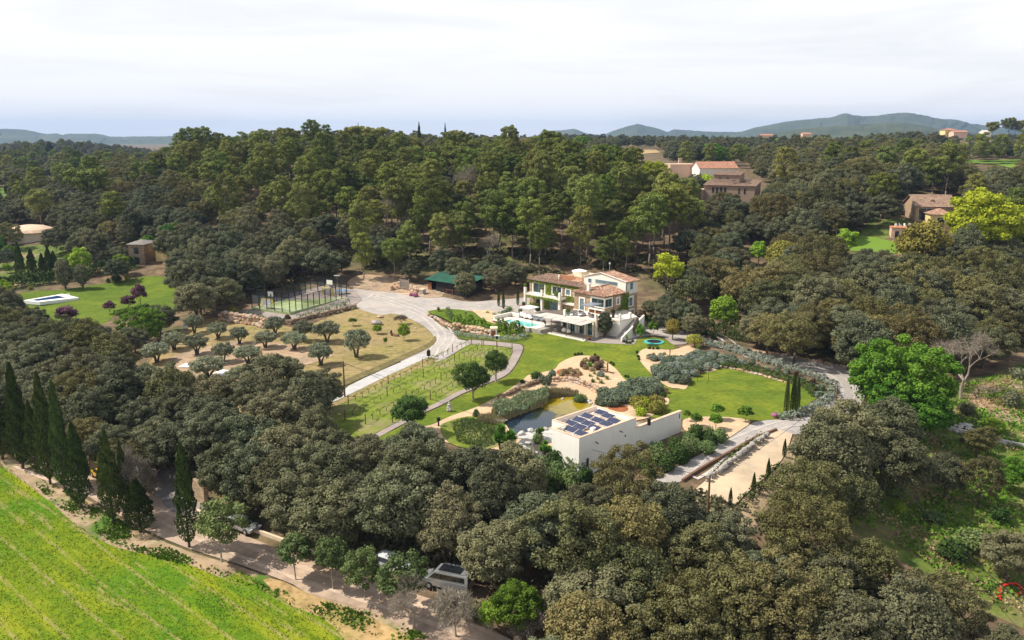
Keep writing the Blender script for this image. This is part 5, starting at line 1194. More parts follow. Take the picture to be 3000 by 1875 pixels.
# stone stair on the right flank
s=MB(); n=17
for k in range(n): s.box(16.95+.3*k/n,18.6,5.0+.36*k,5.36+.36*k,-.5,.2*(k+1))
s.build('staircase',M['greyrock'],V)
part(V,'stair_wall','lime',lambda m:m.add([(18.6,4.6,-.5),(18.9,4.6,-.5),(18.9,11.6,-.5),(18.6,11.6,-.5),(18.6,4.6,.7),(18.9,4.6,.7),(18.9,11.6,4.0),(18.6,11.6,4.0)],[(0,3,2,1),(4,5,6,7),(0,1,5,4),(1,2,6,5),(2,3,7,6),(3,0,4,7)]))
def rail(m,pts,h=.95,z=TZ,st=.55):
    for (a,b_) in zip(pts[:-1],pts[1:]):
        d=math.dist(a,b_); k=max(1,int(d/st))
        m.bar((a[0],a[1],z+h),(b_[0],b_[1],z+h),.05)
        for i in range(k+1):
            x=a[0]+(b_[0]-a[0])*i/k; y=a[1]+(b_[1]-a[1])*i/k; m.bar((x,y,z),(x,y,z+h),.035)
part(V,'railing','rust',lambda m:rail(m,[(12.2,11.0),(17.2,11.5),(18.7,11.5)]))
# middle house
part(V,'wall','stone',lambda m:m.box(3.6,11.4,8.6,15.35,TZ-.3,7.15),'stone wall of the middle wing')
part(V,'wall','stone',lambda m:m.box(3.6,11.4,9.5,15.35,-.5,TZ-.36),'stone base of the middle wing')
mb=MB(); e0,e1,f0,rz=3.2,11.8,8.15,8.12
roof_plane(mb,[(e0,f0,7.05),(e1,f0,7.05),(7.5,12.0,rz)],(0,1,.25))
roof_plane(mb,[(e1,f0,7.05),(e1,15.36,7.05),(7.5,15.36,rz),(7.5,12.0,rz)],(-1,0,.25))
roof_plane(mb,[(e0,15.36,7.05),(e0,f0,7.05),(7.5,12.0,rz),(7.5,15.36,rz)],(1,0,.25))
ridge(mb,(7.5,12,rz+.05),(7.5,15.3,rz+.05)); ridge(mb,(e1,f0,7.1),(7.5,12,rz+.05)); ridge(mb,(e0,f0,7.1),(7.5,12,rz+.05))
RF=mb.build('roof',M['tile'],V)
part(RF,'chimney','white',lambda m:(m.box(6.25,6.85,9.3,9.9,6.9,8.75),m.box(6.2,6.9,9.25,9.95,8.75,8.83),m.cyl((6.3,9.6,8.83),(6.8,9.6,8.83),.2,.2,10)))
window(V,'f',8.6,5.2,6.2,TZ+.05,TZ+2.4,.3,2,'bluegl','teal',name='glass_door')
window(V,'f',8.6,8.2,11.32,4.75,6.35,.30,2,'glass','teal')
window(V,'s',11.4,8.7,10.9,4.75,6.35,.30,2,'glass','teal')
window(V,'s',11.4,12.6,13.3,4.9,6.1,.3,1,'bluegl','whitemetal')
part(V,'gutter','rust',lambda m:(m.cyl((11.9,8.1,6.98),(11.9,15.3,6.98),.07,.07,6),m.cyl((11.5,11.35,TZ),(11.5,11.35,6.7),.05,.05,6),m.cyl((11.5,11.35,6.7),(11.85,10.9,6.95),.05,.05,6)))
# tall house with the gable
def gable(m):
    A=[(.5,-.5),(11.4,-.5),(11.4,9.0),(5.0,10.0),(.5,8.9)]
    vs=[(p,15.4,z) for p,z in A]+[(p,19.4,z) for p,z in A]; n=5
    m.add(vs,[tuple(range(n)),tuple(range(2*n-1,n-1,-1))]+[(k,n+k,n+(k+1)%n,(k+1)%n) for k in range(n)])
part(V,'wall','white',gable,'white gabled upper wall')
part(V,'wall','stone',lambda m:m.box(11.402,11.46,15.45,19.42,-.5,6.45),'stone facing of the tall wing')
mb=MB()
roof_plane(mb,[(11.75,15.45,9.02),(11.75,19.8,9.02),(5.0,19.8,10.18),(5.0,15.45,10.18)],(-1,0,.2))
roof_plane(mb,[(.2,19.8,8.98),(.2,15.45,8.98),(5.0,15.45,10.18),(5.0,19.8,10.18)],(1,0,.2))
ridge(mb,(5,15.4,10.22),(5,19.8,10.22)); RT=mb.build('roof',M['tile'],V)
part(V,'parapet_cap','paving',lambda m:(m.bar((.4,15.36,9.05),(5.0,15.36,10.25),.28,.14),m.bar((5.0,15.36,10.25),(11.6,15.36,9.1),.28,.14)))
part(RT,'antenna','whitemetal',lambda m:(m.cyl((4.6,18.8,9.9),(4.6,18.8,12.1),.03,.03,5),m.cyl((4.6,18.8,11.6),(4.6,18.8,11.9),.16,.16,8)))
window(V,'f',15.4,1.6,2.6,7.7,8.75,.0,1,'bluegl','whitemetal'); window(V,'f',15.4,3.6,9.3,7.95,8.72,.0,3,'bluegl','teal')
window(V,'s',11.4,16.9,17.8,7.3,8.7,.0,1,'bluegl','teal'); window(V,'s',11.46,16.6,17.8,3.9,5.7,.3,1,'bluegl','whitemetal'); window(V,'s',11.46,16.3,18.2,1.0,3.0,.3,1,'bluegl','rust',name='garage_door')
part(V,'drainpipe','iron',lambda m:(m.cyl((11.52,15.55,6.9),(11.52,15.55,8.6),.05,.05,6),m.cyl((11.52,15.55,8.6),(11.8,15.9,8.95),.05,.05,6)))
# long left wing
part(V,'wall','stone',lambda m:m.box(-13.8,3.58,13.9,19.0,-.5,6.95),'stone wall of the long wing')
mb=MB(); z0,z1=6.95,8.05
roof_plane(mb,[(-14.3,13.4,z0),(3.4,13.4,z0),(.5,15.38,z0+.62),(-6.3,15.38,z0+.62),(-6.3,16.8,z1),(-10.6,16.8,z1)],(0,1,.3))
roof_plane(mb,[(-14.3,19.6,z0),(-14.3,13.4,z0),(-10.6,16.8,z1)],(1,0,.3))
roof_plane(mb,[(-6.3,19.6,z0),(-14.3,19.6,z0),(-10.6,16.8,z1),(-6.3,16.8,z1)],(0,-1,.3))
ridge(mb,(-14.3,13.4,z0+.04),(-10.6,16.8,z1+.05)); ridge(mb,(-10.6,16.8,z1+.05),(-6.3,16.8,z1+.05)); mb.build('roof',M['tile_old'],V)
part(V,'terrace_parapet','cream',lambda m:(m.box(-6.3,.5,15.38,15.6,6.96,7.52),m.box(-6.5,-6.3,15.2,20.0,6.96,8.1),m.box(-6.5,.5,20.0,20.2,6.96,8.9),m.box(-6.55,-6.1,15.15,15.6,8.1,8.5),m.box(-6.3,.5,15.6,20,6.9,7.0)))
def lattice(m):
    for k in range(34):
        x=-6.05+k*.19
        for j in range(5): m.box(x,x+.12,15.42,15.56,7.54+.19*j+(.095 if k%2 else 0),7.54+.19*j+(.095 if k%2 else 0)+.10)
    m.box(-6.1,.5,15.38,15.6,8.53,8.62)
part(V,'lattice_balustrade','terracotta',lattice)
window(V,'f',13.9,-12.6,-9.3,4.15,6.2,.28,2,'glass','teal',name='glass_door'); window(V,'f',13.9,-7.0,-4.4,4.4,6.15,.28,2,'glass','whitemetal')
window(V,'f',13.9,-3.1,-1.9,4.7,5.9,.28,1,'bluegl','whitemetal'); window(V,'f',13.9,-.6,.8,4.7,6.0,.28,1,'bluegl','whitemetal')
window(V,'f',13.9,-11.9,-9.2,1.6,3.5,.0,2,'glass','whitemetal'); window(V,'f',13.9,-7.6,-5.6,.95,3.4,.0,3,'bluegl','teal',name='glass_door')
part(V,'doorway','iron',lambda m:m.box(-5.2,-4.5,13.84,13.9,.95,3.3)); part(V,'drainpipe','iron',lambda m:m.cyl((-3.6,13.8,.9),(-3.6,13.8,6.7),.05,.05,6))
part(V,'balcony','paving',lambda m:(m.box(-13.6,-3.0,11.9,13.88,3.72,4.02),m.box(-3.0,3.5,12.6,13.88,2.9,3.2)))
for x in (-13.4,-8.4,-3.3): part(V,'column','white',lambda m:col(m,x,12.1,.9,5.35,.5))
ivy(V,[((-13.7,13.85,6.2),(14.5,0,0),(0,0,.7),(0,-1,0),.15),((-8.7,13.85,3.9),(1.4,0,0),(0,0,2.6),(0,-1,0),.15),((-12.6,11.85,3.3),(9.4,0,0),(0,0,.5),(0,-1,0),.25),((-9.2,13.85,.9),(1.5,0,0),(0,0,2.6),(0,-1,0),.15),((-13.7,13.8,.9),(4.5,0,0),(0,0,.8),(0,-1,0),.3),((-2.9,13.85,3.1),(3.8,0,0),(0,0,1.4),(0,-1,0),.15)],31,dens=75)
ivy(V,[((11.45,14.0,2.8),(0,2.3,0),(0,0,3.9),(1,0,0),.18),((11.45,13.0,2.8),(0,2.5,0),(0,0,1.3),(1,0,0),.18)],32,dens=75,mat='green_leaf')
# awnings over the patio
part(V,'awning','canvas',lambda m:(m.add([(.4,-.4,3.0),(13.4,-.9,3.02),(13.3,2.9,3.08),(5.2,2.6,3.28),(1.6,2.6,3.2),(.4,-.4,3.04),(13.4,-.9,3.06),(13.3,2.9,3.12),(5.2,2.6,3.32),(1.6,2.6,3.24)],[(4,3,2,1,0),(5,6,7,8,9),(0,1,6,5),(1,2,7,6),(2,3,8,7),(3,4,9,8),(4,0,5,9)]),[m.bar((x,-.6,3.09),(x,2.8,3.22),.07) for x in (3.0,5.4,7.6,9.6,11.6)]),'pale cloth awning over the patio')
part(V,'awning','reedmat',lambda m:m.add([(1.6,2.65,3.2),(6.2,2.65,3.3),(4.3,9.3,3.2),(1.8,8.6,3.0),(-1.2,3.6,2.9),(1.6,2.65,3.26),(6.2,2.65,3.36),(4.3,9.3,3.26),(1.8,8.6,3.06),(-1.2,3.6,2.96)],[(4,3,2,1,0),(5,6,7,8,9),(0,1,6,5),(1,2,7,6),(2,3,8,7),(3,4,9,8),(4,0,5,9)]),'dark reed matting awning beside the pool')
for x in (.3,5.5,9.3,13.5): part(V,'awning_post','rust',lambda m:m.bar((x,-.35,.1),(x,-.35,3.05),.09))
# pool
PO=empty('swimming_pool',vw(-2.8,0)+(0.0,),VA,'turquoise swimming pool at the edge of the villa deck','pool')
part(PO,'basin','paving',lambda m:(m.box(-4.5,-3.9,-2.1,2,-.6,.9),m.box(3.9,4.4,-2.1,2,-.6,.9),m.box(-3.9,3.9,-2.1,-1.8,-.6,.9),m.box(-3.9,3.9,1.6,2.0,-.6,.9),m.box(-3.9,3.9,-1.8,1.6,-.6,-.4)))
part(PO,'water','poolwater',lambda m:m.box(-3.9,3.9,-1.8,1.6,-.39,.72))
part(PO,'pool_step','paving',lambda m:m.box(-3.88,-3.0,.6,1.58,.722,.80))

# ------------------------------------------------------------------ things on the villa terraces
def parasol(name, p, q, z, w, h, mat, label, sides=8, tilt=0, cat='parasol', group=None, cant=False):
    x,y=vw(p,q); o=empty(name,(x,y,z),VA,label,cat,group)
    cx=w*.62 if cant else 0
    mb=MB(); mb.cyl((0,0,0),(0,0,h+.1),.04,.04,6); mb.box(-.4,.4,-.4,.4,0,.1)
    if cant: mb.bar((0,0,h*.98),(cx,0,h+.35),.07)
    mb.build('pole',M['iron'] if mat!='whitecloth' else M['whitemetal'],o)
    mb=MB(); n=sides; R=w/2*(1.1 if sides>4 else 1.35)
    vs=[(cx,0,h+.42)]+[(cx+R*math.cos(2*math.pi*(k+.5)/n),R*math.sin(2*math.pi*(k+.5)/n),h+tilt*math.cos(2*math.pi*(k+.5)/n)) for k in range(n)]
    vs+=[(cx,0,h+.36)]+[(v[0],v[1],v[2]-.14) for v in vs[1:n+1]]
    fs=[(0,1+k,1+(k+1)%n) for k in range(n)]+[(n+1,n+2+(k+1)%n,n+2+k) for k in range(n)]+[(1+k,n+2+k,n+2+(k+1)%n,1+(k+1)%n) for k in range(n)]
    mb.add(vs,fs); mb.build('canopy',M[mat],o); return o
parasol('parasol',-3.4,18.6,7.0,3.0,2.35,'whitecloth','round white parasol standing open on the top roof terrace',12)
parasol('parasol',-5.6,5.2,.9,3.0,2.1,'whitecloth','square white parasol shading the loungers behind the pool',4)
parasol('parasol',9.4,4.6,TZ,3.2,2.6,'greycloth','blue grey cantilever parasol over the terrace seats',4,tilt=.15,cant=True)
def lounger(p,q,rz,label,mat='whitecloth'):
    x,y=vw(p,q); o=empty('sun_lounger',(x,y,.9),VA+rz,label,'sun lounger','sun loungers by the pool')
    mb=MB(); mb.box(-.35,.35,-1,.4,.3,.45); mb.add([(-.35,.4,.3),(.35,.4,.3),(.35,1.0,.75),(-.35,1.0,.75),(-.35,.4,.45),(.35,.4,.45),(.35,.95,.9),(-.35,.95,.9)],[(0,3,2,1),(4,5,6,7),(0,1,5,4),(1,2,6,5),(2,3,7,6),(3,0,4,7)])
    mb.build('mattress',M[mat],o); f=MB()
    for a,b_ in ((-.3,-.9),(.3,-.9),(-.3,.8),(.3,.8)): f.box(a-.03,a+.03,b_-.03,b_+.03,0,.3)
    f.box(-.36,.36,-1.02,.42,.24,.3); f.build('frame',M['greywood'],o)
lounger(-6.6,4.0,.9,'white sun lounger nearest the pool wall'); lounger(-5.3,3.5,1.0,'white sun lounger under the square parasol'); lounger(-4.0,3.6,1.1,'low white sun lounger farthest right of the three white ones')
lounger(-2.4,3.7,1.3,'grey cushioned lounger beside the pool','greycloth'); lounger(-1.1,3.9,1.3,'second grey lounger, next to the reed awning','greycloth')
def tub(p,q,z,label,s=1.0,rz=0):
    x,y=vw(p,q); o=empty('wicker_armchair',(x,y,z),VA+rz,label,'armchair','round wicker armchairs on the terrace'); o.scale=(s,s,s)
    mb=MB(); mb.lathe((0,0,0),[(.45,0),(.62,.12),(.70,.38),(.55,.40),(.50,.36)],14)
    n=12; vs=[];
    for k in range(n+1):
        t=math.pi*(k/n)*1.2-.3; vs+= [(.70*math.cos(t),.70*math.sin(t),.36),(.66*math.cos(t),.72*math.sin(t),.36+.5*math.sin(math.pi*k/n)),(.58*math.cos(t),.62*math.sin(t),.36+.48*math.sin(math.pi*k/n)),(.6*math.cos(t),.6*math.sin(t),.36)]
    fs=[]
    for k in range(n):
        for j in range(4): fs.append((4*k+j,4*k+4+j,4*k+4+(j+1)%4,4*k+(j+1)%4))
    mb.add(vs,fs); mb.build('shell',M['wicker'],o); c=MB(); c.lathe((0,0,.40),[(.5,0),(.52,.08),(.4,.14)],12); c.build('cushion',M['greycloth'],o)
tub(7.9,3.9,TZ,'wicker armchair near the terrace corner pot',.8,.4); tub(9.1,4.6,TZ,'large wicker tub seat behind the parasol pole',1.15,1.6); tub(11.2,4.9,TZ,'wicker tub seat right of the grey parasol',1.1,2.3)
o=empty('coffee_table',vw(9.3,3.6)+(TZ,),VA,'small round table between the wicker seats','table'); part(o,'table_top','whitecloth',lambda m:m.lathe((0,0,.4),[(.4,0),(.42,.02),(.42,.05),(.38,.06)],14)); part(o,'leg','wicker',lambda m:m.cyl((0,0,0),(0,0,.4),.12,.2,8))
o=empty('barbecue_counter',vw(8.6,7.6)+(TZ,),VA,'long white masonry counter under the corner window','counter')
part(o,'body','white',lambda m:(m.box(-.4,3.1,-.1,.7,0,.12),m.box(-.4,-.2,-.1,.7,.12,.85),m.box(1.25,1.4,-.1,.7,.12,.85),m.box(2.9,3.1,-.1,.7,.12,.85),m.box(-.2,1.25,.55,.7,.12,.85),m.box(1.4,2.9,.55,.7,.12,.85),m.box(-.45,3.15,-.15,.75,.85,.95)))
part(o,'log_stack','redwood',lambda m:[m.cyl((x,0,.2+.14*j),(x,.5,.2+.14*j),.065,.065,6) for j in range(4) for x in [-.1+.15*i for i in range(9)]+[1.48+.15*i for i in range(9)]])
def pot(p,q,z,label,r=.3,h=.6,mat='potdark',plant_=None,ps=.6,name='potted_plant'):
    x,y=vw(p,q); o=empty(name,(x,y,z),VA,label,'potted plant','potted plants round the villa')
    mb=MB(); mb.lathe((0,0,0),[(r*.7,0),(r,h),(r*.85,h),(r*.8,h*.9)],12); mb.build('pot',M[mat],o)
    if plant_:
        cm,_,w,hh,_=KINDS[plant_][0]; c=link('foliage',cm,o,(0,0,h*.85)); c.scale=(ps/w*2,)*3
pot(7.0,2.9,TZ,'blue glazed pot with leafy plant at the terrace corner',.32,.8,'potblue','green_bush',.5)
pot(14.6,7.3,TZ,'tall dark planter beside the sunlit terrace wall',.36,1.0,'potdark','dark_bush',.5)
pot(15.9,7.5,TZ,'second dark planter right beside the terrace pillar',.34,.9,'potdark','agave_plant',.5)
pot(-13.4,12.1,5.35,'round bush on the left balcony column',.2,.25,'terracotta','lime_bush',.4); pot(-8.4,12.1,5.35,'bush on the middle balcony column',.2,.2,'terracotta','green_bush',.32)
pot(-4.5,12.6,4.02,'white pot with leafy plants on the balcony end',.3,.5,'whitemetal','green_bush',.7)
pot(-13.2,11.3,.9,'terracotta pot at the foot of the left column',.4,.6,'terracotta','round_shrub',.5); pot(-7.2,9.4,.9,'wide low planter of plants in the deck',.9,.35,'whitemetal','round_shrub',.8); pot(-8.7,6.6,.9,'terracotta pot behind the pool wall',.4,.6,'terracotta','straw',.0) if False else pot(-8.4,5.4,.9,'terracotta pot with shrub behind the pool wall',.4,.6,'terracotta','green_bush',.5)
pot(4.9,6.0,TZ-.6,'jumble of terracotta pots by the white steps',.5,.6,'terracotta','round_shrub',.5) if False else None
o=empty('wicker_sofa',vw(4.9,2.4)+(.14,),VA,'wicker bench sofa at the foot of the deck steps','sofa'); part(o,'frame','wicker',lambda m:(m.box(-.5,.5,-1.2,1.2,0,.35),m.box(.35,.5,-1.2,1.2,.35,.8),m.box(-.5,.35,1.05,1.2,.35,.6),m.box(-.5,.35,-1.2,-1.05,.35,.6))); part(o,'cushion','whitecloth',lambda m:m.box(-.48,.34,-1.03,1.03,.352,.5))
def sling(p,q,rz,label):
    x,y=vw(p,q); o=empty('garden_armchair',(x,y,.14),VA+rz,label,'garden chair','white sling chairs on the patio')
    mb=MB(); n=10; vs=[]
    for k in range(n+1):
        t=math.pi*1.05*k/n-math.pi*.55; yy=.62*math.sin(t)-.0; z=.95-.62*math.cos(t)-.1
        vs+=[(-.38,yy,z),(.38,yy,z),(.38,yy,z+.05),(-.38,yy,z+.05)]
    fs=[(4*k+j,4*k+4+j,4*k+4+(j+1)%4,4*k+(j+1)%4) for k in range(n) for j in range(4)]
    mb.add(vs,fs); mb.build('seat',M['whitecloth'],o); f=MB()
    f.tube([(-.42,-.6,0),(-.42,.1,.5),(-.42,.65,1.0)],.025); f.tube([(.42,-.6,0),(.42,.1,.5),(.42,.65,1.0)],.025); f.tube([(-.42,.6,0),(-.42,-.2,.5)],.025); f.tube([(.42,.6,0),(.42,-.2,.5)],.025); f.bar((-.42,-.6,.02),(.42,-.6,.02),.04); f.build('frame',M['iron'],o)
sling(7.1,1.6,.5,'left white sling chair under the awning'); sling(8.2,1.4,.9,'right white sling chair under the awning')

# ------------------------------------------------------------------ people
def person(loc, rz, joints, cloth, label, hair='hair', s=1.0):
    """joints: dict name->(x,y,z,r). body skinned as one surface; clothing and hair are children"""
    J=joints; names=list(J); ed=[('pelvis','chest'),('chest','neck'),('neck','head'),('chest','shl'),('shl','ell'),('ell','hal'),('chest','shr'),('shr','elr'),('elr','har'),
        ('pelvis','hil'),('hil','knl'),('knl','anl'),('anl','tol'),('pelvis','hir'),('hir','knr'),('knr','anr'),('anr','tor')]
    me=bpy.data.meshes.new('person'); me.from_pydata([J[n][:3] for n in names],[(names.index(a),names.index(b)) for a,b in ed],[]); me.materials.append(M['skin'])
    me.skin_vertices.new() if hasattr(me,'skin_vertices') and len(me.skin_vertices)==0 and hasattr(me.skin_vertices,'new') else None
    o=bpy.data.objects.new('person',me); COL.objects.link(o); o.location=loc; o.rotation_euler=(0,0,rz); o.scale=(s,s,s)
    md=o.modifiers.new('skin','SKIN')
    sv=me.skin_vertices[0].data
    for i,n in enumerate(names):
        sv[i].radius=(J[n][3],J[n][3]*(.8 if n in('chest','pelvis') else 1)); sv[i].use_root=(n=='pelvis')
    o.modifiers.new('sub','SUBSURF').levels=2; o.modifiers['sub'].render_levels=2
    tag(o,label,'person')
    h=J['head']; mb=MB(); mb.lathe((h[0],h[1]+.015,h[2]),[(.105,-.02),(.118,.05),(.095,.11),(.04,.145)],12); mb.build('hair',M[hair],o,smooth=True)
    for nm,mat,fn in cloth:
        mb=MB(); fn(mb,J); mb.build(nm,M[mat],o,smooth=True)
    return o
def sleeve(m,J,a,b,f=1.0,k=1.25):
    A=Vector(J[a][:3]); B=Vector(J[b][:3]); m.cyl(A,A.lerp(B,f),J[a][3]*k,(J[a][3]*(1-f)+J[b][3]*f)*k,8,True)
ST={'pelvis':(0,0,.95,.15),'chest':(0,0,1.3,.15),'neck':(0,0,1.48,.055),'head':(0,-.01,1.60,.10),'shl':(-.19,0,1.40,.06),'ell':(-.30,.02,1.12,.045),'hal':(-.26,-.18,.98,.035),
    'shr':(.19,0,1.40,.06),'elr':(.30,.02,1.12,.045),'har':(.24,-.2,1.0,.035),'hil':(-.10,0,.88,.10),'knl':(-.11,-.03,.48,.065),'anl':(-.12,.02,.09,.045),'tol':(-.13,-.14,.03,.035),
    'hir':(.10,0,.88,.10),'knr':(.12,.02,.48,.065),'anr':(.13,.12,.09,.045),'tor':(.14,-.02,.03,.035)}
person(vw(3.2,.3)+(.62,),VA+2.2,ST,[('shirt','darkshirt',lambda m,J:(m.lathe((0,0,.92),[(.17,0),(.165,.2),(.19,.42),(.15,.52),(.07,.57)],14),sleeve(m,J,'shl','ell',.9),sleeve(m,J,'shr','elr',.9))),
    ('skirt','paleskirt',lambda m,J:m.lathe((0,.02,.22),[(.30,0),(.25,.35),(.18,.75)],14))],'blond person in a dark top and long pale skirt walking down the deck steps','blond')
SI={'pelvis':(0,0,.22,.15),'chest':(0,-.16,.58,.15),'neck':(0,-.24,.74,.055),'head':(0,-.33,.84,.10),'shl':(-.19,-.18,.66,.06),'ell':(-.27,-.32,.44,.045),'hal':(-.12,-.50,.42,.035),
    'shr':(.19,-.18,.66,.06),'elr':(.27,-.32,.44,.045),'har':(.10,-.52,.42,.035),'hil':(-.10,-.04,.22,.10),'knl':(-.16,-.42,.42,.07),'anl':(-.16,-.78,.10,.045),'tol':(-.17,-.92,.04,.035),
    'hir':(.10,-.04,.22,.10),'knr':(.18,-.40,.46,.07),'anr':(.16,-.72,.10,.045),'tor':(.17,-.86,.04,.035)}
person(vw(14.1,.6)+(.1,),VA+.9,SI,[('shirt','orangeshirt',lambda m,J:(m.cyl((0,.02,.18),(0,-.18,.66),.20,.19,12),m.cyl((0,-.18,.66),(0,-.23,.74),.18,.08,10),sleeve(m,J,'shl','ell',.7),sleeve(m,J,'shr','elr',.7))),
    ('trousers','blackcloth',lambda m,J:(sleeve(m,J,'hil','knl',1,1.15),sleeve(m,J,'knl','anl',1,1.2),sleeve(m,J,'hir','knr',1,1.15),sleeve(m,J,'knr','anr',1,1.2)))],'person in an orange shirt sitting bent forward at the patio corner')

# ------------------------------------------------------------------ trampoline and garden pieces near the villa
g=gp(1916,1004); o=empty('trampoline',(g.x,g.y,g.z+.07),0,'round sunken trampoline with turquoise rim on the lawn','trampoline')
part(o,'mat','iron',lambda m:m.lathe((0,0,0),[(1.35,0),(1.35,.18),(1.3,.2)],28))
part(o,'rim_pad','turq' if 'turq' in M else 'teal',lambda m:[m.add([( 1.35*math.cos(a),1.35*math.sin(a),.2),(1.85*math.cos(a),1.85*math.sin(a),.16),(1.85*math.cos(b_),1.85*math.sin(b_),.16),(1.35*math.cos(b_),1.35*math.sin(b_),.2),(1.85*math.cos(a),1.85*math.sin(a),0),(1.85*math.cos(b_),1.85*math.sin(b_),0)],[(0,1,2,3),(1,4,5,2)]) for a,b_ in [(2*math.pi*k/32,2*math.pi*(k+1)/32) for k in range(32)]])
# ------------------------------------------------------------------ the fenced court
def frame_of(A,B):
    ang=math.atan2(B[1]-A[1],B[0]-A[0]); return ang, math.dist((A[0],A[1]),(B[0],B[1]))
def see(name,rgb,alpha,rough=.3):
    m, nt, b = nmat(name); b.inputs['Base Color'].default_value=(*rgb,1); b.inputs['Roughness'].default_value=rough
    f=noise(nt,pos(nt),.5,2,.5); b.inputs['Alpha'].default_value=alpha; nt.links.new(mrange(nt,f,.3,.7,alpha*.8,alpha*1.2),b.inputs['Alpha']); return m
M['fenceglass']=see('court glass wall',(.30,.34,.34),.08,.05); M['fencemesh']=see('dark wire mesh',(.02,.02,.022),.22,.6); M['whitemesh']=see('pale wire',(0.6,0.6,0.6),.5)
M['court']=surf('faded green court turf',[(0.3,(0.26,0.33,0.13)),(0.7,(0.36,0.42,0.20))],1.2,.9,.12,[(0.3,(0.20,0.30,0.12)),(0.7,(0.40,0.44,0.24))])
M['yellowpaint']=plain('yellow painted steel',(0.72,0.55,0.02),.5); M['blue']=plain('blue table top',(0.06,0.30,0.62),.4); M['whitepaint']=plain('white paint',(0.80,0.80,0.78),.5,var=.03)
patch('court_pavement',[(690,915),(742,905),(800,872),(960,836),(1045,852),(1060,880),(1040,893),(870,940),(850,945),(780,932)],M['pathm'],.12,smooth=0)
kF=(-47.64,171.93); kL=(-57.23,176.73); kR=(-37.95,189.0); ang,_=frame_of(kL,kF)
zc=max(h1x(*c) for c in (kF,kL,kR))+.2
PC=empty('padel_court',(kL[0],kL[1],zc),ang,'fenced padel court with dark posts and faded green surface','sports court')
LX,LY=10.7,19.6
part(PC,'surface','court',lambda m:m.box(0,LX,0,LY,-.6,.02))
def lns(m):
    t=.08
    for (a,b_,c,d) in [(.1,LX-.1,.1,.1+t),(.1,LX-.1,LY-.2,LY-.1),(.1,.2,.1,LY-.1),(LX-.2,LX-.1,.1,LY-.1),(.1,LX-.1,LY/2-6.95,LY/2-6.85),(.1,LX-.1,LY/2+6.85,LY/2+6.95),(LX/2-.05,LX/2+.05,LY/2-6.9,LY/2+6.9)]: m.box(a,b_,c,d,.024,.03)
part(PC,'court_lines','whitepaint',lns)
def pst(x,y,h): part(PC,'post','iron',lambda m:m.box(x-.07,x+.07,y-.07,y+.07,0,h))
hgt=lambda y: 4.3 if (y<4.1 or y>LY-4.1) else 3.0
for i in range(11):
    y=LY*i/10
    for x in (0,LX): pst(x,y,hgt(y) if i not in(2,8) else 4.3)
for i in range(1,5):
    for y in (0,LY): pst(LX*i/5,y,4.3)
def gl(m,x0,x1,y0,y1,z0,z1): m.box(x0,x1,y0,y1,z0,z1)
for q in ((.05,LX-.05,-.01,.01),(.05,LX-.05,LY-.01,LY+.01),(-.01,.01,.1,3.9),(LX-.01,LX+.01,.1,3.9),(-.01,.01,LY-3.9,LY-.1),(LX-.01,LX+.01,LY-3.9,LY-.1)): part(PC,'glass_wall','fenceglass',lambda m:gl(m,*q,.05,3))
part(PC,'mesh_fence','fencemesh',lambda m:(gl(m,.05,LX-.05,-.01,.01,3.02,4.25),gl(m,.05,LX-.05,LY-.01,LY+.01,3.02,4.25),gl(m,-.01,.01,3.95,LY-3.95,.05,2.95),gl(m,LX-.01,LX+.01,3.95,LY-3.95,.05,2.95)))
part(PC,'top_rail','iron',lambda m:[m.bar(a,b_,.07) for a,b_ in [((0,0,4.3),(LX,0,4.3)),((0,LY,4.3),(LX,LY,4.3)),((0,0,4.3),(0,4,4.3)),((LX,0,4.3),(LX,4,4.3)),((0,LY-4,4.3),(0,LY,4.3)),((LX,LY-4,4.3),(LX,LY,4.3)),((0,4,3),(0,LY-4,3)),((LX,4,3),(LX,LY-4,3)),((0,0,3),(LX,0,3)),((0,LY,3),(LX,LY,3))]])
part(PC,'net','fencemesh',lambda m:m.box(.2,LX-.2,LY/2-.01,LY/2+.01,.05,.9))
def w2(PCo,x,y,z=0):
    c,s=math.cos(PCo.rotation_euler.z),math.sin(PCo.rotation_euler.z); return (PCo.location.x+x*c-y*s,PCo.location.y+x*s+y*c,PCo.location.z+z)
for (x,y,rz,lab) in [(4.6,1.0,0,'white basketball backboard at the near end of the court'),(6.5,LY-.8,math.pi,'white basketball backboard at the far end of the court')]:
    o=empty('basketball_hoop',w2(PC,x,y,.03),ang+rz,lab,'basketball hoop'); 
    part(o,'pole','iron',lambda m:(m.box(-.4,.4,-.5,.4,0,.2),m.bar((0,0,.2),(0,0,3.4),.1)))
    part(o,'backboard','whitepaint',lambda m:m.box(-.85,.85,.08,.14,2.7,3.8)); part(o,'ring','yellowpaint',lambda m:(m.box(-.2,.2,.14,.5,2.95,2.98),m.box(-.28,.28,.143,.15,3.2,3.24)))
for (x,y,rz,lab) in [(3.2,1.4,0,'yellow goal frame at the near end of the court'),(6.0,LY-1.4,math.pi,'yellow goal frame at the far end of the court')]:
    o=empty('football_goal',w2(PC,x,y,.03),ang+rz,lab,'goal'); part(o,'frame','yellowpaint',lambda m:[m.bar(a,b_,.12) for a,b_ in [((-1.5,0,0),(-1.5,0,2)),((1.5,0,0),(1.5,0,2)),((-1.56,0,2),(1.56,0,2)),((-1.5,0,2),(-1.5,-.8,0)),((1.5,0,2),(1.5,-.8,0))]]); part(o,'net','whitemesh',lambda m:m.add([(-1.5,0,2),(1.5,0,2),(1.5,-.8,0),(-1.5,-.8,0)],[(0,1,2,3)]))
g=gp(1003,862); o=empty('table_tennis_table',(g.x,g.y,g.z+.15),ang+1.0,'blue table tennis table behind the far corner of the court','table'); part(o,'table_top','blue',lambda m:m.box(-1.37,1.37,-.76,.76,.72,.78))
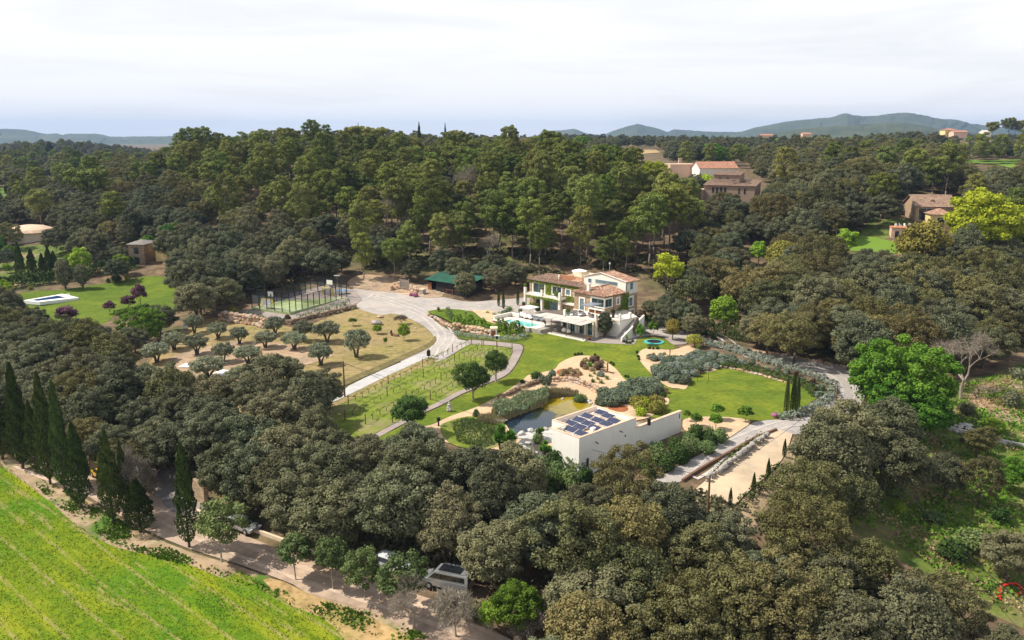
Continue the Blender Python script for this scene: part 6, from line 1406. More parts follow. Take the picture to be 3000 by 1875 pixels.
for a,b_ in ((-1,-.5),(1,-.5),(-1,.5),(1,.5)): part(o,'leg','iron',lambda m:m.box(a-.04,a+.04,b_-.04,b_+.04,0,.72))
part(o,'net','whitepaint',lambda m:m.box(-.01,.01,-.8,.8,.782,.92))
for (u,vt,vb,lab) in [(989,809,852,'lamp post with twin floodlight behind the far court corner'),(776,823,868,'lamp post with floodlight at the left side of the court')]:
    g=gp(u,vb); h=(vb-vt)/FPX*slant(g); o=empty('lamp_post',(g.x,g.y,g.z),0,lab,'lamp post'); part(o,'pole','greywood',lambda m:m.cyl((0,0,-.3),(0,0,h),.07,.05,6)); part(o,'floodlight','whitemetal',lambda m:(m.box(-.7,.7,-.15,.15,h,h+.18)))

# ------------------------------------------------------------------ boulder walls, kerbs
def path_pts(pts,step,world=False,sm=True):
    P=[gp(*p) for p in pts] if not world else [Vector(p) for p in pts]; out=[]
    for a,b_ in zip(P[:-1],P[1:]):
        d=(b_-a).length; n=max(1,int(round(d/step))); out+=[a.lerp(b_,i/n) for i in range(n)]
    out.append(P[-1]); return [Vector((p.x,p.y,h1x(p.x,p.y))) for p in out]
def rock_wall(pts,size,rows,mat,label,name='boulder_wall',cat='wall',seed=1,h=None):
    rng=random.Random(seed); mb=MB(); P=path_pts(pts,size*.92); c=P[len(P)//2]
    for i,p in enumerate(P):
        for r in range(rows):
            s=size*rng.uniform(.36,.68)
            if rng.random()<.08: continue
            mb.rock((p.x-c.x+rng.uniform(-.25,.25)*size+ (size*.45 if r%2 else 0),p.y-c.y+rng.uniform(-.12,.12)+r*size*.18,p.z-c.z+size*rng.uniform(.18,.42)+r*size*.70),s*1.15,s*.95,s*.8,rng.random())
    o=mb.build(name,M[mat],None,(c.x,c.y,c.z)); tag(o,label,cat); return o
rock_wall([(644,938),(665,942),(700,947),(745,953),(775,962)],1.0,3,'boulder','high wall of orange boulders below the left corner of the court')
rock_wall([(795,950),(850,950),(900,935),(960,922),(1030,905)],.7,2,'stone2','low dark stone wall in front of the court')
rock_wall([(1254,924),(1275,935),(1300,950),(1326,962)],.8,1,'boulder','curved edging of orange boulders round the island lawn')
rock_wall([(1330,968),(1350,972),(1380,977),(1410,983),(1437,988)],1.1,2,'boulder','chunky orange boulder wall beside the small white hut')
rock_wall([(1500,985),(1520,986),(1530,985)],.7,1,'boulder','short row of orange stones at the end of the silver hedge')
rock_wall([(2035,985),(2070,996),(2110,1006),(2160,1020),(2230,1034),(2310,1044),(2400,1062),(2480,1078)],.55,1,'boulder','long line of small boulders along the top of the gravel drive')
rock_wall([(2105,1075),(2160,1085),(2240,1104),(2300,1122)],.5,1,'boulder','stones half hidden along the edge of the round lawn')
rock_wall([(1340,1208) if False else (1458,1172),(1490,1158),(1530,1140),(1560,1128),(1580,1122)],.6,2,'stone2','dark dry stone wall along the sand path beside the reeds')
rock_wall([(1620,1120),(1660,1118),(1700,1128),(1730,1140),(1760,1160)],.65,2,'boulder','dry stone wall of orange stones above the pond')
rock_wall([(1880,1180),(1910,1190),(1935,1200)],.6,2,'stone2','short stone wall beside the dark hedge near the pond')
rock_wall([(2070,1412),(2110,1385),(2160,1345),(2200,1312),(2240,1284)],.6,2,'greyrock','stone terrace wall between the lane and the sandy parking ground')
rock_wall([(1725,1176),(1735,1190),(1742,1205),(1735,1215)],.6,1,'whiterock','pale rocks at the right end of the pond')
rock_wall([(1520,1278),(1545,1272),(1570,1264),(1600,1262)],.8,1,'whiterock','white flat rocks on the near shore of the pond')
def single_rock(u,v,w,h,mat,label,n=3,seed=3):
    rng=random.Random(seed); g=gp(u,v); d=slant(g); mb=MB(); W=w/FPX*d; Hh=h/FPX*d
    for k in range(n): mb.rock((rng.uniform(-.25,.25)*W,rng.uniform(-.2,.2)*W,Hh*.35+Hh*.1*k),W*.32,W*.28,Hh*.5,seed+k)
    o=mb.build('boulder',M[mat],None,(g.x,g.y,g.z)); tag(o,label,'rock'); return o
single_rock(1041,903,18,17,'boulder','pointed orange boulder standing at the court corner by the yard',2)
single_rock(1105,950,44,14,'greyrock','flat grey rock outcrop on the dry meadow')
single_rock(1115,930,26,7,'boulder','flat pale rock above the grey outcrop')
single_rock(1219,964,10,6,'whiterock','small white stone on the dry meadow edge',1)
single_rock(1316,1206,14,7,'whiterock','pale stone base on the lawn under the statue',2) if False else None
single_rock(1650,1172,16,8,'greyrock','brown rock lying in the yellow shallow water',2)
def kerb(pts,label,w=.25,h=.2,mat='coping'):
    P=path_pts(pts,2.0); c=P[0]; mb=MB()
    for a,b_ in zip(P[:-1],P[1:]): mb.bar((a.x-c.x,a.y-c.y,a.z-c.z+h/2),(b_.x-c.x,b_.y-c.y,b_.z-c.z+h/2),w,h)
    tag(mb.build('kerb',M[mat],None,tuple(c)),label,'kerb')
kerb([(1035,846),(1145,857),(1183,848)],'pale kerb along the far edge of the gravel yard'); kerb([(1160,860),(1240,868),(1240,862)],'pale kerb before the timber gate')
kerb([(2274,1262),(2214,1285),(2100,1350),(2000,1412)],'brown edging along the lower side of the lane',.3,.35,'rust')

# ------------------------------------------------------------------ shed, gate, hut
SA,SB=(-20.16,194.03),(-12.35,187.67); ang,wid=frame_of(SA,SB); zs=min(h1x(*SA),h1x(*SB))
SH=empty('shed',(SA[0],SA[1],zs),ang,'long black timber shed with a green metal roof at the back of the yard','shed')
part(SH,'wall','darkwood',lambda m:(m.box(0,wid+2.5,0,.12,-.3,3.0) if False else (m.box(2.6,wid+2.5,0,.12,-.3,2.9),m.box(0,.12,0,5.5,-.3,3.0),m.box(wid+2.4,wid+2.5,.12,5.5,-.3,2.9),m.box(.12,wid+2.4,5.4,5.5,-.3,3.9))))
def sroof(m):
    n=44; x0,x1=-.6,wid+3.2
    for k in range(n):
        a=x0+(x1-x0)*k/n; b_=x0+(x1-x0)*(k+1)/n; dz=.06 if k%2 else 0
        m.add([(a,-.7,2.95+dz),(b_,-.7,2.95+dz),(b_,6,4.15+dz),(a,6,4.15+dz),(a,-.7,2.88+dz),(b_,-.7,2.88+dz),(b_,6,4.08+dz),(a,6,4.08+dz)],[(0,1,2,3),(7,6,5,4),(0,4,5,1),(1,5,6,2),(2,6,7,3),(3,7,4,0)])
M['greenroof']=surf('green sheet metal roof',[(0.3,(0.025,0.10,0.068)),(0.7,(0.045,0.155,0.11))],.8,.5,.3,[(0.3,(0.03,0.12,0.085)),(0.7,(0.24,0.20,0.15))],th=(.55,.75))
part(SH,'roof','greenroof',sroof); part(SH,'door','redwood',lambda m:m.box(.2,1.2,-.06,0,0,2.2)); part(SH,'step','coping',lambda m:(m.box(2.8,5.6,-.5,-.05,-.3,.25)))
part(SH,'trellis','redwood',lambda m:(m.bar((6.4,-.15,0),(6.2,-.15,1.5),.1),m.bar((8.0,-.15,0),(8.2,-.15,1.4),.1),m.bar((6.2,-.15,1.1),(8.2,-.15,1.1),.08)))
g0,g1=gp(1173,848),gp(1197,852); ang,wid=frame_of(g0,g1)
G=empty('timber_gate',tuple(g0),ang,'rustic timber gate set into the stony bank behind the yard','gate')
part(G,'gate_panel','greywood',lambda m:([m.box(wid*k/14,wid*k/14+.12,0,.08,-.1,2.6) for k in range(14)],m.box(0,wid,-.05,0,.5,.65),m.box(0,wid,-.05,0,2.0,2.15)))
for x in (-.1,wid): part(G,'post','greywood',lambda m:m.box(x,x+.15,-.05,.15,-.3,2.8))
rock_wall([(1145,852),(1156,850),(1168,848)],.9,3,'boulder','stone bank left of the timber gate'); rock_wall([(1202,852),(1212,856),(1220,860)],.9,2,'boulder','stone bank right of the timber gate',seed=5)
o=T('pink_flowers',1219,858,870,20,'magenta flower patch beside the kerb near the shed','pink flowers',name='flower_bed'); T('pink_flowers',1205,858,868,18,'magenta flower patch left of the other one near the shed','pink flowers',name='flower_bed')
g=gp(1238,862); o=empty('stone_oven',tuple(g),ang,'small grey stone oven at the left end of the shed','oven'); part(o,'body','greyrock',lambda m:m.box(-.6,.6,-.5,.5,0,1.1)); part(o,'top','coping',lambda m:m.box(-.65,.65,-.55,.55,1.1,1.3))
g0,g1=gp(1437,992),gp(1456,992); ang,wid=frame_of(g0,g1); g0.z+=.0
Hh=empty('pump_hut',tuple(g0),ang,'small white hut with a rusty door in the boulder wall','hut')
part(Hh,'wall','white',lambda m:(m.box(0,wid,.0,1.6,-.3,1.9))); part(Hh,'door','redwood',lambda m:m.box(.15,wid-.25,-.05,0,.05,1.6)); part(Hh,'roof_slab','coping',lambda m:m.box(-.1,wid+.1,-.15,1.8,1.9,2.02))
g=gp(1456,994); o=empty('heat_pump',tuple(g),ang,'grey boxed air unit in front of the small white hut','air unit'); part(o,'casing','whitemetal',lambda m:m.box(-.5,.5,-.3,.2,0,.8)); part(o,'fan_grille','iron',lambda m:m.cyl((0,-.3,.4),(0,-.33,.4),.28,.28,14))

# ------------------------------------------------------------------ solar building
ZT=4.2
A_,B_,C_,D_,N_,E_=[pl(*q,ZT) for q in ((1616,1257),(1697,1284),(1864,1224),(1755,1189),(1628,1233),(1997,1203))]
ang=math.atan2(C_[1]-B_[1],C_[0]-B_[0]); SBo=empty('pool_house',(B_[0],B_[1],0),ang,'flat roofed white building carrying twelve solar panels beside the pond','building')
LB=math.dist(B_,C_); WB=5.6; ex=1.6     # x along the long wall, y to the back left
body=[(0,0),(LB,0),(LB,WB+ex*.0+.9),(2.2,WB+.9),(2.2,4.25),(0,4.25)]
def solbody(m): m.prism(body,-3,3.7)
part(SBo,'wall','lime',solbody)
def parapet(m,z0=3.7,z1=4.2,t=.32,o=0.0):
    n=len(body)
    segs=[((0,0),(LB,t)),((LB-t,t),(LB,WB+.9-t)),((2.2,WB+.9-t),(LB,WB+.9)),((2.2,4.25-t),(2.2+t,WB+.9-t)),((0,4.25-t),(2.2,4.25)),((0,t),(t,4.25-t))]
    for (a,b_) in segs: m.box(a[0],b_[0],a[1],b_[1],z0,z1)
part(SBo,'wall','lime',lambda m:parapet(m,3.7,4.14)); part(SBo,'coping','salmon',lambda m:parapet(m,4.14,4.22)); part(SBo,'roof','salmon',lambda m:m.box(.34,LB-.34,.34,4.2-.3,3.702,3.72) if False else (m.box(.33,LB-.33,.33,3.92,3.702,3.73),m.box(2.53,LB-.33,3.92,WB+.56,3.702,3.73)))
window(SBo,'f',0,1.15,1.75,.2,1.5,0,1,'glass','whitemetal')
for (x,z) in ((2.8,3.05),(7.2,3.3)): part(SBo,'water_spout','iron',lambda m:m.cyl((x,.05,z),(x,-.45,z-.1),.06,.06,6))
part(SBo,'vent','rust',lambda m:m.cyl((8.2,.0,2.4),(8.2,-.05,2.4),.13,.13,8))
M['panel']=None
def panelmat():
    m, nt, b = nmat('solar cells'); tc=nt.nodes.new('ShaderNodeTexCoord')
    br=N(nt,'ShaderNodeTexBrick',Scale=1.0); br.offset=0; br.inputs['Brick Width'].default_value=.165; br.inputs['Row Height'].default_value=.165; br.inputs['Mortar Size'].default_value=.006
    br.inputs['Color1'].default_value=(.018,.022,.055,1); br.inputs['Color2'].default_value=(.022,.028,.07,1); br.inputs['Mortar'].default_value=(.18,.18,.22,1)
    nt.links.new(tc.outputs['Object'],br.inputs['Vector']); nt.links.new(br.outputs[0],b.inputs['Base Color']); b.inputs['Roughness'].default_value=.12; b.inputs['Specular IOR Level'].default_value=.5; return m
M['panel']=panelmat()
# twelve panels in three slanting rows, each a thing with its frame and cells
pxs=[(1677,1270),(1653,1256),(1701,1250),(1729,1243) if False else (1681,1244),(1655,1237),(1748,1248),(1727,1238),(1705,1228),(1680,1224),(1775,1238),(1756,1228),(1733,1217),(1712,1210)]
rows=[(1703,1268),(1668,1257),(1740,1251),(1698,1248),(1670,1237),(1777,1238),(1745,1237) if False else (1726,1238),(1697,1226),(1806,1232),(1755,1227),(1722,1216),(1780,1218) ,(1748,1209)]
loc_p=[(1703,1268),(1672,1256),(1740,1251),(1699,1249),(1673,1238),(1776,1240),(1723,1239),(1696,1228),(1797,1231),(1751,1229),(1720,1217),(1781,1217),(1761,1207)]
words=['nearest the front corner of the roof','at the notch corner, second from the near end','third from the near end, next to the white box','left of the white junction box','at the left parapet, near side','on the outer row near the long parapet','in the heart of the array','at the left parapet, middle','last of the outer row near the long parapet','inner row, right of the middle','at the left parapet, far side','near the far end, by the vent','last at the far end corner']
cs,sn=math.cos(-ang),math.sin(-ang)
for i,((u,v),wd) in enumerate(zip(loc_p,words)):
    x,y=pl(u,v,4.05); lx,ly=(x-B_[0])*cs-(y-B_[1])*sn,(x-B_[0])*sn+(y-B_[1])*cs
    o=empty('solar_panel',(x,y,3.76),ang-math.pi/2,'dark blue solar panel '+wd,'solar panel','solar panels on the flat roof'); 
    tl=.34
    mb=MB(); mb.add([(-.84,-.5,.06),(.84,-.5,.06),(.84,.5,tl),(-.84,.5,tl),(-.84,-.5,.10),(.84,-.5,.10),(.84,.5,tl+.04),(-.84,.5,tl+.04)],[(0,3,2,1),(4,5,6,7),(0,1,5,4),(1,2,6,5),(2,3,7,6),(3,0,4,7)]); mb.build('frame',M['whitemetal'],o)
    mb=MB(); mb.add([(-.81,-.47,.112),(.81,-.47,.112),(.81,.47,tl+.049),(-.81,.47,tl+.049)],[(0,1,2,3)]); mb.build('cells',M['panel'],o)
    mb=MB(); mb.box(-.84,-.78,.44,.5,0,tl); mb.box(.78,.84,.44,.5,0,tl); mb.box(-.95,-.7,-.62,-.5,0,.14); mb.build('stand',M['whitemetal'],o)
for (u,v,lab) in [(1737,1259,'white junction box among the solar panels'),(1649,1257,'grey vent box in the roof notch corner')]:
    x,y=pl(u,v,3.9); o=empty('junction_box',(x,y,3.73),ang,lab,'box'); part(o,'casing','whitemetal',lambda m:(m.box(-.3,.3,-.2,.2,.05,.4),m.box(-.32,.32,-.22,.22,.4,.44))); part(o,'foot','iron',lambda m:m.box(-.25,.25,-.15,.15,0,.05))
LE=math.dist(C_,pl(1997,1203,2.95))*1.0
E2=pl(1997,1203,2.95); wl=math.dist(C_,E2); a2=math.atan2(E2[1]-C_[1],E2[0]-C_[0]); Wl=empty('garden_wall',(C_[0],C_[1],0),a2,'long white garden wall running on from the solar building','wall')
part(Wl,'wall','lime',lambda m:m.box(.02,wl,0,.35,-2.5,2.87)); part(Wl,'coping','salmon',lambda m:m.box(.02,wl+.03,-.04,.39,2.87,2.95)); part(Wl,'vent','rust',lambda m:m.box(wl-.5,wl-.3,-.03,0,2.0,2.6))
x,y=pl(1901,1245,2.95); o=empty('flue',(x,y,2.95),a2,'short black flue on the white garden wall','chimney'); part(o,'pipe','iron',lambda m:m.cyl((0,0,0),(0,0,.75),.22,.22,12)); part(o,'cap','iron',lambda m:m.cyl((0,0,.78),(0,0,.86),.26,.26,12))
# lean-to slab and small shade sail
part(SBo,'lean_to','greywood',lambda m:m.add([(LB+.1,.5,2.5),(LB+2.6,.5,2.5),(LB+2.2,3.6,2.55),(LB+.1,3.8,2.55),(LB+.1,.5,2.6),(LB+2.6,.5,2.6),(LB+2.2,3.6,2.65),(LB+.1,3.8,2.65)],[(0,3,2,1),(4,5,6,7),(0,1,5,4),(1,2,6,5),(2,3,7,6),(3,0,4,7)]))
part(SBo,'awning','canvas',lambda m:m.add([(2.15,WB-.6,2.7),(2.1,WB+2.6,2.1),(5.2,WB+1.0,2.7),(2.15,WB-.6,2.76),(2.1,WB+2.6,2.16),(5.2,WB+1.0,2.76)],[(2,1,0),(3,4,5),(0,1,4,3),(1,2,5,4),(2,0,3,5)]))

# ------------------------------------------------------------------ pond, reeds, stones, footbridge
def pondmat():
    m, nt, b = nmat('pond water'); p=pos(nt)
    a=gp(1527,1240); c=gp(1680,1185); d=(c-a); L=d.length; d=d/L
    dt=N(nt,'ShaderNodeVectorMath'); dt.operation='DOT_PRODUCT'; sub=N(nt,'ShaderNodeVectorMath'); sub.operation='SUBTRACT'; sub.inputs[1].default_value=tuple(a); nt.links.new(p,sub.inputs[0]); nt.links.new(sub.outputs[0],dt.inputs[0]); dt.inputs[1].default_value=tuple(d/L)
    ad=nt.nodes.new('ShaderNodeMath'); ad.operation='ADD'; nt.links.new(dt.outputs['Value'],ad.inputs[0]); nt.links.new(mrange(nt,noise(nt,p,.35,4,.6),.3,.7,-.22,.22),ad.inputs[1])
    c=ramp(nt,ad.outputs[0],[(0.25,(0.012,0.026,0.042)),(0.52,(0.03,0.032,0.008)),(0.62,(0.18,0.135,0.006)),(0.95,(0.27,0.20,0.010))])
    nt.links.new(c,b.inputs['Base Color']); b.inputs['Roughness'].default_value=.08; b.inputs['Specular IOR Level'].default_value=.45; bump(nt,b,noise(nt,p,4,3,.5),.12,.05); return m
M['pond']=pondmat(); M['darkpool']=watermat('shallow dark pool',[(0.3,(0.06,0.055,0.045)),(0.7,(0.12,0.11,0.09))],.8,.12)
patch('pond_water',[(1470,1232),(1500,1216),(1540,1208),(1590,1192),(1598,1176),(1600,1162),(1640,1156),(1690,1160),(1720,1170),(1738,1185),(1742,1205),(1720,1218),(1690,1226),(1640,1240),(1600,1258),(1560,1266),(1525,1276),(1500,1272),(1485,1250)],M['pond'],.14,smooth=3)
patch('shallow_pool',[(1515,1302),(1530,1288),(1560,1290),(1600,1312),(1640,1345),(1640,1372),(1590,1372),(1540,1345),(1505,1325)],M['darkpool'],.16,smooth=0)
patch('rock_shore',[(1512,1280),(1535,1272),(1570,1264),(1610,1258),(1640,1290),(1622,1300),(1580,1296),(1545,1288),(1520,1288)],M['concrete'],.17,smooth=2)
patch('reed_marsh',[(1290,1250),(1320,1235),(1370,1222),(1440,1228),(1475,1240),(1480,1265),(1470,1300),(1420,1320),(1340,1310),(1300,1285)],M['vine_ground'],.13,smooth=2)
def reeds(poly,h,n,mat,label,seed,name='reed_bed',wd=.10,kind=None,topmat=None):
    rng=np.random.default_rng(seed); P=[gp(*q) for q in poly]; xs=[p.x for p in P]; ys=[p.y for p in P]; Q=[(p.x,p.y) for p in P]; pts=[]
    while len(pts)<n:
        x=rng.uniform(min(xs),max(xs)); y=rng.uniform(min(ys),max(ys))
        if inpoly(x,y,Q): pts.append((x,y))
    pts=np.array(pts); z=H(pts[:,0],pts[:,1]); c=np.array([pts[:,0].mean(),pts[:,1].mean(),z.mean()]); lc=LC(seed)
    hh=h*(.7+.45*rng.random(n))*(0.8+.3*np.sin(pts[:,0]*.9)*np.sin(pts[:,1]*.8)); ax=np.stack([.22*rng.normal(size=n)+.1,.22*rng.normal(size=n),np.ones(n)],-1)
    lo=np.stack([pts[:,0],pts[:,1],z+hh*.42],-1)-c
    nr=rng.normal(size=(n,3)); nr[:,2]*=.2
    s=lc; s.rng=rng; nrm=nr/np.linalg.norm(nr,axis=1,keepdims=True); a=ax/np.linalg.norm(ax,axis=1,keepdims=True); b_=np.cross(nrm,a); 
    q=np.stack([lo-a*hh[:,None]*.5,lo-b_*wd*.5,lo+a*hh[:,None]*.58,lo+b_*wd*.5],1); s.P.append(q); s.T.append(rng.random(n))
    o=link(name,lc.mesh(name,M[mat]),None,tuple(c)); tag(o,label,'reeds',kind=kind)
    if topmat:
        lc2=LC(seed+1); sel=rng.random(n)<.35; tp=(lo+a*hh[:,None]*.42)[sel]; ax=ax[sel]; nr=nr[sel]; n=len(tp); lc2.leaves(tp,nr+np.array([0,0,.6]),wd*1.8,rng.random(n),3.2,axis=ax+.6*rng.normal(size=(n,3)))
        t=link('leafy_tops',lc2.mesh('leafy_tops',M[topmat]),o)
    return o
reeds([(1440,1222),(1470,1205),(1520,1190),(1570,1172),(1600,1166),(1604,1182),(1560,1205),(1520,1220),(1490,1232),(1470,1236)],2.1,9000,'reed_leaf','tall bank of reeds with grey green tops on the left of the pond',41,topmat='reedgreen_leaf')
reeds([(1598,1166),(1620,1158),(1660,1152),(1695,1158),(1690,1165),(1640,1166),(1606,1172)],1.5,2500,'reed_leaf','low brown reeds along the far shore of the pond',43)
reeds([(1400,1225),(1440,1225),(1480,1240),(1470,1252),(1430,1245),(1400,1240)],1.2,1500,'reed_leaf','short brown reeds beside the footbridge',44)
reeds([(1320,1240),(1370,1228),(1420,1240),(1470,1258),(1465,1300),(1420,1315),(1340,1300)],.6,2600,'shrub_leaf','low green marsh plants at the near end of the pond',45,name='marsh_plants',wd=.14)
T('green_bush',1700,1150,1178,44,'dark green round bush on the right shore of the pond','bushes round the pond'); T('green_bush',1395,1198,1222,20,'small green bush by the footbridge','bushes round the pond')
g0,g1=gp(1412,1226),gp(1482,1242); ang,wid=frame_of(g0,g1); o=empty('footbridge',(g0.x,g0.y,g0.z+.35),ang,'weathered plank footbridge reaching over the pond','bridge'); part(o,'deck','greywood',lambda m:([m.box(wid*k/16,wid*(k+1)/16-.03,-.5,.5,.0,.07) for k in range(16)])); part(o,'beam','greywood',lambda m:(m.box(0,wid,-.42,-.3,-.16,-.002),m.box(0,wid,.3,.42,-.16,-.002)))
for k,(u,v) in enumerate([(1512,1316),(1523,1308),(1535,1315),(1546,1321),(1557,1327),(1568,1332),(1547,1303)]):
    g=gp(u,v); mb=MB(); mb.prism([(-.35,-.25),(.3,-.3),(.38,.2),(0,.32),(-.38,.2)],0,.16); tag(mb.build('stepping_stone',M['whiterock'],None,(g.x,g.y,g.z+.17),k),'white stepping stone in the shallow dark pool','stone','stepping stones in the dark pool')
g=gp(1316,1206); o=empty('garden_statue',tuple(g),0,'pale seated stone statue on the lawn between the dark pines','statue')
part(o,'base','greyrock',lambda m:m.box(-.35,.35,-.3,.3,0,.25)); part(o,'figure','whiterock',lambda m:(m.lathe((0,0,.25),[(.30,0),(.34,.3),(.24,.6),(.27,.8),(.12,.95)],10),m.lathe((0,0,1.2),[(.08,0),(.13,.1),(.1,.24)],10),m.cyl((-.2,-.05,.9),(-.28,-.3,.5),.08,.06,6),m.cyl((.2,-.05,.9),(.28,-.3,.5),.08,.06,6),m.cyl((-.12,-.1,.4),(-.15,-.5,.35),.11,.08,6),m.cyl((.12,-.1,.4),(.15,-.5,.35),.11,.08,6)))
g=gp(1285,1250); o=empty('garden_lamp',tuple(g),0,'dark standing stone lamp at the lower tip of the lawn','lamp'); part(o,'post','iron',lambda m:m.cyl((0,0,0),(0,0,.8),.12,.1,8)); part(o,'head','iron',lambda m:m.lathe((0,0,.8),[(.2,0),(.28,.2),(.2,.5)],10))
# driftwood, red post, planting poles
g=gp(1779,1092); o=empty('driftwood',tuple(g),0,'upright dark piece of driftwood in the sand bed','driftwood'); part(o,'stem','wood',lambda m:m.tube([(0,0,-.2),(.05,0,.8),(0,.1,1.6),(.25,.1,1.7)],.13)); part(o,'branch','wood',lambda m:(m.tube([(-1.6,-.6,.1),(-.6,-.2,.35),(0,0,.2),(.9,-.9,.25)],.12)))
g=gp(1962,1052); o=empty('garden_post',tuple(g),0,'tall rusty red post in the upper sand bed','post'); part(o,'shaft','redwood',lambda m:m.cyl((0,0,-.2),(0,0,1.75),.09,.09,8)); part(o,'cap','rust',lambda m:m.cyl((0,0,1.75),(0,0,1.83),.15,.15,8))
g=gp(1365,944); o=empty('garden_post',tuple(g),0,'dark lamp post standing on the island lawn','post'); part(o,'shaft','iron',lambda m:m.cyl((0,0,-.2),(0,0,1.9),.07,.06,8)); part(o,'cap','iron',lambda m:m.lathe((0,0,1.9),[(.3,0),(.3,.08),(.1,.25)],10))
g=gp(1256,1052); o=empty('letter_box',tuple(g),0,'black box on a stand at the fork of the ramp and the drive','box'); part(o,'stand','iron',lambda m:(m.box(-.06,.06,-.06,.06,-.2,.6),m.box(-.25,.25,-.2,.2,-.1,.05))); part(o,'box','iron',lambda m:(m.box(-.3,.3,-.25,.25,.6,1.5),m.lathe((0,0,1.5),[(.3,0),(.12,.25)],8)))
g=gp(1157,985); o=empty('garden_bench',tuple(g),-.5,'low dark bench on the dry meadow under the bright fruit tree','bench'); part(o,'seat','wood',lambda m:m.box(-.8,.9,-.3,.3,.35,.45)); part(o,'backrest','wood',lambda m:m.box(-.9,-.8,-.3,.3,.3,1.1))
for x in (-.7,.8): part(o,'leg','wood',lambda m:m.box(x-.05,x+.05,-.25,.25,-.1,.348))
M['redflower']=leafmat('red flower clusters',(0.35,0.05,0.02),(0.55,0.10,0.05))
for (u,v,vb,lab) in [(2075,1075,1117,'red lantern stake in the round lawn, right one'),(2043,1085,1120,'red lantern stake in the round lawn, left one')]:
    g=gp(u,vb); h=(vb-v)/FPX*slant(g); o=empty('lantern_stake',tuple(g),0,lab,'lantern'); part(o,'pole','iron',lambda m:m.cyl((0,0,0),(0,0,h),.03,.03,5)); part(o,'lantern','redwood',lambda m:(m.lathe((0,0,h-.3),[(.08,0),(.16,.12),(.14,.35),(.03,.45)],8)))

# ------------------------------------------------------------------ hedges and beds
def hedge(pts,w,h,mat,label,name='hedge',seed=1,dens=150,leaf=.16,lump=.18,cat='hedge',aspect=1.5,step=1.0):
    P=path_pts(pts,step); rng=np.random.default_rng(seed); c=P[len(P)//2]; lc=LC(seed)
    for i,p in enumerate(P[:-1]):
        d=P[i+1]-p; L=d.length; d.normalize(); s=Vector((-d.y,d.x,0)); k=int(dens*L*(w+2*h)/3)
        t=rng.random(k); a=rng.uniform(0,math.pi,k); lum=1+lump*np.sin((i*step+t*L)*2.1+seed)+lump*.7*np.sin((i*step+t*L)*5.3)
        ca=np.sign(np.cos(a))*np.abs(np.cos(a))**.6; sa=np.sin(a)**.6
        off=ca*w/2*lum; zz=sa*h*lum
        pp=np.array(p)+np.outer(t*L,np.array(d))+np.outer(off,np.array(s)); pp[:,2]=p.z+zz+rng.normal(size=k)*.06
        nr=np.outer(np.cos(a),np.array(s)); nr[:,2]=np.sin(a); nr+=.55*rng.normal(size=(k,3))
        lc.leaves(pp-np.array(c),nr,leaf,.5+.28*rng.normal(size=k),aspect)
    o=link(name,lc.mesh(name,M[mat]),None,tuple(c)); tag(o,label,cat); return o
hedge([(2055,1012),(2110,1018),(2170,1035),(2236,1058),(2290,1074)],1.8,1.0,'silver_leaf','thick silver hedge along the upper side of the drive','lavender_hedge',1,130,.20)
hedge([(2290,1074),(2330,1088),(2378,1102),(2420,1122),(2446,1136)],1.4,.8,'silver_leaf','lower silver hedge round the top of the drive bend','lavender_hedge',2,130,.18)
hedge([(2446,1145),(2430,1172),(2400,1192),(2360,1212),(2328,1226),(2275,1226)],1.4,.8,'silver_leaf','silver hedge between the round lawn and the drive, past the three cypresses','lavender_hedge',3,140,.17)
hedge([(2100,1072),(2160,1078),(2230,1094),(2300,1112),(2350,1130),(2385,1150),(2395,1166)],1.8,.8,'hedge_leaf','dark green hedge curving round the far side of the round lawn','box_hedge',4,140,.16)
hedge([(2014,972),(2070,982),(2130,992),(2190,1004),(2250,1012)],1.6,2.8,'hedge_leaf','tall dark clipped hedge behind the boulder line above the drive','box_hedge',5,120,.2)
hedge([(1870,945),(1900,955),(1930,962)],1.4,2.2,'hedge_leaf','short dark hedge beside the right end of the villa','box_hedge',6,120,.2)
hedge([(0,850),(80,838),(170,828),(240,815)],2.2,3.2,'hedge_leaf','long tall hedge behind the neighbour pool','long_hedge',7,70,.28,.08)
hedge([(262,812),(310,800),(350,792),(400,784)],2.2,3.4,'hedge_leaf','high dark hedge right of the egg shaped conifers','long_hedge',8,70,.28,.08)
hedge([(336,927),(380,918),(435,906)],1.2,1.3,'hedge_leaf','low clipped hedge under the purple plum trees','box_hedge',9,120,.18,.05)
hedge([(1328,978),(1345,984),(1380,990),(1420,995),(1446,998)],1.0,.8,'silver_leaf','silver green edging below the boulder wall','lavender_hedge',10,170,.13)
hedge([(1462,998),(1490,1000),(1520,998),(1540,990),(1545,982)],1.3,.9,'silver_leaf','silver green edging curving round the small vegetable bed','lavender_hedge',11,170,.13)
hedge([(1330,963),(1350,966),(1380,970),(1410,976),(1436,981)],1.4,2.3,'shrub_leaf' if False else 'green_leaf','row of upright green shrubs on top of the boulder wall','shrub_row',12,130,.22,.25)
hedge([(1462,975),(1490,980),(1515,984),(1534,986)],1.8,2.2,'green_leaf','row of upright green shrubs by the corner of the pool','shrub_row',13,130,.22,.25)
hedge([(700,925),(740,932),(780,940)],.9,.9,'shrub_leaf','sparse green plants on top of the high boulder wall','shrub_row',14,90,.16,.3)
hedge([(872,940),(920,925),(980,908),(1025,893)],.9,1.1,'shrub_leaf','row of young shrubs between the court and the low stone wall','shrub_row',15,80,.16,.45)
hedge([(2112,1400) if False else (2080,1392),(2110,1372),(2160,1334),(2200,1303),(2235,1280)],.8,.5,'shrub_leaf','line of small plants on top of the stone terrace wall','shrub_row',16,70,.14,.6)
hedge([(2165,1490),(2200,1455),(2240,1420),(2290,1365)],1.2,.6,'hedge_leaf','creeping green plants along the edge of the sandy parking ground','shrub_row',17,120,.16,.3)
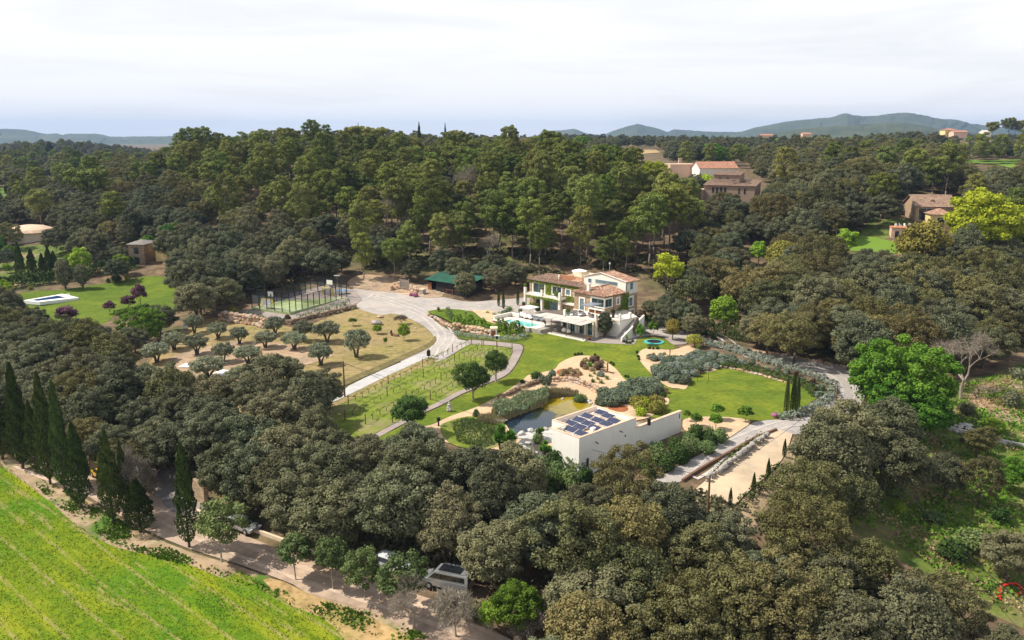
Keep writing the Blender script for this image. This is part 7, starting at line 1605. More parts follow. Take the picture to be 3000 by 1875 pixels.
hedge([(1460,1010) if False else (1310,925),(1316,935),(1326,946)],.8,1.6,'shrub_leaf','upright shrubs at the left end of the green shrub row','shrub_row',18,100,.18,.3)
def bed(poly,kinds,sp,size,labels,group,seed=1,cat='shrub',squash=1.0):
    rng=random.Random(seed); P=[gp(*q) for q in poly]; Q=[(p.x,p.y) for p in P]; xs=[p[0] for p in Q]; ys=[p[1] for p in Q]; got=[]; got2=[]
    for _ in range(4000):
        x,y=rng.uniform(min(xs),max(xs)),rng.uniform(min(ys),max(ys))
        if not inpoly(x,y,Q) or any((a-x)**2+(b_-y)**2<sp*sp for a,b_ in got): continue
        got.append((x,y)); k=rng.choices(list(kinds),list(kinds.values()))[0]; s=rng.uniform(*size)
        u,v=proj(x,y,h1x(x,y)); got2.append((u,v,plant(k,x,y,h1x(x,y)-.05,s,s*squash,rng.uniform(0,6.28),labels[k],group,cat)))
    if got2:
        us=sorted(g[0] for g in got2); vs=sorted(g[1] for g in got2); a,b_=us[len(us)//3],us[2*len(us)//3]; m=vs[len(vs)//2]
        for u,v,o in got2: o['label']+=', '+('left ' if u<a else 'middle ' if u<b_ else 'right ')+('rear' if v<m else 'front')
    return len(got)
nb=bed([(1965,1062),(2040,1040),(2100,1045),(2160,1062),(2100,1080),(2060,1090),(2035,1092),(2020,1085)],{'rosemary_mound':.5,'lavender_mound':.5},1.15,(.7,1.0),{'rosemary_mound':'dark grey green mound in the bed above the round lawn','lavender_mound':'silver mound in the bed above the round lawn'},'mounds in the bed above the round lawn',2)
nb+=bed([(2140,1052),(2240,1078),(2330,1100),(2390,1125),(2430,1150),(2400,1165),(2385,1140),(2300,1103),(2200,1082),(2110,1066)],{'rosemary_mound':.45,'lavender_mound':.35,'burgundy_shrub':.2},1.5,(.5,.8),{'rosemary_mound':'dark mound between the silver hedge and the dark hedge','lavender_mound':'silver mound between the silver hedge and the dark hedge','burgundy_shrub':'burgundy shrub between the silver hedge and the dark hedge'},'shrubs between the two curved hedges',3)
nb+=bed([(1922,1092),(1970,1062),(2020,1070),(2045,1082),(2035,1105),(2010,1120),(1985,1130),(1955,1120),(1930,1108)],{'rosemary_mound':.55,'lavender_mound':.45},1.2,(.9,1.25),{'rosemary_mound':'blue grey mound at the left end of the round lawn','lavender_mound':'silver mound at the left end of the round lawn'},'mounds at the left end of the round lawn',4)
nb+=bed([(1758,1172),(1800,1158),(1850,1140),(1900,1128),(1925,1145),(1922,1165),(1880,1172),(1850,1182),(1800,1192),(1762,1188)],{'rosemary_mound':1},1.3,(1.1,1.45),{'rosemary_mound':'dark green clipped mound of the hedge between pond and lawn'},'dark mounds between the pond and the lawn',5)
nb+=bed([(1700,1060),(1725,1052),(1765,1058),(1768,1085),(1735,1092),(1705,1085)],{'agave_plant':.4,'burgundy_shrub':.25,'grass_tuft':.35},1.3,(.8,1.2),{'agave_plant':'spiky green plant in the middle of the round sand bed','burgundy_shrub':'burgundy shrub in the middle of the round sand bed','grass_tuft':'straw coloured tuft in the middle of the round sand bed'},'plants in the middle of the round sand bed',6)
nb+=bed([(1640,1100),(1680,1088),(1700,1098),(1690,1110),(1650,1114)],{'grass_tuft':1},1.2,(.9,1.3),{'grass_tuft':'dry straw tuft on the terracotta mulch'},'straw tufts on the terracotta mulch',7)
nb+=bed([(1720,1098),(1755,1094),(1780,1112),(1775,1130),(1735,1122)],{'agave_plant':.6,'silver':0,'lavender_mound':.4},1.4,(.7,1.0),{'agave_plant':'spiky agave beside the driftwood','lavender_mound':'silver clump beside the driftwood'} ,'plants beside the driftwood',8) if False else bed([(1720,1098),(1755,1094),(1780,1112),(1775,1130),(1735,1122)],{'agave_plant':.6,'lavender_mound':.4},1.4,(.7,1.0),{'agave_plant':'spiky agave beside the driftwood','lavender_mound':'silver clump beside the driftwood'},'plants beside the driftwood',8)
nb+=bed([(1895,1045),(1950,1038),(1960,1050),(1935,1060),(1905,1058)],{'grass_tuft':.5,'lavender_mound':.5},1.2,(.6,.9),{'grass_tuft':'straw tuft in the upper sand bed','lavender_mound':'grey clump in the upper sand bed'},'clumps in the upper sand bed',9)
nb+=bed([(1385,918),(1440,918),(1465,926),(1455,946),(1420,940),(1400,928)],{'yellow_bush':.3,'agave_plant':.3,'green_bush':.2,'grass_tuft':.2},1.6,(.5,.8),{'yellow_bush':'yellow green bush in the small sand garden by the yard','agave_plant':'spiky plant in the small sand garden by the yard','green_bush':'round green bush in the small sand garden by the yard','grass_tuft':'straw tuft in the small sand garden by the yard'},'plants in the small sand garden by the yard',10)
nb+=bed([(1880,1352),(1940,1325),(2000,1295),(2060,1280),(2118,1292),(2100,1320),(2040,1350),(1960,1385),(1890,1395),(1860,1380)],{'green_bush':.7,'dark_bush':.3},1.7,(.75,1.05),{'green_bush':'light green leafy bush below the long white garden wall','dark_bush':'dark leafy bush below the long white garden wall'},'bushes below the long white garden wall',11,squash=1.0)
nb+=bed([(1560,1400),(1600,1370),(1700,1400),(1720,1440),(1660,1480),(1600,1500),(1560,1460)],{'green_bush':.8,'dark_bush':.2},2.0,(.8,1.1),{'green_bush':'light green leafy bush at the foot of the solar building','dark_bush':'dark leafy bush at the foot of the solar building'},'bushes at the foot of the solar building',12,squash=1.3)
nb+=bed([(1860,1190),(1925,1180),(1930,1210),(1890,1225),(1850,1212)],{'yellow_bush':.5,'gold_bush':.5},1.5,(.9,1.2),{'yellow_bush':'yellow leaved shrub behind the lean-to of the solar building','gold_bush':'golden shrub behind the lean-to of the solar building'},'yellow shrubs behind the solar building',13)
nb+=bed([(1870,1150),(1950,1150),(1962,1178),(1940,1190),(1890,1180)],{'round_shrub':.6,'grass_tuft':.4},1.5,(.8,1.2),{'round_shrub':'round green shrub at the right end of the dark mounds','grass_tuft':'straw tuft at the right end of the dark mounds'},'small shrubs at the right end of the dark mounds',14)
BX='small clipped box balls'
for (u,v,w,lab) in [(1685,1040,9,'small box ball at the top edge of the round sand bed, left'),(1694,1039,9,'small box ball at the top edge of the round sand bed, second'),(1704,1038,9,'small box ball at the top edge of the round sand bed, third'),(1743,1042,9,'box ball at the top edge of the round sand bed, right'),(1791,1064,9,'box ball on the right edge of the round sand bed, upper'),(1797,1070,10,'box ball on the right edge of the round sand bed, lower'),
    (1832,1104,9,'box ball at the lower right edge of the round sand bed'),(1840,1106,9,'second box ball at the lower right edge of the round sand bed'),(1827,1002,9,'box ball left of the spiky palm'),(1836,1006,10,'box ball under the spiky palm'),(1845,1006,10,'box ball right of the spiky palm'),(1853,1002,9,'last box ball right of the spiky palm'),
    (1903,1022,10,'box ball under the trampoline, left'),(1914,1023,9,'box ball under the trampoline, middle'),(1926,1023,10,'box ball under the trampoline, right'),(1866,1034,9,'box ball at the tip of the upper sand bed'),(1869,1046,9,'box ball on the left edge of the upper sand bed'),(1872,1054,9,'lower box ball on the left edge of the upper sand bed'),
    (1530,1122,14,'round box ball beside the lawn path of sand'),(1920,1130,9,'box ball near the dark mounds'),(1780,975,8,'pinkish shrub pair before the terrace') ,(318,826,13,'round clipped bush on the neighbour lawn, dark')]:
    T('round_shrub',u,v-w*.9,v+2,w*1.15,lab,BX)
T('dark_bush',345,803,826,30,'large round clipped bush before the long hedge','clipped bushes of the neighbour garden'); T('yellow_bush',372,808,822,16,'small yellow round bush before the long hedge','clipped bushes of the neighbour garden')
T('dark_bush',1572,1088,1118,42,'dark round shrub beside the lawn and sand path','big round shrubs by the sand path'); T('rosemary_mound',1600,1100,1128,34,'blue grey round shrub next to the dark one','big round shrubs by the sand path'); T('rosemary_mound',1617,1086,1112,30,'third round shrub at the edge of the sand bed','big round shrubs by the sand path')
T('gold_bush',685,894,925,32,'yellow green bush at the left corner of the court pavement','bushes round the court'); T('burgundy_shrub',840,920,940,22,'reddish bush at the front corner of the court','bushes round the court')
T('rosemary_mound',1486,908,932,34,'dark grey round shrub under the short palm','bushes of the sand garden'); T('yellow_bush',1462,912,926,14,'yellow green bush left of the grey round shrub','bushes of the sand garden')
T('green_bush',1575,1270,1300,34,'leafy bush under the yucca clump by the pond','bushes round the pond')
T('pink_flowers',2270,1208,1222,20,'mauve flowers at the foot of the three cypresses','pink flowers',name='flower_bed')
T('pink_flowers',615,698,712,42,'lilac wisteria on the pergola','pink flowers',name='wisteria',dz=2.4)
print('BEDS',nb)

# ------------------------------------------------------------------ vineyard
def vine_meshes():
    out=[]
    for s in range(4):
        rng=random.Random(900+s); mb=MB(); mb.tube([(0,0,-.1),(rng.uniform(-.06,.06),0,.35),(0,0,.65)],.045,5)
        for d in (-1,1): mb.tube([(0,0,.62),(d*.3,rng.uniform(-.05,.05),.8),(d*.65,0,.75),(d*.75,0,.95)],.026,4)
        out.append(raw_mesh('stem',mb.v,mb.f,M['bark'],True))
    return out
VM=vine_meshes(); lcv=LC(77); lcv.clump((0,0,.9),(.6,.12,.15),34,.10,base=.6,lower=1.5); vleaf=lcv.mesh('foliage',M['limegreen_leaf'])
pm=MB(); pm.box(-.05,.05,-.05,.05,-.2,1.5); pm.box(-.02,.02,-.06,-.05,1.3,1.4); postme=raw_mesh('vineyard_post',pm.v,pm.f,M['wood'])
ROWS=[((1010,1192),(1372,1010),'along the gravel drive'),((1000,1240),(1418,1016),'in the second row from the drive'),((1060,1252),(1462,1020),'in the third row from the drive'),((1140,1246),(1502,1028),'in the fourth row, beside the dark pines')]
for ri,(a,b_,w) in enumerate(ROWS):
    A3,B3=gp(*a),gp(*b_); d=B3-A3; L=d.length; n=int(L/1.75); an=math.atan2(d.y,d.x)
    for i in range(n):
        p=A3.lerp(B3,(i+.5)/n); z=h1x(p.x,p.y)
        if i%6==0:
            o=link('vineyard_post',postme,None,(p.x,p.y,z),an); tag(o,'thin brown stake '+w+' of vines','post','stakes of the vine rows')
        else:
            o=empty('grapevine',(p.x,p.y,z),an+_rng.uniform(-.35,.35),'gnarled pruned grapevine '+w+(', lower end' if i<n/3 else ', middle' if i<2*n/3 else ', upper end'),'grapevine','grapevines of the small vineyard'); s=_rng.uniform(.85,1.2); o.scale=(s,s,s); link('trunk',VM[i%4],o); link('foliage',vleaf,o)
    wb=MB(); seg=[A3.lerp(B3,k/24) for k in range(25)]; pts=[(p.x-A3.x,p.y-A3.y,h1x(p.x,p.y)+.75-A3.z) for p in seg]; wb.tube(pts,.012,3); tag(wb.build('trellis_wire',M['iron'],None,tuple(A3)),'thin trellis wire '+w+' of vines','wire')
for (u,vt,vb,lab) in [(1381,988,1008,'dark post at the start of the garden path'),(1417,994,1014,'second dark post along the garden path'),(1455,998,1018,'third dark post along the garden path'),(1500,1004,1024,'last dark post at the corner of the garden path')]:
    g=gp(u,vb); h=(vb-vt)/FPX*slant(g); mb=MB(); mb.cyl((0,0,-.2),(0,0,h),.07,.06,7); mb.cyl((0,0,h),(0,0,h+.03),.08,.08,7); tag(mb.build('path_post',M['wood'],None,tuple(g)),lab,'post','dark posts along the garden path')

# ------------------------------------------------------------------ utility poles and wires
POLE={}
def upole(key,u,vt,vb,lab):
    g=gp(u,vb); h=(vb-vt)/FPX*slant(g)*1.03; o=empty('utility_pole',tuple(g),0,lab,'utility pole'); part(o,'pole','wood',lambda m:m.cyl((0,0,-.5),(0,0,h),.15,.10,8)); part(o,'bracket','whitemetal',lambda m:(m.bar((-.2,0,h-.25),(.2,0,h-.25),.06),m.cyl((.18,0,h-.25),(.18,0,h-.1),.04,.04,6))); POLE[key]=Vector((g.x,g.y,g.z+h-.2))
upole('ramp',1010,1060,1163,'brown utility pole at the foot of the concrete ramp'); upole('bend',2445,1137,1230,'utility pole at the drive bend before the silver hedge'); upole('park',2072,1395,1530,'utility pole at the near corner of the sandy parking ground')
def wire(a,b_,sag,lab,r=.025):
    n=20; mb=MB(); pts=[]
    for k in range(n+1):
        t=k/n; p=a.lerp(b_,t); p.z-=sag*4*t*(1-t); pts.append(tuple(p-a))
    mb.tube(pts,r,3); tag(mb.build('cable',M['iron'],None,tuple(a)),lab,'cable')
w1=Vector(cZ(700,1030,8)); wire(POLE['ramp'],w1,1.0,'thin cable leaving the ramp pole over the olive trees'); wire(POLE['ramp'],POLE['park'],1.5,'thin cable crossing in front of the solar building')
wire(POLE['park'],POLE['bend'],1.0,'thin cable between the parking pole and the bend pole'); wire(POLE['bend'],Vector(cZ(2180,940,9)),1.0,'cable from the bend pole up into the wood'); wire(POLE['bend'],Vector(cZ(3100,1850,7)),2.5,'long cable from the bend pole to the lower right corner',.035)
wire(POLE['ramp'],Vector(cZ(1145,1110,.2)),.05,'taut stay wire of the ramp pole')
wire(Vector(cZ(262,955,7)),Vector(cZ(560,1010,7)),.8,'pale cable over the thicket left of the orchard',.04)

# ------------------------------------------------------------------ wheel tracks on the drives
def ribbon(name,pts,w,off,mat,dz):
    P=path_pts(pts,1.2); Q=[np.array(q) for q in P]; L=[]
    for i,q in enumerate(Q):
        d=Q[min(i+1,len(Q)-1)]-Q[max(i-1,0)]; d=d/np.linalg.norm(d[:2]); n=np.array([-d[1],d[0]])
        for k in (-1,1):
            a=off+k*w/2*(1+.35*math.sin(i*.9+off)+.2*math.sin(i*2.3)); x,y=q[0]+n[0]*a,q[1]+n[1]*a; L.append((x,y,h1x(x,y)+dz))
    tag(link(name,raw_mesh(name,L,[(2*i,2*i+1,2*i+3,2*i+2) for i in range(len(Q)-1)],M[mat],True)),kind='structure')
M['track']=surf('worn pale gravel',[(0.3,(0.42,0.385,0.355)),(0.7,(0.52,0.48,0.445))],1.4,.95); M['rut']=surf('pale worn earth',[(0.3,(0.42,0.315,0.235)),(0.7,(0.55,0.43,0.33))],1.1,.95)
def smo(p): 
    q=smooth_poly(p,4); return q[:4*(len(p)-1)+1]
DR=smo([(1090,872),(1190,893),(1262,925),(1305,962),(1318,990),(1300,1018),(1262,1042)]); RD=smo([(2062,992),(2200,1045),(2330,1066),(2430,1092),(2484,1130),(2480,1175),(2400,1232),(2290,1247),(2150,1302),(2020,1382)])
for o_ in (-2.2,-.8,.7): ribbon('wheel_track',DR,.4,o_,'track',.075)
for o_ in (-1.0,.7): ribbon('wheel_track',RD,.4,o_,'track',.075)
LN=smo([(120,1385),(300,1450),(440,1498),(560,1553),(730,1622),(900,1688),(1100,1752),(1300,1820),(1440,1890)])
for o_ in (-.85,.75): ribbon('wheel_rut',LN,.45,o_,'rut',.125)
# ------------------------------------------------------------------ neighbouring houses
def house(name,L,R,h,depth,wall,roof,label,kind='hip',rise=1.4,over=.4,wins=(),doors=(),chim=(),cat='house',sink=1.5,group=None,R_at=None):
    """L,R: photo pixels of the two ends of the front eave, h metres above the ground"""
    if R_at: A=Vector(cR(*L,R_at)); B=Vector(cR(*R,R_at)); z=A.z-h
    else: A,B=gp(*L,h),gp(*R,h); z=min(A.z,B.z)
    ang,w=frame_of(A,B); o=empty(name,(A.x,A.y,z),ang,label,cat,group)
    def wl(m):
        m.box(0,w,0,depth,-sink,h)
        if kind=='gable': m.add([(0,0,h),(0,depth,h),(0,depth/2,h+rise),(w,0,h),(w,depth,h),(w,depth/2,h+rise)],[(0,2,1),(3,4,5),(0,3,5,2),(1,2,5,4)])
        if kind=='shed': m.add([(0,0,h),(w,0,h),(w,depth,h),(0,depth,h),(w,depth,h+rise),(0,depth,h+rise)],[(0,5,3),(1,2,4),(3,5,4,2)])
    part(o,'wall',wall,wl); mb=MB(); e=over
    if kind=='hip':
        k=min(depth/2,w/2); a,b_,c,d=(-e,-e,h),(w+e,-e,h),(w+e,depth+e,h),(-e,depth+e,h); p,q=(k,depth/2,h+rise),(w-k,depth/2,h+rise)
        roof_plane(mb,[a,b_,q,p],(0,1,.3)); roof_plane(mb,[b_,c,q],(-1,0,.3)); roof_plane(mb,[c,d,p,q],(0,-1,.3)); roof_plane(mb,[d,a,p],(1,0,.3))
    elif kind=='gable':
        roof_plane(mb,[(-e,-e,h),(w+e,-e,h),(w+e,depth/2,h+rise+.12),(-e,depth/2,h+rise+.12)],(0,1,.3)); roof_plane(mb,[(w+e,depth+e,h),(-e,depth+e,h),(-e,depth/2,h+rise+.12),(w+e,depth/2,h+rise+.12)],(0,-1,.3))
    elif kind=='shed': roof_plane(mb,[(-e,-e,h+.06),(w+e,-e,h+.06),(w+e,depth+e,h+rise+.1),(-e,depth+e,h+rise+.1)],(0,1,.2))
    elif kind=='flat': mb.box(-.12,w+.12,-.12,depth+.12,h+.003,h+.22)
    ro=mb.build('roof',M[roof],o)
    for (x,y,ch) in chim: part(ro,'chimney',wall,lambda m:(m.box(x-.4,x+.4,y-.4,y+.4,h-.2,h+rise+ch),m.box(x-.5,x+.5,y-.5,y+.5,h+rise+ch,h+rise+ch+.15)))
    for (a,b_,c,d) in wins: window(o,'f',0,a*w,b_*w,c,d,.0 if wall!='yellowwall' else .12,1,'glass','wood')
    for (a,b_,c,d) in doors: window(o,'f',0,a*w,b_*w,c,d,0,1,'glass','wood',name='door')
    return o,w
house('brown_house',(2063,538),(2212,546),5.6,11,'brownwall','tile_old','wide brown two storey house with flat pitched roof on the slope right of the pines','shed',1.5,wins=[(.16,.21,3,5),(.24,.29,3,5),(.32,.37,3,5),(.4,.45,3,5),(.68,.72,2.8,4.8),(.79,.83,2.8,4.8),(.2,.24,.3,2.2),(.3,.34,.3,2.2)],chim=[(9,3,.3),(13.5,4,.1)])
house('upper_house',(2092,510),(2167,514),8.2,6,'brownwall','tile_old','square upper block rising behind the wide brown house','shed',1.0,wins=[(.2,.3,6.9,7.4),(.5,.6,6.9,7.4)],sink=4)
house('brown_annex',(2024,556),(2062,556),4,5,'brownwall','salmon','low brown annex left of the wide brown house','flat',doors=[(.35,.6,0.3,2.4)])
house('white_barn',(2050,493),(2162,493),5,11,'white','tile_red','long white barn with a red tiled roof on the plateau','gable',2.6,over=.3)
house('pink_farm',(1964,482),(2048,482),6,10,'pink','salmon','tall flat roofed pink farm building beside the white barn','flat',doors=[(.1,.2,.2,2.4)])
house('pink_farm',(1880,489),(1960,489),4.2,8,'pink','salmon','low flat roofed pink farm building behind the yellow green trees','flat',doors=[(.12,.18,.2,2.2)])
g=gp(1991,508); h=40/FPX*slant(g); o=empty('tall_chimney',tuple(g),0,'tall pink chimney in front of the pink farm building','chimney'); part(o,'stack','pink',lambda m:m.add([(-1.1,-1,0),(1.1,-1,0),(1.1,1,0),(-1.1,1,0),(-.7,-.7,h),(.7,-.7,h),(.7,.7,h),(-.7,.7,h)],[(0,3,2,1),(4,5,6,7),(0,1,5,4),(1,2,6,5),(2,3,7,6),(3,0,4,7)])); part(o,'cap','salmon',lambda m:m.box(-.9,.9,-.9,.9,h,h+.3))
o,w=house('farmhouse',(2684,605),(2800,606),4.6,12,'stone','tile_old','stone farmhouse with a glazed porch behind the huge lime tree','gable',3.0,over=.5,chim=[(5,2.5,-1.2)])
window(o,'f',0,.8,5.2,.6,4.2,.0,2,'glass','whitemetal',name='porch_window')
o,w=house('farmhouse',(2727,628),(2790,629),3.8,5,'yellowwall','tile','yellow walled wing of the stone farmhouse with one dark window','hip',1.5,wins=[(.32,.66,1.0,2.9)])
o,w=house('garden_store',(2613,668),(2679,670),2.9,4,'pink','terracotta','small pink garden store with two grey doors and white chairs on its roof','flat',doors=[(.16,.34,.0,2.1),(.62,.80,.0,2.1)],cat='store')
for k in range(4):
    x=1.2+k*1.15; c,s=math.cos(o.rotation_euler.z),math.sin(o.rotation_euler.z); y=1.5+.6*(k%2)
    q=empty('garden_chair',(o.location.x+x*c-y*s,o.location.y+x*s+y*c,o.location.z+3.13),k*.9,'white garden chair on the roof of the small pink store','garden chair','white chairs on the pink store')
    part(q,'seat','whitecloth',lambda m:m.box(-.3,.3,-.3,.3,.4,.46)); part(q,'backrest','whitecloth',lambda m:m.box(-.3,.3,.25,.32,.46,1.0))
    for a,b_ in ((-.27,-.27),(.27,-.27),(-.27,.27),(.27,.27)): part(q,'leg','whitecloth',lambda m:m.box(a-.03,a+.03,b_-.03,b_+.03,0,.4))
house('brick_house',(374,716),(420,713),6,7,'stone2','greyrock','brick house with a grey roof half hidden by dark green trees','hip',1.0,wins=[(.35,.65,3.2,5.2),(.35,.65,.4,2.4)])
house('brick_house',(452,708),(488,707),5.6,7,'yellowwall','greyrock','right end of the hidden house, pale with a grey roof','hip',.9)
house('flat_house',(598,720),(692,718),3,9,'cream','greyrock','low flat roofed house behind the dark oaks left of the court','flat')
g=gp(88,678,2.5); o=empty('dome_house',tuple(g),0,'low house with a wide domed pinkish roof among the trees at far left','house'); rr=60/FPX*slant(g); part(o,'roof','salmon',lambda m:m.lathe((0,0,0),[(rr,2.6),(rr*.85,3.5),(rr*.55,4.3),(rr*.2,4.7),(.2,4.75)],20)); part(o,'wall','cream',lambda m:m.lathe((0,0,0),[(rr*.88,-2),(rr*.88,2.59)],20))
house('distant_house',(2770,381),(2805,381),5,9,'yellowwall','tile_red','far orange farmhouse on the skyline at upper right','hip',1.5,R_at=690)
house('distant_shed',(2795,387),(2835,387),3.4,8,'pink','tile_red','long low reddish shed below the far orange farmhouse','gable',1.2,R_at=680); house('distant_shed',(2882,386),(2905,386),3.2,7,'white','whiterock','small white far shed near the right skyline','gable',1.2,R_at=690)
house('distant_house',(2352,393),(2378,393),4,8,'pink','tile_red','tiny far house with an orange roof among the woods, right','gable',1.5,R_at=900); house('distant_house',(2232,397),(2264,397),4,8,'pink','tile_red','tiny far house with an orange roof among the woods, left','gable',1.5,R_at=900)
house('ridge_house',(928,420),(968,424),5,8,'yellowwall','tile','yellow house peeping between the pines on the ridge','hip',1.4,R_at=372); house('cottage',(1563,462),(1602,462),4,6,'white','tile','white cottage behind the pines on the plateau edge','gable',1.6,R_at=400)
g0,g1=gp(275,1056,2.6),gp(348,1040,2.6); ang,w=frame_of(g0,g1); o=empty('green_shelter',(g0.x,g0.y,min(g0.z,g1.z)),ang,'pale green sheet roofed shelter in the thicket left of the orchard','shelter'); M['palegreen']=plain('pale green sheeting',(0.30,0.44,0.34),.6)
part(o,'roof','palegreen',lambda m:m.add([(0,0,2.55),(w,0,2.55),(w+.6,4,3.2),(.6,4,3.2),(0,0,2.62),(w,0,2.62),(w+.6,4,3.27),(.6,4,3.27)],[(0,3,2,1),(4,5,6,7),(0,1,5,4),(1,2,6,5),(2,3,7,6),(3,0,4,7)]))
for x,y in ((.1,.1),(w-.1,.1),(.7,3.8),(w+.4,3.8)): part(o,'post','greywood',lambda m:m.box(x-.06,x+.06,y-.06,y+.06,-.2,2.56))
g=gp(2418,690); o=empty('pale_canopy',tuple(g),.3,'small pale pyramid canopy at the terrace lawn','canopy'); part(o,'cover','whitemetal',lambda m:m.add([(-2.2,-2.2,1.8),(2.2,-2.2,1.8),(2.2,2.2,1.8),(-2.2,2.2,1.8),(0,0,3.1)],[(0,1,4),(1,2,4),(2,3,4),(3,0,4),(3,2,1,0)]))
for a,b_ in ((-2,-2),(2,-2),(2,2),(-2,2)): part(o,'post','whitemetal',lambda m:m.box(a-.05,a+.05,b_-.05,b_+.05,0,1.8))
# neighbour pool
P4=[gp(*q) for q in ((66,892),(183,864),(232,879),(118,897))]; c=sum(P4,Vector())/4; c.z=max(p.z for p in P4)+.12; o=empty('swimming_pool',tuple(c),0,'deep blue pool with white surround on the neighbour lawn','pool')
o2=[(p.x-c.x,p.y-c.y) for p in P4]; part(o,'surround','whitepaint',lambda m:m.prism(o2,-.6,.18)); Q4=[gp(*q) for q in ((92,890),(170,872),(194,879),(112,893))]; part(o,'water','poolblue',lambda m:m.prism([(p.x-c.x,p.y-c.y) for p in Q4],.1,.20))
g=gp(201,873); q=empty('sun_lounger',tuple(g),.6,'white lounger on the surround of the neighbour pool','sun lounger'); part(q,'mattress','whitecloth',lambda m:(m.box(-.4,.4,-1,.5,.4,.55),m.box(-.4,.4,.5,1.0,.55,.9))); part(q,'frame','greywood',lambda m:m.box(-.35,.35,-.9,.5,.18,.398))
for (poly,lab) in [([(520,1078),(545,1066),(562,1068),(552,1078)],'white ground sheet between the olive trees, left piece'),([(620,1098),(650,1084),(672,1088),(660,1102),(632,1106)],'white ground sheet between the olive trees, right piece')]: patch('ground_sheet',poly,M['whitecloth'],.16,smooth=0,kind=None,label=lab,cat='sheet')
g=gp(545,968); o=empty('white_tank',tuple(g),.4,'white covered tank at the orchard corner by the hedge','tank'); part(o,'cover','whitecloth',lambda m:m.lathe((0,0,.5),[(.55,0),(.6,.7),(.4,1.2),(.1,1.35)],7)); part(o,'stand','greywood',lambda m:m.box(-.4,.4,-.4,.4,-.1,.5))
for (u,vt,vb,lab) in [(275,1008,1052,'thin white post beside the pale green shelter'),(2102,800,840,'slim pale pole in the wood right of the villa')]:
    g=gp(u,vb); h=(vb-vt)/FPX*slant(g); o=empty('signal_post',tuple(g),0,lab,'post'); part(o,'pole','whitemetal',lambda m:m.cyl((0,0,-.3),(0,0,h),.09,.08,6)); part(o,'head','whitemetal',lambda m:m.box(-.2,.2,-.15,.15,h,h+.35))
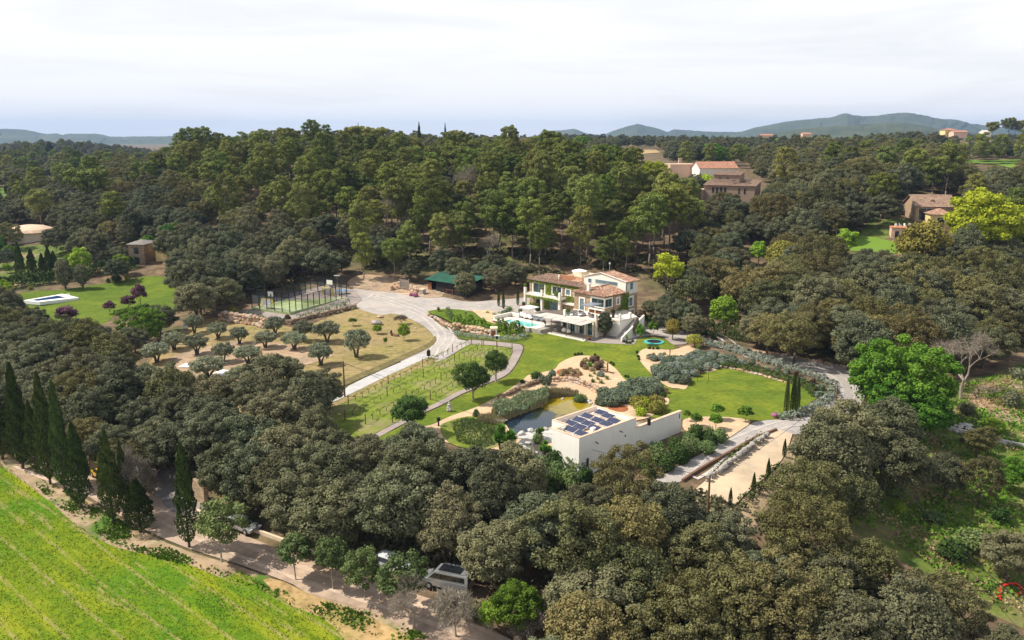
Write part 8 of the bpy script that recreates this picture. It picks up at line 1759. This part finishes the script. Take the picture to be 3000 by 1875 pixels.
# ------------------------------------------------------------------ cars
M['silver']=plain('silver car paint',(0.42,0.44,0.46),.25,.6,.05); M['carwhite']=plain('white car paint',(0.66,0.68,0.70),.25,.1,.05); M['caryellow']=plain('orange yellow car paint',(0.72,0.40,0.02),.25,.1,.05)
M['carglass']=glassmat('dark car glass',(.012,.014,.017)); M['tyre']=plain('tyre rubber',(.02,.02,.02),.8); M['lampglass']=plain('lamp lens',(.6,.6,.58),.15); M['redlens']=plain('red lens',(.4,.02,.02),.2)
def sweep(m,prof,w,inset=.0):
    """side profile (x,z,half width) pairs lofted across the car"""
    n=len(prof); vs=[(x,-hw,z) for x,z,hw in prof]+[(x,hw,z) for x,z,hw in prof]
    m.add(vs,[tuple(range(n)),tuple(range(2*n-1,n-1,-1))]+[(k,n+k,n+(k+1)%n,(k+1)%n) for k in range(n)])
def car(u,v,rz,paint,label,van=False,name='parked_car',zoff=0.1):
    g=gp(u,v); o=empty(name,(g.x,g.y,g.z+zoff),rz,label,'van' if van else 'car')
    if van:
        L=2.5; low=[(-L,.35,.93),(L-.1,.35,.90),(L,.7,.88),(L-.05,.95,.9),(L-.75,1.12,.93),(-L,1.12,.95)]; top=[(-L,1.122,.95),(L-.75,1.122,.93),(L-1.45,1.85,.80),(L-1.7,1.93,.78),(-L+.15,1.95,.80),(-L+.02,1.8,.84)]
        glass=[(-L+.35,1.25,.0),(L-1.0,1.22,.0),(L-1.5,1.72,0),(-L+.4,1.74,0)]; wx=1.55; hwb,hwt=.945,.84
    else:
        L=2.1; low=[(-L,.30,.86),(L-.1,.28,.82),(L,.5,.80),(L-.08,.68,.82),(L-.95,.88,.86),(-L+.05,.92,.86),(-L-.02,.6,.86)]; top=[(-L+.1,.922,.84),(L-.98,.882,.84),(L-1.7,1.38,.62),(L-2.1,1.46,.60),(-L+.75,1.44,.60),(-L+.2,1.15,.72)]
        glass=[(-L+.45,.98,0),(L-1.15,.94,0),(L-1.75,1.32,0),(-L+.85,1.36,0)]; wx=1.28; hwb,hwt=.85,.66
    bd=MB(); sweep(bd,low,0); sweep(bd,top,0); body=bd.build('body',M[paint],o); bv=body.modifiers.new('bevel','BEVEL'); bv.width=.06; bv.segments=2; bv.limit_method='ANGLE'
    def sidewin(m):
        for s in (-1,1):
            n=4; q=[(x,s*(hwb+(hwt-hwb)*((z-.95)/(.9 if van else .5))+.025),z) for x,z,_ in glass]; m.add(q,[tuple(range(n)) if s<0 else tuple(range(n-1,-1,-1))])
    part(o,'side_windows','carglass',sidewin)
    f0,f1=top[1],top[2]; r0,r1=top[0],top[-1]
    part(o,'windscreen','carglass',lambda m:m.add([(f0[0]+.03,-f0[2]+.1,f0[1]+.05),(f0[0]+.03,f0[2]-.1,f0[1]+.05),(f1[0]+.04,f1[2]-.06,f1[1]-.04),(f1[0]+.04,-f1[2]+.06,f1[1]-.04)],[(0,1,2,3)]))
    part(o,'rear_window','carglass',lambda m:m.add([(r0[0]-.03,-r0[2]+.15,r0[1]+.1),(r0[0]-.03,r0[2]-.15,r0[1]+.1),(r1[0]-.03,r1[2]-.08,r1[1]-.02),(r1[0]-.03,-r1[2]+.08,r1[1]-.02)],[(3,2,1,0)]))
    if van: part(o,'roof_glass','carglass',lambda m:m.box(-1.6,.7,-.6,.6,1.955,1.975)); part(o,'roof_rail','silver',lambda m:(m.bar((-2.1,-.75,2.0),(.6,-.75,2.0),.05),m.bar((-2.1,.75,2.0),(.6,.75,2.0),.05)))
    for s in (-1,1):
        part(o,'headlight','lampglass',lambda m:m.box(L-.16,L+.01,s*.62-.16,s*.62+.16,.60,.74)); part(o,'tail_light','redlens',lambda m:m.box(-L-.03,-L+.06,s*.72-.1,s*.72+.1,.72,1.0))
        for x in (-wx,wx):
            t=part(o,'wheel','tyre',lambda m:m.cyl((x,s*(hwb-.2),.33),(x,s*(hwb+.02),.33),.34,.34,16)); part(t,'rim','silver',lambda m:m.cyl((x,s*(hwb+.02),.33),(x,s*(hwb+.035),.33),.2,.2,10))
    return o
ra=gp(560,1540); rb=gp(1300,1760); rz=math.atan2(rb.y-ra.y,rb.x-ra.x)
car(1312,1722,rz+math.pi+.12,'silver','silver van with dark windows and roof parked under the trees by the lane',True,'parked_van'); car(1150,1668,rz,'carwhite','white car half hidden behind the glossy roadside tree'); car(712,1553,rz-.05,'silver','silver car parked under the dark trees beside the lane'); car(303,1402,rz+math.pi-.25,'caryellow','orange yellow car parked behind the lane cypresses')
# walls of the entrance
def bwall(pts,h,t,mat,label,name='brick_wall'):
    P=path_pts(pts,1.5); c=P[0]; mb=MB()
    for a,b_ in zip(P[:-1],P[1:]):
        a=a-c; b_=b_-c; mb.bar((a.x,a.y,a.z+h/2-.3),(b_.x,b_.y,b_.z+h/2-.3),t,h+.6)
    tag(mb.build(name,M[mat],None,tuple(c)),label,'wall')
bwall([(272,1388),(320,1394),(370,1400),(410,1398),(436,1384)],2.4,.5,'stone2','curved stone entrance wall behind the leafless grey bush'); bwall([(572,1462),(590,1472),(606,1482)],2.6,.5,'stone','stone entrance pillar wall right of the driveway cypress')
bwall([(575,1500),(700,1540),(860,1598),(1000,1650)],.35,.3,'coping','low pale kerb wall along the shady side of the lane','kerb_wall')
# ------------------------------------------------------------------ right meadow: block wall, rubble, hoses, small trees, scrub
bwall([(2705,1238),(2760,1254),(2830,1272),(2900,1290),(2960,1304),(3040,1320)],.55,.35,'whiterock','long low wall of pale concrete blocks across the meadow','block_wall')
g=gp(2825,1258); mb=MB(); rng=random.Random(8)
for k in range(60):
    a=rng.uniform(0,6.28); r_=rng.uniform(0,2.6); mb.rock((r_*math.cos(a),r_*.8*math.sin(a),max(.1,.8-.28*r_)),rng.uniform(.15,.4),rng.uniform(.15,.35),rng.uniform(.1,.25),k)
tag(mb.build('rubble_heap',M['whiterock'],None,tuple(g)),'heap of pale rubble and bags above the block wall','rubble')
def hose(pts,r,mat,label,sm=3):
    q=pts; P=[gp(*p) for p in q]; P=[a.lerp(b_,k/6) for a,b_ in zip(P[:-1],P[1:]) for k in range(6)]+[P[-1]]; c=P[0]; mb=MB(); mb.tube([(p.x-c.x,p.y-c.y,h1x(p.x,p.y)-c.z+.15) for p in P],r,6); tag(mb.build('hose',M[mat],None,tuple(c)),label,'hose')
M['hosegreen']=plain('green hose',(0.25,0.55,0.05),.5); M['hosered']=plain('red hose',(0.62,0.03,0.015),.4)
hose([(2832,1183),(2850,1198),(2875,1203),(2895,1225),(2920,1258),(2950,1290),(3000,1330)],.06,'hosegreen','bright green hose running across the meadow to the block wall')
hose([(2932,1762),(2926,1745),(2930,1730),(2942,1718),(2960,1713),(2978,1714),(2990,1724),(2992,1740),(2980,1746)],.13,'hosered','red pipe lying in an open loop at the lower right')
hose([(2850,1710),(2870,1704),(2895,1712),(2905,1728),(2890,1738),(2865,1732),(2852,1718)],.05,'tyre','thin black hose coil on the grass left of the red pipe')
ST_='small trees of the rough meadow'
for (u,vt,vb,w,k,lab) in [(2765,1330,1462,95,'holm_oak','small round tree standing free in the rough meadow, left'),(2865,1345,1488,100,'brown_oak','small brownish tree standing free in the rough meadow, middle'),(2950,1340,1445,80,'green_tree','fresh green tree of the rough meadow near the right edge'),(2945,1555,1700,140,'holm_oak','dark round tree near the red pipe at the right edge'),
    (2860,1250,1345,90,'brown_oak','small tree just below the block wall'),(2800,1580,1640,80,'dark_bush','broad dark bush in the middle of the rough meadow'),(2850,1545,1610,80,'green_bush','light green bush in the middle of the rough meadow'),(2930,1480,1530,50,'dark_bush','dark round bush below the middle meadow tree'),
    (2905,1225,1260,60,'lime_bush','bright bush beside the green hose'),(2760,1205,1245,50,'green_bush','green bush left of the rubble heap'),(2620,1420,1450,60,'green_bush','shaded green bush beside the big oaks'),(2640,1470,1500,40,'lime_bush','bright bush on the sunlit meadow strip'),
    (2740,1500,1530,50,'green_bush','leafy bush at the dark shade edge'),(2830,1180,1215,40,'scrub_bush','brown bush above the rubble heap'),(2960,1140,1190,50,'scrub_bush','brown bush inside the curve of the farm track'),(2980,950,1010,90,'scrub_bush','scrub at the right edge above the farm track'),(2990,1080,1110,60,'scrub_bush','scrub above the farm track')]:
    T(k,u,vt,vb,w,lab,ST_,cat='tree' if 'tree' in k or 'oak' in k else 'bush')
def cover(poly,n,sz,mat,label,seed,name='undergrowth',up=.8,lump=None):
    rng=np.random.default_rng(seed); P=[gp(*q) for q in smooth_poly(poly,2)]; xs=[p.x for p in P]; ys=[p.y for p in P]; Q=[(p.x,p.y) for p in P]; pts=[]
    cen=[(rng.uniform(min(xs),max(xs)),rng.uniform(min(ys),max(ys))) for _ in range(lump)] if lump else None
    t=0
    while len(pts)<n and t<n*12:
        t+=1
        if cen: c=cen[rng.integers(len(cen))]; x=c[0]+rng.normal()*.9; y=c[1]+rng.normal()*.9
        else: x=rng.uniform(min(xs),max(xs)); y=rng.uniform(min(ys),max(ys))
        if inpoly(x,y,Q): pts.append((x,y))
    pts=np.array(pts); m=len(pts); z=H(pts[:,0],pts[:,1]); lc=LC(seed); hh=sz*rng.random(m)
    p=np.stack([pts[:,0],pts[:,1],z+.1+hh*.8],-1); c=p.mean(0); nr=rng.normal(size=(m,3)); nr[:,2]=np.abs(nr[:,2])*up
    lc.leaves(p-c,nr,sz*.8,rng.random(m),1.6); tag(link(name,lc.mesh(name,M[mat]),None,tuple(c)),label,'plants',kind='stuff')
MEAD=[(2480,1500),(2500,1420),(2640,1260),(2740,1160),(2900,1110),(3100,1060),(3200,1300),(3150,1700),(3000,1860),(2850,1760),(2700,1640)]
cover(MEAD,12000,.34,'green_leaf','tangled green weeds covering the rough meadow',61,lump=520); cover(MEAD,7000,.3,'straw_leaf','dry straw coloured weeds covering the rough meadow',62,lump=400)
M['crop_leaf']=leafmat('young crop blades',(0.11,0.17,0.012),(0.23,0.29,0.02),trans=.3); M['crop_dark']=leafmat('dense crop blades',(0.05,0.13,0.012),(0.11,0.22,0.02))
FLD=[(-60,1345),(60,1404),(150,1473),(230,1543),(342,1603),(540,1648),(650,1690),(700,1670),(768,1712),(860,1773),(947,1804),(1023,1872),(1040,1900),(-60,1900)]
cover(FLD,13000,.12,'crop_leaf','fresh green crop blades of the field by the lane',63,'crop',.6,lump=2600); 
cover([(100,1400),(300,1500),(560,1640),(860,1745),(1080,1800),(1250,1870),(1150,1880),(900,1800),(650,1690),(340,1600),(150,1470)],4500,.3,'green_leaf','weeds on the verge between lane and field',65,'verge_weeds',.7,lump=240)
cover([(440,1330),(620,1260),(900,1260),(1300,1330),(1600,1400),(2000,1430),(2300,1560),(2700,1780),(2900,1900),(1500,1900),(1300,1700),(900,1600),(600,1420)],26000,.55,'oak_leaf','low scrub under the near trees',67,'underwood',.8,lump=700)
cover([(900,830),(1100,790),(1500,800),(1560,850),(1880,800),(2000,900),(2300,1000),(2480,1040),(2400,960),(2000,760),(1600,740),(1000,720),(600,800),(560,880)],26000,.8,'oak_leaf_brown','scrubby undergrowth at the foot of the wooded slopes',69,'underwood',.8,lump=700)
# ------------------------------------------------------------------ hills beyond the plain
M['hill']=surf('wooded far hill',[(0.35,(0.030,0.045,0.022)),(0.6,(0.060,0.080,0.035)),(0.75,(0.10,0.10,0.05))],.012,.95,.0015,[(0.3,(0.04,0.06,0.03)),(0.7,(0.09,0.10,0.05))])
def hills(prof,R,depth,seed,name='hills'):
    us=np.arange(prof[0][0],prof[-1][0]+1,6.0); vv=np.interp(us,[p[0] for p in prof],[p[1] for p in prof]); rng=np.random.default_rng(seed)
    n=len(us); k=np.ones(9)/9; nzz=np.convolve(rng.normal(size=n+8),k,'valid')*1.6+rng.normal(size=n)*.25; vv=vv+nzz*(1 if R>4000 else .6)
    x=(us-1500)/FPX*R*1.0; top=CAMZ+(403-vv)/FPX*R
    rows=15; V_=[];
    for j in range(rows):
        t=-1+2*j/(rows-1); f=max(0,1-abs(t)**1.25); w=1+.03*np.sin(us*.05+j*1.7)*(1-f)
        V_.append(np.stack([x*(1+t*depth/R),np.full(n,R+t*depth)+np.convolve(rng.normal(size=n+8),k,'valid')*depth*.07,-30+(top+30)*f*np.clip(w,.6,1.3)],-1))
    V_=np.array(V_).reshape(-1,3); idx=np.arange(rows*n).reshape(rows,n); F=np.stack([idx[:-1,:-1],idx[:-1,1:],idx[1:,1:],idx[1:,:-1]],-1).reshape(-1,4)
    me=raw_mesh(name,V_,F,M['hill'],True); tag(link(name,me),kind='structure')
hills([(-700,395),(-200,372),(0,378),(60,379),(100,382),(160,394),(190,391),(225,397),(240,392),(310,392),(345,399),(400,401),(440,400),(540,398),(800,402),(1100,404)],5000,1400,1)
hills([(1560,401),(1590,389),(1610,384),(1640,383),(1675,378),(1720,392),(1760,396),(1775,389),(1800,380),(1855,364),(1900,375),(1940,388),(1960,380),(2060,386),(2110,388),(2180,388),(2300,398)],5400,1500,2)
hills([(2080,398),(2150,386),(2180,377),(2260,361),(2330,353),(2370,350),(2410,347),(2455,335),(2490,344),(2540,342),(2560,338),(2620,334),(2700,346),(2780,358),(2850,368),(2960,376),(3050,380),(3300,392)],4700,1200,3)
hills([(2200,396),(2330,378),(2440,370),(2560,362),(2600,360),(2660,368),(2720,378),(2850,392)],2600,420,4)

# ------------------------------------------------------------------ the air
hz=MB(); hz.box(-13000,13000,-200,11500,-62,250); ho=hz.build('haze',None)
hm=bpy.data.materials.new('thin air'); hm.use_nodes=True; nt=hm.node_tree; nt.nodes.clear()
oo=nt.nodes.new('ShaderNodeOutputMaterial'); pv=nt.nodes.new('ShaderNodeVolumePrincipled'); pv.inputs['Color'].default_value=(0.42,0.62,1.0,1); pv.inputs['Density'].default_value=0.000085; pv.inputs['Anisotropy'].default_value=0.1
nt.links.new(pv.outputs[0],oo.inputs['Volume']); ho.data.materials.append(hm); tag(ho,'thin bluish air over the whole country','haze',kind='stuff')
